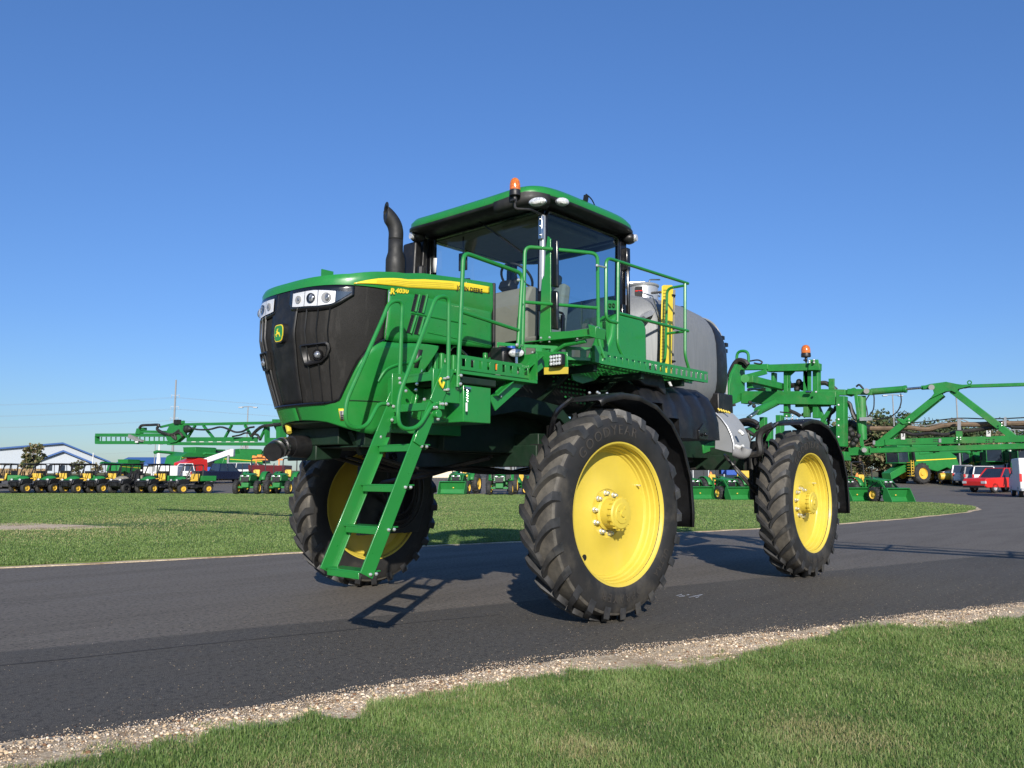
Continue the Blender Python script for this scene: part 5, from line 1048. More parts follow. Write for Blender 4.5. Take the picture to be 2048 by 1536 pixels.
keep=inpoly(X_[:],Y_[:],inset[::3]); X_,Y_,d=X_[keep],Y_[keep],d[keep]; n=len(X_)
cl=smooth_noise(X_,Y_,.9,15); cl2=smooth_noise(X_,Y_,3.4,16)
c1=B(60,1057,'z',0); dirt=np.exp(-(((X_-c1.x)*.9+(Y_-c1.y)*.3)**2/9+((Y_-c1.y)-(X_-c1.x)*-.2)**2/1.0)); keep=rg.random(n)>dirt*1.3; X_,Y_,d,cl,cl2=[a_[keep] for a_ in (X_,Y_,d,cl,cl2)]; n=len(X_)
h=.026+.012*rg.random(n)+.008*np.clip(cl2,0,1); tone=np.clip(.45+.18*cl+.14*cl2+rg.normal(0,.15,n),0,1); dry=np.where(rg.random(n)<np.clip(.03+.30*(smooth_noise(X_,Y_,.55,21)-.15)+.5*np.exp(-((X_-B(300,1044,'z',0).x)**2/90+(Y_-B(300,1044,'z',0).y)**2/16)),.02,.75),rg.uniform(.5,1,n),rg.uniform(0,.2,n))
blades('grass_island',X_,Y_,.026,h,.0028+.00055*d,tone,dry,'mown green grass covering the lawn island between road and parking lot',.8)
n=26000; x=rg.uniform(-7,6.5,n); yy0=np.interp(x,nx,ny)+.2; yy1=lawn_y_np(x); t=rg.random(n)**.45; y=yy0+(yy1-yy0)*t
kp=(smooth_noise(x,y,5,41)+.7*smooth_noise(x,y,17,42)+(t-.6)*1.3)>.35; x,y=x[kp],y[kp]; n=len(x)
blades('dry_grass_tufts',x,y,.012,.012+.028*rg.random(n),.0035+.0*x,np.clip(rg.normal(.4,.2,n),0,1),np.where(rg.random(n)<.62,rg.uniform(.6,1,n),.05),'thin dry and green grass tufts growing through the gravel shoulder',1.3)
# ---- loose stones
def stones(name,x,y,z,s,label,cols):
    ico=np.array([(0,0,1),(.89,0,.45),(.28,.85,.45),(-.72,.53,.45),(-.72,-.53,.45),(.28,-.85,.45),(.72,.53,-.45),(-.28,.85,-.45),(-.89,0,-.45),(-.28,-.85,-.45),(.72,-.53,-.45),(0,0,-1)])
    F=[(0,1,2),(0,2,3),(0,3,4),(0,4,5),(0,5,1),(1,6,2),(2,7,3),(3,8,4),(4,9,5),(5,10,1),(6,7,2),(7,8,3),(8,9,4),(9,10,5),(10,6,1)]
    n=len(x); a=rg.uniform(0,TAU,n); V=ico[None]*(1+rg.uniform(-.28,.28,(n,12,1))); sc_=np.stack([s,s*rg.uniform(.6,1,n),s*rg.uniform(.35,.75,n)],-1)[:,None]; V=V*sc_
    vx=V[...,0]*np.cos(a)[:,None]-V[...,1]*np.sin(a)[:,None]; vy=V[...,0]*np.sin(a)[:,None]+V[...,1]*np.cos(a)[:,None]
    W=np.stack([vx+x[:,None],vy+y[:,None],V[...,2]+(z+s*.2)[:,None]],-1)
    me=bpy.data.meshes.new(name); me.vertices.add(n*12); me.vertices.foreach_set('co',W.ravel()); L=(np.arange(n)*12)[:,None]+np.array(F).ravel()[None]; me.loops.add(L.size); me.loops.foreach_set('vertex_index',L.ravel().astype(np.int32)); me.polygons.add(n*15); me.polygons.foreach_set('loop_start',(np.arange(n*15)*3).astype(np.int32))
    for c in cols: me.materials.append(c)
    me.polygons.foreach_set('material_index',np.repeat(rg.choice(len(cols),n,p=[.32,.33,.17,.18][:len(cols)]),15).astype(np.int32)); me.update(calc_edges=True)
    o=bpy.data.objects.new(name,me); C.objects.link(o); tag(o,label,'gravel',kind='stuff')
SC=[paint('pale_limestone',(.70,.57,.42),.9,0,.3,20),paint('tan_stone',(.50,.37,.23),.9,0,.3,20),paint('grey_stone',(.32,.28,.24),.9,0,.3,20),paint('brown_stone',(.17,.09,.045),.9,0,.3,20)]
n=120000; x=rg.uniform(-9,7.5,n); t=rg.random(n); ry=np.interp(x,nx,ny); lyy=lawn_y_np(x); y=ry+.12+(lyy-ry-.05)*t; fringe=rg.random(n)<.24; y=np.where(fringe,ry+.22-.27*rg.random(n)*(1+.5*smooth_noise(x,x*0,3,77)+.3*smooth_noise(x,x*0,12,78)),y); s=rg.uniform(.0015,.0042,n)+.011*(rg.random(n)**20); kp=(smooth_noise(x,y,2.6,31)+.6*smooth_noise(x,y,9,32)+rg.normal(0,.3,n))<.38; x,y,s,fringe,ry=x[kp],y[kp],s[kp],fringe[kp],ry[kp]; n=len(x); s=np.where(fringe,np.minimum(s,.0042),s); stones('gravel_stones',x,y,np.where(fringe,.003,.014),s,'loose pale gravel stones along the near edge of the asphalt road',SC)
n=5200; x=rg.uniform(-12,7,n); ry=np.interp(x,nx,ny); y=ry-.1-3.2*rg.random(n)**2.2; stones('road_grit',x,y,np.zeros(n)+.001,rg.uniform(.0012,.0030,n),'small grit scattered over the asphalt near its edge',SC)
for pts,wd,col,nm in ((((-200,1352),(0,1331),(150,1316),(350,1294),(550,1274),(700,1259),(850,1243),(1000,1229)),.016,(.020,.019,.019),'road_seam'),(((-100,1214),(0,1206),(200,1194),(400,1180),(590,1169)),.009,(.22,.21,.19),'road_seam')):
    m=MB(); P=spline([B(a,b,'z',.002) for a,b in pts],10); m.grid([[p+Vector((0,-wd*(.6+.5*nz(p.x,1,4)),0)),p+Vector((0,wd*(.6+.5*nz(p.x,5,5)),0))] for p in P]); o=m.build(nm,paint('seam_'+str(wd),col,.9,0,.3,8),smooth=False); tag(o,kind='structure')
m=MB()
for k in range(9):
    c=B(1360+k*5.5+rnd.uniform(-4,4),1192+rnd.uniform(-3,3)+.0*k,'z',.004); L=rnd.uniform(.03,.09); m.add([c+Vector((-L,-.012,0)),c+Vector((L,-.004,0)),c+Vector((L*.8,.012,0)),c+Vector((-L*.7,.008,0))],[(0,1,2,3)])
o=m.build('paint_scuff',paint('chalky_paint',(.42,.45,.50),.8,0,.3,20),smooth=False); tag(o,'faint pale paint scuff on the asphalt beside the near front wheel','paint mark')
# =================================================================== BACKGROUND MACHINES
M['asph_tyre']=paint('machine_tyre',(.022,.022,.022),.75,0,.3,8,dirt=(.10,.09,.07),dirt_amt=.5)
M['camo']=paint('camo_body',(.22,.20,.16),.6,0,.5,14)
M['maroon']=paint('maroon_paint',(.10,.012,.018),.4,.1,.1,5)
M['lamp_red']=paint('red_lamp',(.5,.02,.02),.3,.2,.05,5)
M['siding_grey']=paint('grey_metal_siding',(.42,.46,.50),.6,0,.05,3)
M['siding_dark']=paint('dark_metal_siding',(.16,.17,.18),.6,0,.08,3)
M['siding_cream']=paint('cream_siding',(.68,.58,.42),.7,0,.05,3)
M['blue_roof']=paint('blue_metal_roof',(.045,.11,.29),.45,0,.06,3)
M['corn']=base_mat('dry_corn',[(.35,(.26,.17,.08)),(.65,(.50,.36,.19))],1.2,6,bdist=.2)
M['bark']=paint('bark',(.09,.065,.045),.9,0,.4,8)
M['leaf1']=paint('leaf_olive',(.055,.072,.022),.8,0,.5,3); M['leaf2']=paint('leaf_green',(.032,.058,.018),.8,0,.5,3); M['leaf3']=paint('leaf_tan',(.16,.13,.06),.8,0,.4,3)
M['chrome_far']=paint('alloy',(.6,.6,.62),.3,0,.05,5,metal=.6)
def root(name,px,d,ang,label,cat,group=None,dz=0):
    """ang: 0 = nose towards the camera, +90 = nose to picture left"""
    a=R(ang); D=-FH*math.cos(a)-RH*math.sin(a); o=empty(name,G(px,d,dz),math.atan2(D.y,D.x)); tag(o,label,cat,group); return o
def wheel_bg(par,x,y,r,w,rimmat='yellow_far',lug=False,rimf=.55,n=20):
    m=MB(); s=1 if y>0 else -1
    m.lathe([(r*rimf,y-w/2),(r*.9,y-w/2),(r,y-w*.32),(r,y+w*.32),(r*.9,y+w/2),(r*rimf,y+w/2)],(x,0,r),'y',n)
    if lug:
        for k in range(16):
            for sd in (1,-1):
                a=TAU*(k+(.5 if sd<0 else 0))/16; c=Vector((x+r*math.cos(a),y+sd*w*.24,r+r*math.sin(a))); m.box(c,(.05*r+.02,w*.46,.09*r),ry=-a,rz=0)
    t=m.build('wheel',M['asph_tyre'],par,angle=50); 
    m=MB(); yo=y+s*w*.30; m.lathe([(r*rimf*1.04,y+s*w*.5),(r*rimf,y+s*w*.42),(r*rimf*.9,y+s*w*.25),(r*rimf*.45,yo*.5+(y+s*w*.2)*.5),(r*.22,y+s*w*.35),(r*.2,y+s*w*.42),(.001,y+s*w*.44)],(x,0,r),'y',n); m.lathe([(r*rimf*1.04,y-s*w*.5),(r*rimf*.9,y-s*w*.2),(.001,y-s*w*.1)],(x,0,r),'y',n)
    m.build('rim',M[rimmat],t); return t
def utv(px,d,ang,label,hood='green_far',rim='yellow_far',seat='yellow_far',box='green_far',roof=True,group='utility vehicles in a row on the lot'):
    o=root('utility_vehicle',px,d,ang,label,'utility vehicle',group)
    m=MB(); m.bb(-1.35,1.05,-.62,.62,.42,.62); m.bb(-.15,.35,-.68,.68,.36,.5); m.prism([(1.28,.42),(1.36,.66),(1.26,.96),(.75,1.02),(.60,.42)],-.52,.52); m.build('chassis',M['black'],o,bevel=.03)
    m=MB(); m.grid([[Vector((1.26-t*.62-(abs(u)**2)*.22,u*(.60-.06*(1-t)),.98+.22*t-.10*u*u+.06*math.sin(t*3))) for u in lin(-1,1,10)] for t in lin(0,1,6)]); 
    m.add([(1.28,-.42,.90),(1.28,.42,.90),(1.25,.40,.99),(1.25,-.40,.99)],[(0,1,2,3)]); m.build('hood',M[hood],o,solid=.05)
    m=MB(); m.tube(rounded([(1.38,-.5,.50),(1.42,-.5,.78),(1.42,.5,.78),(1.38,.5,.50)],.08),.03,6); m.tube([(1.42,-.25,.5),(1.42,-.25,.78)],.025,6); m.tube([(1.42,.25,.5),(1.42,.25,.78)],.025,6); m.bb(1.34,1.40,-.35,.35,.52,.82); m.build('bumper',M['black'],o)
    for s in (1,-1):
        m=MB(); m.ball((1.27,s*.42,.93),.09,10,6,(.6,1.3,.8)); m.build('headlight',M['lamp_cell'],o)
        m=MB(); m.prism([(.50,.66),(1.36,.64),(1.28,.90),(.98,1.02),(.55,.98)],s*.56,s*.72); m.prism([(-1.25,.62),(-.55,.62),(-.62,.80),(-.9,.84),(-1.2,.80)],s*.60,s*.72); m.build('mudguard',M['black'],o,bevel=.02)
    m=MB(); m.box((.02,0,.92),(.5,1.15,.14)); m.box((-.26,.30,1.16),(.12,.50,.44),ry=R(-10)); m.box((-.26,-.30,1.16),(.12,.50,.44),ry=R(-10)); m.build('seat',M[seat],o,bevel=.04)
    m=MB(); m.prism([(-.42,.88),(-1.50,.88),(-1.52,1.24),(-.42,1.24)],.60,.64); m.prism([(-.42,.88),(-1.50,.88),(-1.52,1.24),(-.42,1.24)],-.64,-.60); m.bb(-1.5,-.42,-.62,.62,.86,.91); m.bb(-1.53,-1.49,-.62,.62,.88,1.24); m.bb(-.46,-.42,-.62,.62,.88,1.24); m.build('cargo_box',M[box],o,bevel=.015)
    m=MB(); T=2.02
    for s in (1,-1):
        m.tube(rounded([(.66,s*.60,1.10),(.30,s*.56,T-.05),(-.55,s*.56,T-.02),(-.50,s*.60,.90)],.12),.042,6)
        m.tube([(-.12,s*.57,T-.04),(-.20,s*.62,.75)],.022,6)
    for x in (.30,-.12,-.52): m.tube([(x,-.56,T-.03),(x,.56,T-.03)],.025,6)
    m.tube([(.66,-.6,1.12),(.66,.6,1.12)],.035,6); m.bb(.45,.66,-.58,.58,1.06,1.24); m.bb(-.60,-.56,-.50,.50,.95,1.55); m.build('roll_cage',M['black'],o)
    if roof: m=MB(); m.bb(-.62,.36,-.64,.64,T,T+.05); m.build('roof',M['black_gloss'],o,bevel=.02)
    m=MB(); m.tube([Vector((.40,.28,1.30))+Vector((.10*math.sin(t),.17*math.cos(t),.13*math.sin(t))) for t in [TAU*k/14 for k in range(14)]],.016,5,closed=True); m.tube([(.62,.28,1.12),(.40,.28,1.30)],.02,6); m.build('steering_wheel',M['black'],o)
    for x,y in ((.92,.60),(.92,-.60),(-.92,.60),(-.92,-.60)): wheel_bg(o,x,y,.35,.27,rim)
    m=MB(); m.cyl((.92,-.5,.33),(.92,.5,.33),.05,n=8); m.cyl((-.92,-.5,.33),(-.92,.5,.33),.05,n=8); m.bb(-.9,.9,-.15,.15,.28,.45); m.build('axle',M['black'],o)
    return o
utv(24,58,82,'utility vehicle seen from its side at the left edge, yellow seat and black rear rack')
for k,px in enumerate((79,127,178,227)):
    utv(px+(0,2,-1,1)[k],58+(0,.5,-.2,.3)[k],(24,19,23,27)[k],['green-hooded utility vehicle parked next to the side-on one at the left end','second green-hooded utility vehicle from the left end of the facing row','third green-hooded utility vehicle, right of centre in the row','green-hooded utility vehicle directly left of the grey camouflage one'][k])
utv(271,58,22,'grey camouflage utility vehicle with black wheels and black seats',hood='camo',rim='black',seat='black_matt',box='camo')
utv(324,58,22,'green utility vehicle between the grey camouflage one and the last one',box='green_far')
utv(392,57.5,42,'last utility vehicle at the right end of the row, large green front and open sides',roof=False)
def tractor(px,d,ang,label,cab=False,loader=None,s=1.0,seatc='yellow_far',group='tractors parked on the lot',rops=True):
    o=root('tractor',px,d,ang,label,'tractor',group)
    m=MB(); m.bb(-.9,1.2,-.20,.20,.55,.85); m.bb(.9,1.45,-.25,.25,.48,.80); m.bb(-1.1,-.3,-.42,.42,.7,1.0); m.bb(.95,1.12,-.62,.62,.42,.56); m.bb(-.8,-.6,-.8,.8,.60,.80); m.build('chassis',M['green_far'],o,bevel=.03)
    m=MB(); m.grid([[Vector((1.52-1.35*t-.10*u*u,u*.36,1.36+.10*math.sin(t*1.5)-.10*u*u*u*u)) for u in lin(-1,1,8)] for t in lin(0,1,5)]); m.prism([(.2,.90),(.2,1.32),(1.40,1.24),(1.46,.95)],-.355,.355); m.build('hood',M['green_far'],o,solid=.03)
    m=MB(); m.box((1.47,0,1.02),(.06,.54,.32)); m.build('front_grille',M['black'],o,bevel=.02)
    for sd in (1,-1):
        m=MB(); m.ball((1.49,sd*.20,1.24),.10,10,6,(.5,1.3,.55)); m.build('headlight',M['lamp_cell'],o)
        m=MB(); rows=[[Vector((-.70+.80*math.cos(a),sd*y,.78+.80*math.sin(a))) for y in (.46,.86)] for a in lin(R(15),R(150),10)]; m.grid(rows); m.build('rear_mudguard',M['green_far'],o,solid=.03)
    wr,wf=.72,.46
    for y in (.86,-.86): wheel_bg(o,-.70,y,wr,.40,lug=True,rimf=.58)
    for y in (.72,-.72): wheel_bg(o,1.02,y,wf,.28,lug=True)
    m=MB(); m.box((-.45,0,1.18),(.42,.46,.12)); m.box((-.66,0,1.45),(.12,.46,.50),ry=R(-8)); m.build('seat',M[seatc],o,bevel=.05)
    m=MB(); m.tube([Vector((-.05,0,1.52))+Vector((.08*math.sin(t),.18*math.cos(t),.16*math.sin(t))) for t in [TAU*k/14 for k in range(14)]],.014,5,closed=True); m.tube([(.12,0,1.3),(-.05,0,1.52)],.03,6); m.build('steering_wheel',M['black'],o)
    if cab:
        m=MB()
        for y in (.66,-.66):
            m.beam((.20,y,1.15),(.12,y*.92,2.42),.06,.05,(1,0,0)); m.beam((-1.0,y,1.25),(-.95,y*.92,2.42),.06,.05,(1,0,0)); m.beam((-.45,y,1.0),(-.42,y*.92,2.42),.05,.04,(1,0,0)); m.beam((.2,y,1.15),(-1.0,y,1.25),.04,.04)
        m.beam((.2,-.66,1.5),(.2,.66,1.5),.04,.04); m.build('cab_frame',M['black'],o)
        m=MB(); m.bb(-1.08,.36,-.70,.70,2.42,2.56); m.build('cab_roof',M['green_far'],o,bevel=.05)
        m=MB(); m.add([(.205,-.6,1.5),(.205,.6,1.5),(.125,.56,2.42),(.125,-.56,2.42)],[(0,1,2,3)]); m.build('windscreen',M['lens'],o)
        m=MB(); m.bb(.2,.24,-.6,.6,1.1,1.5); m.build('dash_panel',M['black'],o)
        for sd in (1,-1):
            m=MB(); m.ball((.30,sd*.62,2.62),.07,8,5); m.build('amber_light',M['amber'],o); m=MB(); m.ball((.38,sd*.56,2.38),.08,8,5); m.build('work_light',M['lamp_cell'],o)
    elif rops:
        m=MB(); m.tube(rounded([(-.92,-.52,.9),(-.98,-.50,2.50),(-.98,.50,2.50),(-.92,.52,.9)],.18),.04,8); m.build('roll_bar',M['black'],o)
    m=MB(); m.tube(rounded([(.70,-.42,1.2),(.70,-.50,1.3),(.70,-.50,2.0),(.64,-.5,2.1)],.06),.035,8); m.build('exhaust_pipe',M['black'],o)
    if loader:
        for sd in (1,-1):
            m=MB(); m.beam((.15,sd*.50,.8),(.10,sd*.50,1.45),.07,.12,(1,0,0)); m.beam((.10,sd*.50,1.45),(1.25,sd*.50,1.30),.07,.12); m.beam((1.25,sd*.50,1.32),(1.95,sd*.50,.50),.07,.12); m.build('loader_arm',M['green_far'],o,bevel=.01)
            m=MB(); m.cyl((.35,sd*.50,.85),(1.1,sd*.50,1.25),.035,n=8); m.cyl((1.35,sd*.45,1.25),(2.0,sd*.45,.75),.03,n=8); m.build('loader_cylinder',M['black'],o)
        W=loader/2; m=MB(); m.prism([(2.00,.86),(1.86,.34),(1.98,.04),(2.62,.02),(2.64,.06),(2.02,.09),(1.92,.34),(2.07,.80),(2.22,.84),(2.22,.88),(2.0,.90)],-W,W); 
        for sd in (1,-1): m.prism([(2.0,.88),(1.86,.34),(1.98,.04),(2.62,.02),(2.54,.24),(2.22,.88)],sd*W-.02,sd*W+.02)
        bk=m.build('bucket',M['green_far'],o,bevel=.008)
        m=MB(); m.ball((2.0,.0,.45),.06,8,5,(.4,1,.7)); m.build('round_emblem',M['yellow_far'],bk)
    if s!=1: o.scale=(s,s,s)
    return o
tractor(513,56.8,3,'green tractor with black roll bar and yellow seat, right of the black pickup')
tractor(575,56.8,6,'green tractor partly hidden behind the far front wheel of the sprayer')
tractor(926,58,14,'green loader tractor with its bucket down, left of the cab tractor',loader=1.85,rops=False)
tractor(1003,55.5,4,'green tractor with a glass cab and green roof, seen under the sprayer',cab=True)
tractor(1052,57,-35,'small green tractor with yellow seat, right of the cab tractor',s=.82)
def mower_tractor(px,d,label,ang=-22):
    """compact loader tractor with wide blade-like bucket in front"""
    o=tractor(px,d,ang,label,loader=1.85,s=.82,group='compact loader tractors with buckets down'); return o
mower_tractor(1362,46.5,'compact loader tractor with its bucket down, nearest the rear of the near front wheel')
mower_tractor(1432,45.8,'compact loader tractor in the middle of the gap between the near wheels, bucket down')
mower_tractor(1502,45,'compact loader tractor whose seat shows beside the rear tyre of the sprayer')
mower_tractor(1658,43.5,'compact loader tractor partly hidden behind the rear mudguard of the sprayer')
mower_tractor(1730,42.5,'rightmost compact loader tractor with big green bucket beside the lawn tip')
def combine(px,d,ang,label,detail=True,s=1.0,group='combine harvesters on the lot'):
    o=root('combine_harvester',px,d,ang,label,'combine harvester',group)
    m=MB(); m.prism([(2.1,1.30),(2.2,3.05),(-2.2,3.10),(-3.1,2.6),(-3.4,1.55),(-2.6,1.25),(-1.8,1.55),(-.6,1.15),(.4,1.35),(1.2,1.9)],-1.45,1.45); m.build('body',M['green_far'],o,bevel=.06)
    m=MB(); m.prism([(2.0,3.05),(2.15,3.75),(-1.0,3.75),(-.9,3.05)],-1.2,1.2); m.bb(-1.0,1.9,-1.25,1.25,3.70,3.78); gt=m.build('grain_tank',M['green_far'],o,bevel=.04)
    m=MB(); m.cyl((1.6,1.30,2.85),(-4.6,1.25,3.15),.20,.17,14); m.cyl((-4.5,1.25,3.15),(-4.9,1.25,3.0),.2,n=12); m.build('unloading_auger',M['green_far'],o)
    m=MB(); m.bb(2.2,3.5,-.85,.85,1.9,2.0); m.bb(2.15,3.7,-.95,.95,3.42,3.60)
    for x,y in ((2.25,.85),(2.25,-.85),(3.4,.75),(3.4,-.75)): m.beam((x,y,2.0),(x+.1,y,3.45),.08,.08,(1,0,0))
    m.build('cab_frame',M['green_far'],o,bevel=.03)
    m=MB(); m.prism([(2.3,2.0),(2.35,3.42),(3.5,3.42),(3.42,2.0)],-.82,.82); m.build('cab_glass',M['far_glass'],o,bevel=.02)
    for y in (1.25,-1.25): wheel_bg(o,1.35,y,.98,.7,lug=True,n=28)
    for y in (1.15,-1.15): wheel_bg(o,-2.3,y,.68,.45,lug=True,n=24)
    m=MB(); m.prism([(2.3,1.9),(2.2,1.2),(4.2,.35),(4.3,1.0)],-.55,.55); m.build('feeder_house',M['green_far'],o,bevel=.03)
    for sd in (1,-1):
        m=MB(); m.prism([(2.0,2.12),(-3.0,2.38),(-3.0,2.46),(2.0,2.22)],sd*1.455,sd*1.47); m.build('yellow_stripe',M['yellow_decal'],o)
        m=MB(); m.prism([(2.3,2.1),(2.4,3.0),(2.2,3.0),(2.1,2.1)],sd*1.3,sd*1.5); m.build('mirror_arm',M['black'],o)
    m=MB()
    for k in range(6): m.box((2.45,1.15,.75+k*.25),(.3,.5,.05))
    m.beam((2.6,1.4,.7),(2.6,1.4,2.2),.05,.05,(1,0,0)); m.beam((2.3,1.4,.7),(2.3,1.4,2.2),.05,.05,(1,0,0)); m.build('access_steps',M['yellow_far'],o)
    if s!=1: o.scale=(s,s,s)
    return o
combine(1832,79,70,'green combine harvester in front of the trees, with yellow stripe and long unloading auger')
combine(398,92,212,'green combine harvester with raised grain tank, behind the right end of the utility row',s=.9)
combine(492,92,230,'distant green combine behind the black pickup',s=.85)
combine(262,86,200,'green machine body behind the left utility vehicles',s=.55)
combine(1945,97,70,'green combine behind the parked cars, left of the white building corner',s=.9)
combine(1985,92,35,'green combine cab in front of the white building')
combine(2040,88,30,'green combine with high open grain tank at the right edge')
def car(px,d,ang,label,col,kind='sedan',group='vehicles parked along the right of the lot',cat='car'):
    o=root('parked_car' if kind in('sedan','suv') else ('pickup_truck' if kind=='pickup' else 'van'),px,d,ang,label,cat,group)
    L,W,H={'sedan':(4.5,1.75,1.45),'suv':(4.7,1.85,1.75),'pickup':(5.4,1.9,1.80),'van':(5.4,2.0,2.5)}[kind]; h=L/2; w=W/2; r=.36
    if kind=='pickup': body=[(h,.45),(h+.02,.85),(h-.15,1.05),(.95,1.12),(-.75,1.12),(-h,1.12),(-h-.02,.5),(-h+.2,.40),(h-.2,.36)]; cabp=[(1.0,1.10),(.35,H),(-.75,H),(-.95,1.10)]
    elif kind=='van': body=[(h,.4),(h,1.0),(h-.3,1.25),(h-1.2,1.45),(h-1.9,H),(-h+.1,H),(-h,H-.2),(-h,.4)]; cabp=None
    elif kind=='suv': body=[(h,.42),(h,.80),(h-.2,.98),(h-1.1,1.08),(-h+.05,1.10),(-h-.03,.9),(-h,.42)]; cabp=[(h-1.15,1.06),(h-1.85,H-.05),(.2,H),(-h+.35,H-.05),(-h+.02,1.08)]
    else: body=[(h,.36),(h,.66),(h-.2,.80),(h-1.2,.92),(-h+.3,.98),(-h,.92),(-h,.36)]; cabp=[(h-1.25,.90),(h-2.0,H),(-.7,H),(-h+.55,.96)]
    m=MB(); m.prism(body,-w,w); m.build('body',M[col],o,bevel=.06,seg=3)
    if cabp:
        cx_=sum(p[0] for p in cabp)/len(cabp); n=len(cabp); m=MB(); rows=[[Vector((x,s_*(w-.06-.16*(z-cabp[0][1])/(H-cabp[0][1])),z)) for x,z in cabp] for s_ in (1,-1)]; m.grid(rows); m.add(rows[0],[tuple(range(n))]); m.add(rows[1],[tuple(range(n))]); m.build('windows',M['far_glass'],o)
        tp=[p for p in cabp if p[1]>H-.1]; x0,x1=max(p[0] for p in tp),min(p[0] for p in tp); m=MB(); m.bb(x1-.03,x0+.03,-(w-.20),w-.20,H-.02,H+.03); m.build('roof',M[col],o,bevel=.02)
        m=MB()
        for s_ in (1,-1):
            for a,b in ((cabp[0],max(tp,key=lambda p:p[0])),(cabp[-1],min(tp,key=lambda p:p[0])),((cx_,cabp[0][1]),(cx_-.03,H))): m.beam((a[0],s_*(w-.055),a[1]),(b[0],s_*(w-.21),b[1]),.09,.05,(1,0,0))
        [i_.build('window_pillar',M[col],o) for i_ in islands(m)]
    else:
        m=MB(); m.prism([(h-1.15,1.46),(h-1.8,2.2),(h-1.2-.9,2.25),(h-2.1,1.5)],-w-.005,w+.005); m.bb(-h-.012,-h,-.7,-.1,1.55,2.1); m.bb(-h-.012,-h,.1,.7,1.55,2.1); m.build('windows',M['far_glass'],o)
    if kind=='pickup':
        m=MB(); m.bb(-h+.08,-1.0,-w+.10,w-.10,1.115,1.125); m.build('bed_opening',M['black_matt'],o)
    for s_ in (1,-1):
        m=MB(); m.bb(-h-.04,-h+.10,s_*w-.13*(s_>0)+.0,s_*w+.13*(s_<0)+.012*s_,.80,1.06) if kind!='van' else m.bb(-h-.03,-h+.05,s_*w-.14*(s_>0),s_*w+.14*(s_<0),1.0,1.5); m.build('tail_light',M['lamp_red'],o)
        m=MB(); m.bb(h-.10,h+.03,s_*w-.35*(s_>0),s_*w+.35*(s_<0)+.01*s_,.66,.84); m.build('headlight',M['lamp_cell'],o)
    m=MB(); m.bb(h-.02,h+.06,-w+.05,w-.05,.36,.52); m.bb(-h-.08,-h+.02,-w+.05,w-.05,.40,.58); m.build('bumper',M['black' if col in('navy','red','green_far') else 'silver'],o,bevel=.02)
    m=MB(); m.bb(-h-.085,-h-.075,-.18,.18,.62,.76); m.build('number_plate',M['white'],o)
    for x in (h*.62,-h*.62):
        for y in (w-.12,-w+.12): wheel_bg(o,x,y,r,.24,'chrome_far')
    return o
car(455,76,222,'black pickup truck seen from behind, left of the first roll-bar tractor','navy','pickup','vehicles behind the utility row',cat='pickup')
car(478,84,100,'white car roof showing above the black pickup','white','suv','vehicles behind the utility row')
car(376,76,70,'white pickup with open bed behind the last utility vehicle','white','pickup','vehicles behind the utility row','pickup')
car(1862,84,70,'dark green low car beside the rear of the yellow-striped combine','green_far','sedan')
car(1884,80,196,'white pickup tailgate, leftmost of the parked row','white','pickup',cat='pickup')
car(1899,80.5,196,'blue car between the white tailgate and the silver pickup','blue','sedan')
car(1914,76,205,'silver pickup with open bed, right of the blue car','silver','pickup',cat='pickup')
car(1934,73,203,'dark estate car with large rear window, right of the silver pickup','grey','suv')
car(1953,72,205,'white car with red tail lights behind the red pickup','white','suv')
car(1978,76,212,'black pickup parked directly behind the red pickup','navy','pickup',cat='pickup')
car(1986,62,68,'bright red pickup facing left in front of the parked row','red','pickup',cat='pickup')
car(2050,54,205,'white and grey van cut by the right edge of the picture','white','van',cat='van')
car(2010,90,200,'white car roof far behind the red pickup','white','suv')
# assorted implements behind
def implement(px,d,label,cat,builder,ang=0,group=None,name='implement',s=1,dz=0):
    o=root(name,px,d,ang,label,cat,group,dz); builder(o); o.scale=(s,s,s); return o
def b_trailer(o):
    m=MB(); m.prism([(-1.1,.7),(-1.35,1.7),(1.35,1.7),(1.1,.7)],-1.6,1.6,'y'); m.build('hopper_body',M['maroon'],o,bevel=.03); m=MB(); m.box((0,1.0,.55),(.1,.1,.5)); m.box((0,0,.62),(.5,3.6,.12)); m.tube([(1.2,0,.6),(2.2,0,.5)],.06,6); m.build('drawbar',M['grey'],o)
    for y in (.9,-.9): wheel_bg(o,0,y,.42,.3,'silver')
implement(547,74,'maroon hopper trailer between the two roll-bar tractors','trailer',b_trailer,0,name='hopper_trailer')
def b_orange(o):
    m=MB()
    for k in range(6): m.box((-.2+.1*(k%2),-1.4+k*.55,2.35+.12*(k%2)),(.5,.50,.28),rx=.2*(k%3-1))
    m.beam((0,-1.6,2.1),(0,1.6,2.1),.15,.15); m.beam((0,-1.2,.4),(0,-1.2,2.1),.12,.12,(1,0,0)); m.beam((0,1.2,.4),(0,1.2,2.1),.12,.12,(1,0,0)); m.build('folded_frame',M['orange'],o,bevel=.03)
    for y in (1.2,-1.2): wheel_bg(o,0,y,.45,.3,'silver')
implement(541,86,'orange folded farm implement above the maroon trailer','implement',b_orange,name='folded_implement')
implement(1878,80,'orange and yellow spreader behind the yellow-striped combine','implement',b_orange,0,name='spreader',s=.62,dz=.3)
def b_tanky(o):
    m=MB(); m.lathe([(.001,-1.2),(.5,-1.15),(.62,-.8),(.62,.8),(.5,1.15),(.001,1.2)],(0,0,1.35),'y',20); m.build('tank',M['yellow_far'],o); m=MB(); m.box((0,0,.7),(.8,2.2,.12)); m.build('frame',M['black'],o); 
    for y in (1,-1): wheel_bg(o,0,y,.38,.3)
implement(1882,77,'yellow oval tank trailer behind the parked cars','tank trailer',b_tanky,0,name='tank_trailer',s=.55)
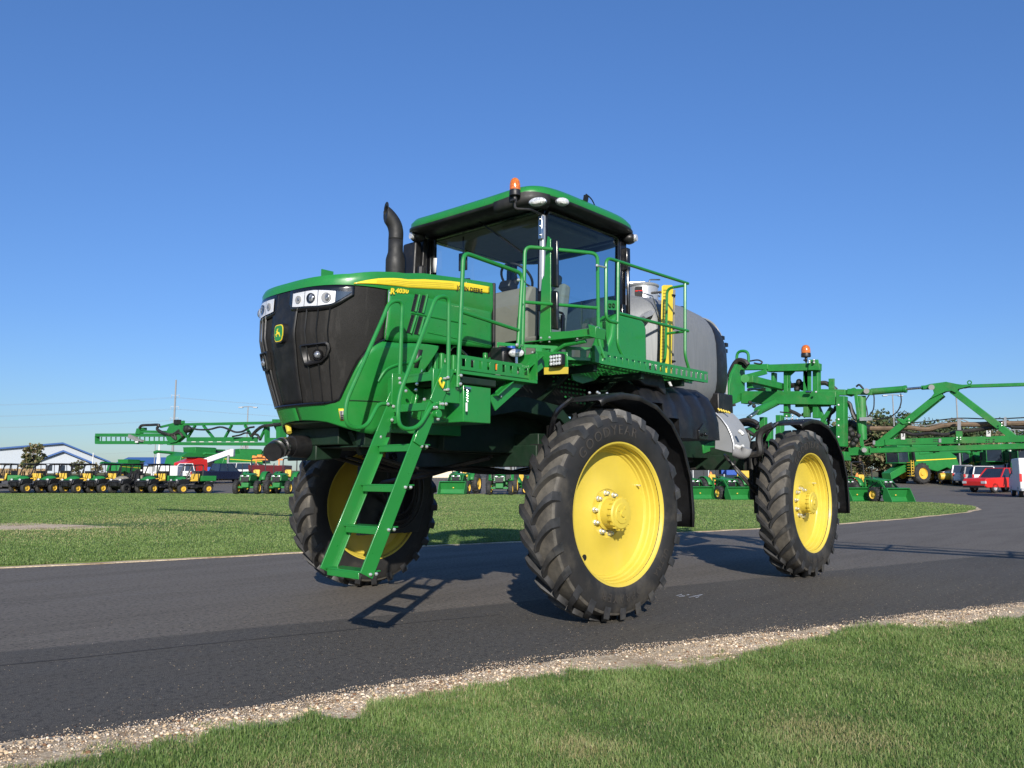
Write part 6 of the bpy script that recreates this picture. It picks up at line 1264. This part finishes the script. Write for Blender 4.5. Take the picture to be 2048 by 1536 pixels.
def b_redm(o):
    m=MB(); m.prism([(1.8,.9),(1.7,2.2),(-.4,2.9),(-1.9,2.7),(-2.0,1.0)],-1.3,1.3); m.build('body',M['red'],o,bevel=.06); m=MB(); m.bb(-1.7,.2,-1.35,1.35,2.9,3.05); m.build('dark_cover',M['black_matt'],o,bevel=.03); m=MB(); m.bb(1.72,1.80,-.8,.8,1.2,1.9); m.build('grille_panel',M['black'],o)
    for x in (1.1,-1.3):
        for y in (1.2,-1.2): wheel_bg(o,x,y,.6,.4,'silver')
implement(388,79,'bright red harvesting machine with dark cover behind the last utility vehicle','harvester',b_redm,30,name='red_harvester',s=.68,dz=.35)
def b_boomlift(o):
    m=MB(); m.bb(-1.2,1.2,-.9,.9,.5,1.3); m.build('base',M['blue'],o,bevel=.05); m=MB(); m.beam((0,-1.6,1.9),(0,1.2,2.9),.5,.55); m.bb(-.3,.3,1.1,1.5,2.4,3.2); m.build('white_boom',M['white'],o,bevel=.05); m=MB(); m.beam((0,.9,1.2),(0,.9,3.2),.2,.25,(1,0,0)); m.build('mast',M['grey'],o)
    for x in (.8,-.8):
        for y in (.9,-.9): wheel_bg(o,x,y,.4,.3,'silver')
implement(446,86,'white boom lift arm slanting up behind the black pickup','boom lift',b_boomlift,0,name='boom_lift')
def b_bag(o):
    m=MB(); m.box((0,0,1.35),(1.6,1.9,1.5)); m.build('load',M['white'],o,bevel=.12,seg=3); m=MB(); m.bb(-.9,.9,-1.1,1.1,.45,.6); m.build('flat_deck',M['black'],o)
    for y in (.9,-.9): wheel_bg(o,0,y,.35,.25,'silver')
implement(352,72,'white boxy load on a trailer behind the camouflage utility vehicle','trailer',b_bag,0,name='loaded_trailer',s=.8)
def b_blue(o):
    m=MB(); m.bb(-1.5,.5,-.9,.9,1.0,2.3); m.bb(.4,1.6,-.45,.45,.9,1.6); m.build('body',M['blue'],o,bevel=.05); m=MB(); m.bb(-1.4,.4,-.92,.92,1.6,2.2); m.build('cab_glass',M['far_glass'],o)
    for x,r in ((-.9,.8),(1.2,.5)):
        for y in (.95,-.95): wheel_bg(o,x,y,r,.4,'white')
implement(1458,74,'blue tractor standing in front of the cream building','tractor',b_blue,15,name='blue_tractor')
def b_sky(o):
    m=MB(); m.bb(-1.3,.9,-.8,.8,.9,1.9); m.build('body',M['yellow_far'],o,bevel=.05); m=MB(); m.bb(-.9,.3,-.7,.7,1.9,2.6); m.build('cab',M['black_matt'],o,bevel=.04)
    for x in (.7,-.9):
        for y in (.8,-.8): wheel_bg(o,x,y,.45,.3)
implement(1490,68,'black and yellow skid loader by the cream building','skid loader',b_sky,20,name='skid_loader')
def b_cone(o):
    m=MB(); m.prism([(-.32,.9),(.32,.9),(.02,1.55),(-.02,1.55)],-.01,.02,'x'); m.build('triangle_panel',M['orange'],o); m=MB(); m.bb(-.4,0,-.35,.35,.3,1.0); m.cyl((-.2,0,1.0),(-.2,0,1.4),.05,n=8); m.build('tail_frame',M['red'],o)
implement(1417,60,'orange warning triangle on a red machine behind the loader tractors','implement',b_cone,0,name='red_implement')
implement(1706,55,'orange warning triangle on a machine behind the right loader tractors','implement',b_cone,0,name='red_implement')
def person2(px,d):
    o=root('person',px,d,60,'person in dark clothes standing between the red pickup and the white van','person')
    J=[(0,0,.95),(0,0,1.22),(0,0,1.46),(.02,0,1.56),(.02,0,1.72),(0,.18,1.42),(.02,.25,1.15),(.12,.22,.92),(.17,.21,.83),(0,-.18,1.42),(.02,-.25,1.15),(.12,-.22,.92),(.17,-.21,.83),(0,.09,.90),(.04,.10,.50),(-.02,.10,.09),(.12,.11,.05),(0,-.09,.90),(.04,-.10,.50),(-.02,-.10,.09),(.12,-.11,.05)]
    Rr=[.14,.15,.06,.085,.08,.07,.045,.032,.035,.07,.045,.032,.035,.09,.06,.045,.04,.09,.06,.045,.04]
    E=[(0,1),(1,2),(2,3),(3,4),(2,5),(5,6),(6,7),(7,8),(2,9),(9,10),(10,11),(11,12),(0,13),(13,14),(14,15),(15,16),(0,17),(17,18),(18,19),(19,20)]
    me=bpy.data.meshes.new('body'); me.from_pydata(J,E,[]); b=bpy.data.objects.new('body',me); C.objects.link(b); b.parent=o
    b.modifiers.new('s','SKIN')
    if not me.skin_vertices:
        bm=bmesh.new(); bm.from_mesh(me); ly=bm.verts.layers.skin.verify(); bm.verts.ensure_lookup_table()
        for i,v in enumerate(bm.verts): v[ly].radius=(Rr[i],Rr[i]); v[ly].use_root=(i==0)
        bm.to_mesh(me); bm.free()
    else:
        for i,r in enumerate(Rr): me.skin_vertices[0].data[i].radius=(r,r)
    me.materials.append(paint('dark_clothes',(.02,.022,.03),.9,0,.2,6)); sb=b.modifiers.new('u','SUBSURF'); sb.levels=1; sb.render_levels=1
    m=MB(); m.ball((.035,0,1.64),.098,12,9,(1,.85,1.2)); m.ball((.13,0,1.63),.02,6,4); m.ball((.02,.085,1.63),.02,6,4); m.ball((.02,-.085,1.63),.02,6,4); m.build('head',paint('skin',(.50,.30,.21),.6,0,.05,6),b); m=MB(); m.ball((.0,0,1.70),.105,12,8,(1,.92,.85)); m.build('cap',M['white'],b)
person2(2014,60)
# =================================================================== BUILDINGS
def gable(px0,px1,d,wall_h,ridge_h,label,depth=30,wallm='siding_grey',roofm='blue_roof',axis='front',group=None,ridge=.5):
    """axis front: gable end faces the camera"""
    a,b=G(px0,d),G(px1,d); o=empty('building',(a+b)/2,math.atan2((b-a).y,(b-a).x)); tag(o,label,'building',group); W=(b-a).length; 
    if axis=='front':
        rx=-W/2+W*ridge
        m=MB(); m.prism([(-W/2,-1),(-W/2,wall_h),(rx,ridge_h),(W/2,wall_h),(W/2,-1)],0,depth,'y'); m.build('wall',M[wallm],o)
        m=MB(); t=.35
        for x0,z0 in ((-W/2-.6,wall_h-.15),(W/2+.6,wall_h-.15)): m.add([(x0,-.7,z0),(x0,depth,z0),(rx,depth,ridge_h+.05),(rx,-.7,ridge_h+.05),(x0,-.7,z0+t),(x0,depth,z0+t),(rx,depth,ridge_h+t+.05),(rx,-.7,ridge_h+t+.05)],[(0,1,2,3),(4,7,6,5),(0,3,7,4),(1,5,6,2),(0,4,5,1)])
        m.build('roof',M[roofm],o,smooth=False)
    else:
        m=MB(); m.prism([(0,-1),(0,wall_h),(depth/2,ridge_h),(depth,wall_h),(depth,-1)],-W/2,W/2,'x'); m.build('wall',M[wallm],o)
        m=MB(); m.prism([(-.6,wall_h-.1),(-.6,wall_h+.25),(depth/2,ridge_h+.35),(depth+.5,wall_h+.2),(depth+.5,wall_h-.1),(depth/2,ridge_h+.02)],-W/2-.5,W/2+.5,'x'); m.build('roof',M[roofm],o,smooth=False)
    return o,W
# depth runs away from the camera because local +y = +FH when x follows RH
o,W=gable(-190,205,178,2.4,6.4,'large grey metal building with blue roof at the far left',ridge=.78,depth=50); o.rotation_euler.z+=R(37)
for x in (-8,-2,8): 
    m=MB(); m.bb(x,x+2.6,-.05,.02,0,1.9); m.build('overhead_door',M['white'],o)
o,W=gable(86,184,162,1.9,4.1,'small gabled building with blue roof in front of the large grey one',depth=14); o.rotation_euler.z+=R(31)
for x in (-2.6,-.4,2.2):
    m=MB(); m.bb(x,x+.9,-.05,.02,.4,1.5); m.build('window',M['far_glass'],o)
gable(243,352,170,1.6,3.0,'long low building with dark blue roof left of the tall power pole',axis='side',depth=12,wallm='white')
o,W=gable(835,1420,98,4.6,4.8,'long dark workshop building with open bays behind the tractors',axis='front',depth=30,wallm='siding_dark',roofm='siding_dark')
for k in range(7):
    x=-W/2+2+k*5.0; m=MB(); m.bb(x,x+3.6,-.08,.02,0,2.9); m.build('bay_door',M['far_glass' if k%3 else 'siding_cream'],o)
o,W=gable(1372,1630,90,3.3,3.45,'pale dealership building with dark shop windows under a cream band',axis='front',depth=25,wallm='siding_cream',roofm='white')
m=MB(); m.bb(-W/2+.3,W/2-.3,-.08,.02,.0,2.15); w_=m.build('shop_window',M['far_glass'],o)
for k in range(9):
    m=MB(); x=-W/2+.5+k*1.7; m.bb(x,x+.09,-.12,.0,0,2.15); m.build('mullion',M['silver'],w_)
m=MB(); m.bb(-W/2,-W/2+5.0,-.06,.0,2.2,3.3); m.build('green_white_fascia',M['siding_grey'],o)
o,W=gable(1962,2300,122,4.3,4.5,'white flat-roofed building behind the combines at the right',axis='front',depth=30,wallm='white',roofm='white')
for k in range(3):
    m=MB(); m.bb(-W/2+4+k*6,-W/2+7+k*6,-.05,.02,0,2.6); m.build('door',M['siding_grey'],o)
# white spire and lattice tower
def thing1(name,px,d,label,cat,f,mat,group=None):
    m=MB(); f(m); o=m.build(name,mat); o.location=G(px,d); tag(o,label,cat,group); return o
def spire(m): m.tube([(0,0,0),(0,0,1.2),(0,0,1.5),(0,0,2.3),(0,0,6.2)],[.75,.6,.42,.40,.03],8); m.box((0,0,.6),(2.4,2.4,1.2)); m.ball((0,0,6.3),.12,6,4)
thing1('church_spire',325,150,'slender white church spire beside the power pole','spire',spire,M['white'])
def lattice(m):
    for x,y in ((-.9,-.9),(.9,-.9),(.9,.9),(-.9,.9)): m.beam((x,y,0),(x*.6,y*.6,9),.10,.10,(1,0,0))
    for k in range(8):
        z=k*1.1; f=1-.4*z/9
        for s in (1,-1): m.beam((-.9*f,s*.9*f,z),(.9*(f-.05),s*.9*(f-.05),z+1.1),.06,.06); m.beam((.9*f,s*.9*f,z),(-.9*(f-.05),s*.9*(f-.05),z+1.1),.06,.06); m.beam((s*.9*f,-.9*f,z),(s*.9*(f-.05),.9*(f-.05),z+1.1),.06,.06)
thing1('lattice_tower',494,210,'pale reddish lattice tower behind the left boom','tower',lattice,paint('faded_red_steel',(.45,.30,.28),.6))
def ssign(px,d,h,label):
    m=MB(); m.cyl((0,0,0),(0,0,h),.09,.06,8); o=m.build('light_pole',M['grey']); o.location=G(px,d); o.rotation_euler=(0,0,math.atan2(RH.y,RH.x)); tag(o,label,'light pole','light poles around the lot')
    m=MB(); m.tube([(-.8,0,h),(0,0,h+.05),(.8,0,h)],.05,6); m.build('cross_arm',M['grey'],o)
    for s in (1,-1): m=MB(); m.box((s*.85,0,h-.05),(.5,.3,.14)); m.build('lamp_head',M['silver'],o,bevel=.03)
for px,d,h,l in ((498,95,8.2,'tall light pole rising above the left spray boom'),(317,120,4.6,'short light pole left of the white spire'),(422,130,3.8,'distant light pole above the green combine'),(1784,88,9.2,'light pole left of the yellow-striped combine, in front of the trees'),(1911,82,9.6,'tall light pole in front of the trees above the blue car'),(2023,105,6.2,'light pole in front of the white building')): ssign(px,d,h,l)
thing1('flag_pole',195,140,'thin white pole in front of the large grey building','pole',lambda m:m.cyl((0,0,0),(0,0,3.6),.09,n=6),M['white'])
# power line
PW=[]
def power_pole(px,d,h,label):
    o=root('power_pole',px,d,0,label,'power pole','power poles of the overhead line'); m=MB(); m.cyl((0,0,-.5),(0,0,h),.42,.22,10); m.build('pole_shaft',M['grey'],o)
    at=[]
    for i,z in enumerate((h-5.0,h-8.6,h-12.2)):
        m=MB()
        for s in (1,-1): m.beam((0,0,z),(0,s*1.25,z+.25),.12,.12); m.cyl((0,s*1.25,z+.25),(0,s*1.25,z-.7),.09,n=6)
        m.build('insulator_arm',M['silver'],o)
    return o
H0=28.6
power_pole(352,255,H0,'tall grey steel power pole carrying the overhead wires')
pA,pB,pC=G(-700,262),G(352,255),G(1500,330)
def wire(p,q,z0,z1,sag,r=.018):
    pts=[p+(q-p)*t+Vector((0,0,z0*(1-t)+z1*t-sag*4*t*(1-t))) for t in lin(0,1,24)]; return MB().tube(pts,r,4,caps=False)
for i,z in enumerate((H0-5.6,H0-9.2,H0-12.8,6.5)):
    for s in (1,-1) if i<3 else (1,):
        off=RH*0+FH*(s*1.2)
        for p,q in ((pA,pB),(pB,pC)):
            o=wire(p+off,q+off,z,z,3.2 if q is pC else 2.6).build('power_cable',M['silver']); tag(o,'thin overhead power cable running to the tall steel pole across the sky','cable','overhead power cables')
# =================================================================== VEGETATION
def tree(px,d,h,cw,label,mats=('leaf1','leaf2'),dens=900,seed=1,trunk_h=.3,leaf=.17,group='trees beyond the lot',sparse=0,cat='tree'):
    r=random.Random(seed); o=root('tree',px,d,0,label,cat,group)
    m=MB(); top=h*.8; m.tube(spline([(0,0,-.2),(.05*h*.3,0,h*.25),(-.02*h,.02*h,h*.5),(0,0,top)],4),[.035*h*(1-k/16)+.02 for k in range(13)],7)
    cl=[]
    for k in range(16):
        a=r.uniform(0,TAU); z0=h*r.uniform(trunk_h,.7); l=cw*r.uniform(.25,.5); e=Vector((math.cos(a)*l,math.sin(a)*l,min(h*.95,z0+h*r.uniform(.08,.3)))); m.tube([(0,0,z0),(e.x*.5,e.y*.5,z0+(e.z-z0)*.35),e],[.012*h,.008*h,.004*h],5); cl.append(e)
    m.build('trunk',M['bark'],o)
    for k in range(12): 
        a=r.uniform(0,TAU); zz=r.uniform(trunk_h*.9,1.0); rad=cw*.5*math.sqrt(max(0,1-((zz-.58)/.45)**2))*r.uniform(.3,1); cl.append(Vector((rad*math.cos(a),rad*math.sin(a),h*zz*.97)))
    for mi,mt in enumerate(mats):
        m=MB()
        for c in cl:
            if r.random()<sparse*.4: continue
            rr=cw*r.uniform(.10,.20)
            for q_ in range(int(dens/len(cl)/len(mats))):
                u=Vector((r.gauss(0,1),r.gauss(0,1),r.gauss(0,.8))); u=u.normalized()*rr*r.random()**.5; p=c+u; s=leaf*r.uniform(.6,1.5); n=Vector((r.gauss(0,1),r.gauss(0,1),r.gauss(0,1))).normalized(); t=n.orthogonal().normalized()*s; b=n.cross(t); m.add([p-t-b*.6,p+t-b*.6,p+t*.7+b,p-t*.7+b],[(0,1,2,3)])
        m.build('crown',M[mt],o,smooth=False,fix=False)
    return o
tl=['olive green tree','bushy dark green tree','loose yellowish tree','dense green tree','half bare tan tree']
places=['directly right of the near rear wheel','above the green bucket of the rightmost loader tractor','left of the light pole near the yellow-striped combine','behind the cab of the yellow-striped combine','behind the grain tank of the yellow-striped combine','behind the auger of the yellow-striped combine','left of the tall light pole','right of the tall light pole','above the corner of the white building','behind the white building, left part','behind the white building, right part','at the right edge of the picture']
for k,(px,d,h,cw,kd) in enumerate(((1668,104,8.2,9,0),(1712,100,8.0,8,2),(1752,108,9.0,9,1),(1790,102,9.2,9,0),(1826,106,8.2,9,1),(1862,108,9.0,9,3),(1893,112,9.4,8,1),(1926,125,8.5,7,4),(1962,128,10.2,9,4),(1998,150,11.0,11,0),(2045,150,10.5,11,4),(2100,140,10,12,0))):
    tree(px,d,h*.86,cw,tl[kd]+' '+places[k],(('leaf1','leaf2'),('leaf2','leaf1'),('leaf1','leaf3'),('leaf2','leaf1'),('leaf3','leaf1'))[kd],5200 if kd!=4 else 1500,20+k,.06 if kd!=4 else .3,.13,sparse=1 if kd==4 else 0)
tree(75,120,4.4,2.9,'small leafy tree standing alone in front of the large grey building',('leaf3','leaf1'),1500,5,.15,.13,group=None)
tree(165,140,2.2,2.0,'low bush by the small gabled building',('leaf3','leaf1'),500,6,.1,.12,group=None)
tree(205,135,1.7,1.8,'brownish bush right of the small gabled building',('leaf3',),300,7,.1,.12,group=None)
# corn field strip: many stalks, one mass
r=random.Random(4); m=MB()
for k in range(5200):
    px=r.uniform(-260,105); d=r.uniform(104,132); p=G(px,d); h=r.uniform(.6,.95); a=r.uniform(0,math.pi); dx,dy=math.cos(a)*.10,math.sin(a)*.10
    m.add([p+Vector((-dx,-dy,0)),p+Vector((dx,dy,0)),p+Vector((dx*1.3,dy*1.3,h)),p+Vector((-dx*.6,-dy*.6,h*.9))],[(0,1,2,3)])
cf_=m.build('corn_field',M['corn'],smooth=False,fix=False); tag(cf_,'strip of dry tan corn between the lot and the grey building','corn field',kind='stuff')
# =================================================================== camera, sun, sky
cam=bpy.data.cameras.new('camera'); co=bpy.data.objects.new('camera',cam); C.objects.link(co)
m4=Matrix((( RW.x,UW.x,-FW.x,CAM.x),(RW.y,UW.y,-FW.y,CAM.y),(RW.z,UW.z,-FW.z,CAM.z),(0,0,0,1))); co.matrix_world=m4
cam.sensor_fit='HORIZONTAL'; cam.sensor_width=36; cam.lens=F_PX/2048*36; cam.clip_end=5000; cam.clip_start=.05
sc.camera=co
SAZ,SEL=R(44.5),R(24.0)
sd=Vector((math.cos(SEL)*math.cos(SAZ),math.cos(SEL)*math.sin(SAZ),math.sin(SEL)))
sun=bpy.data.lights.new('sun','SUN'); sun.energy=5.0; sun.angle=R(.53); sun.color=(1,.93,.83); so=bpy.data.objects.new('sun',sun); C.objects.link(so)
so.rotation_euler=(-sd).to_track_quat('-Z','Y').to_euler(); so.location=(0,0,30)
w=bpy.data.worlds.new('World'); sc.world=w; w.use_nodes=True; nt=w.node_tree; bg=nt.nodes['Background']
sky=nt.nodes.new('ShaderNodeTexSky'); sky.sky_type='NISHITA'; sky.sun_disc=False; sky.sun_elevation=SEL; sky.sun_rotation=math.pi/2-SAZ
sky.altitude=200; sky.air_density=1.0; sky.dust_density=.6; sky.ozone_density=3.0
tc=nt.nodes.new('ShaderNodeTexCoord'); sx=nt.nodes.new('ShaderNodeSeparateXYZ'); nt.links.new(tc.outputs['Generated'],sx.inputs[0])
tint=ramp(nt,sx.outputs[2],[(0,(.76,.87,1.02)),(.06,(.67,.84,1.10)),(.18,(.67,.89,1.25)),(.35,(.74,1.01,1.41)),(.6,(.84,1.18,1.62))])
hs=nt.nodes.new('ShaderNodeMix'); hs.data_type='RGBA'; hs.blend_type='MULTIPLY'; hs.inputs[0].default_value=1; nt.links.new(sky.outputs[0],hs.inputs[6]); nt.links.new(tint,hs.inputs[7])
nt.links.new(hs.outputs[2],bg.inputs[0]); bg.inputs[1].default_value=.0835
vs_=sc.view_settings; vs_.view_transform='Standard'; vs_.look='None'; vs_.exposure=.35; vs_.gamma=1
sc.cycles.transparent_max_bounces=16; sc.cycles.max_bounces=8
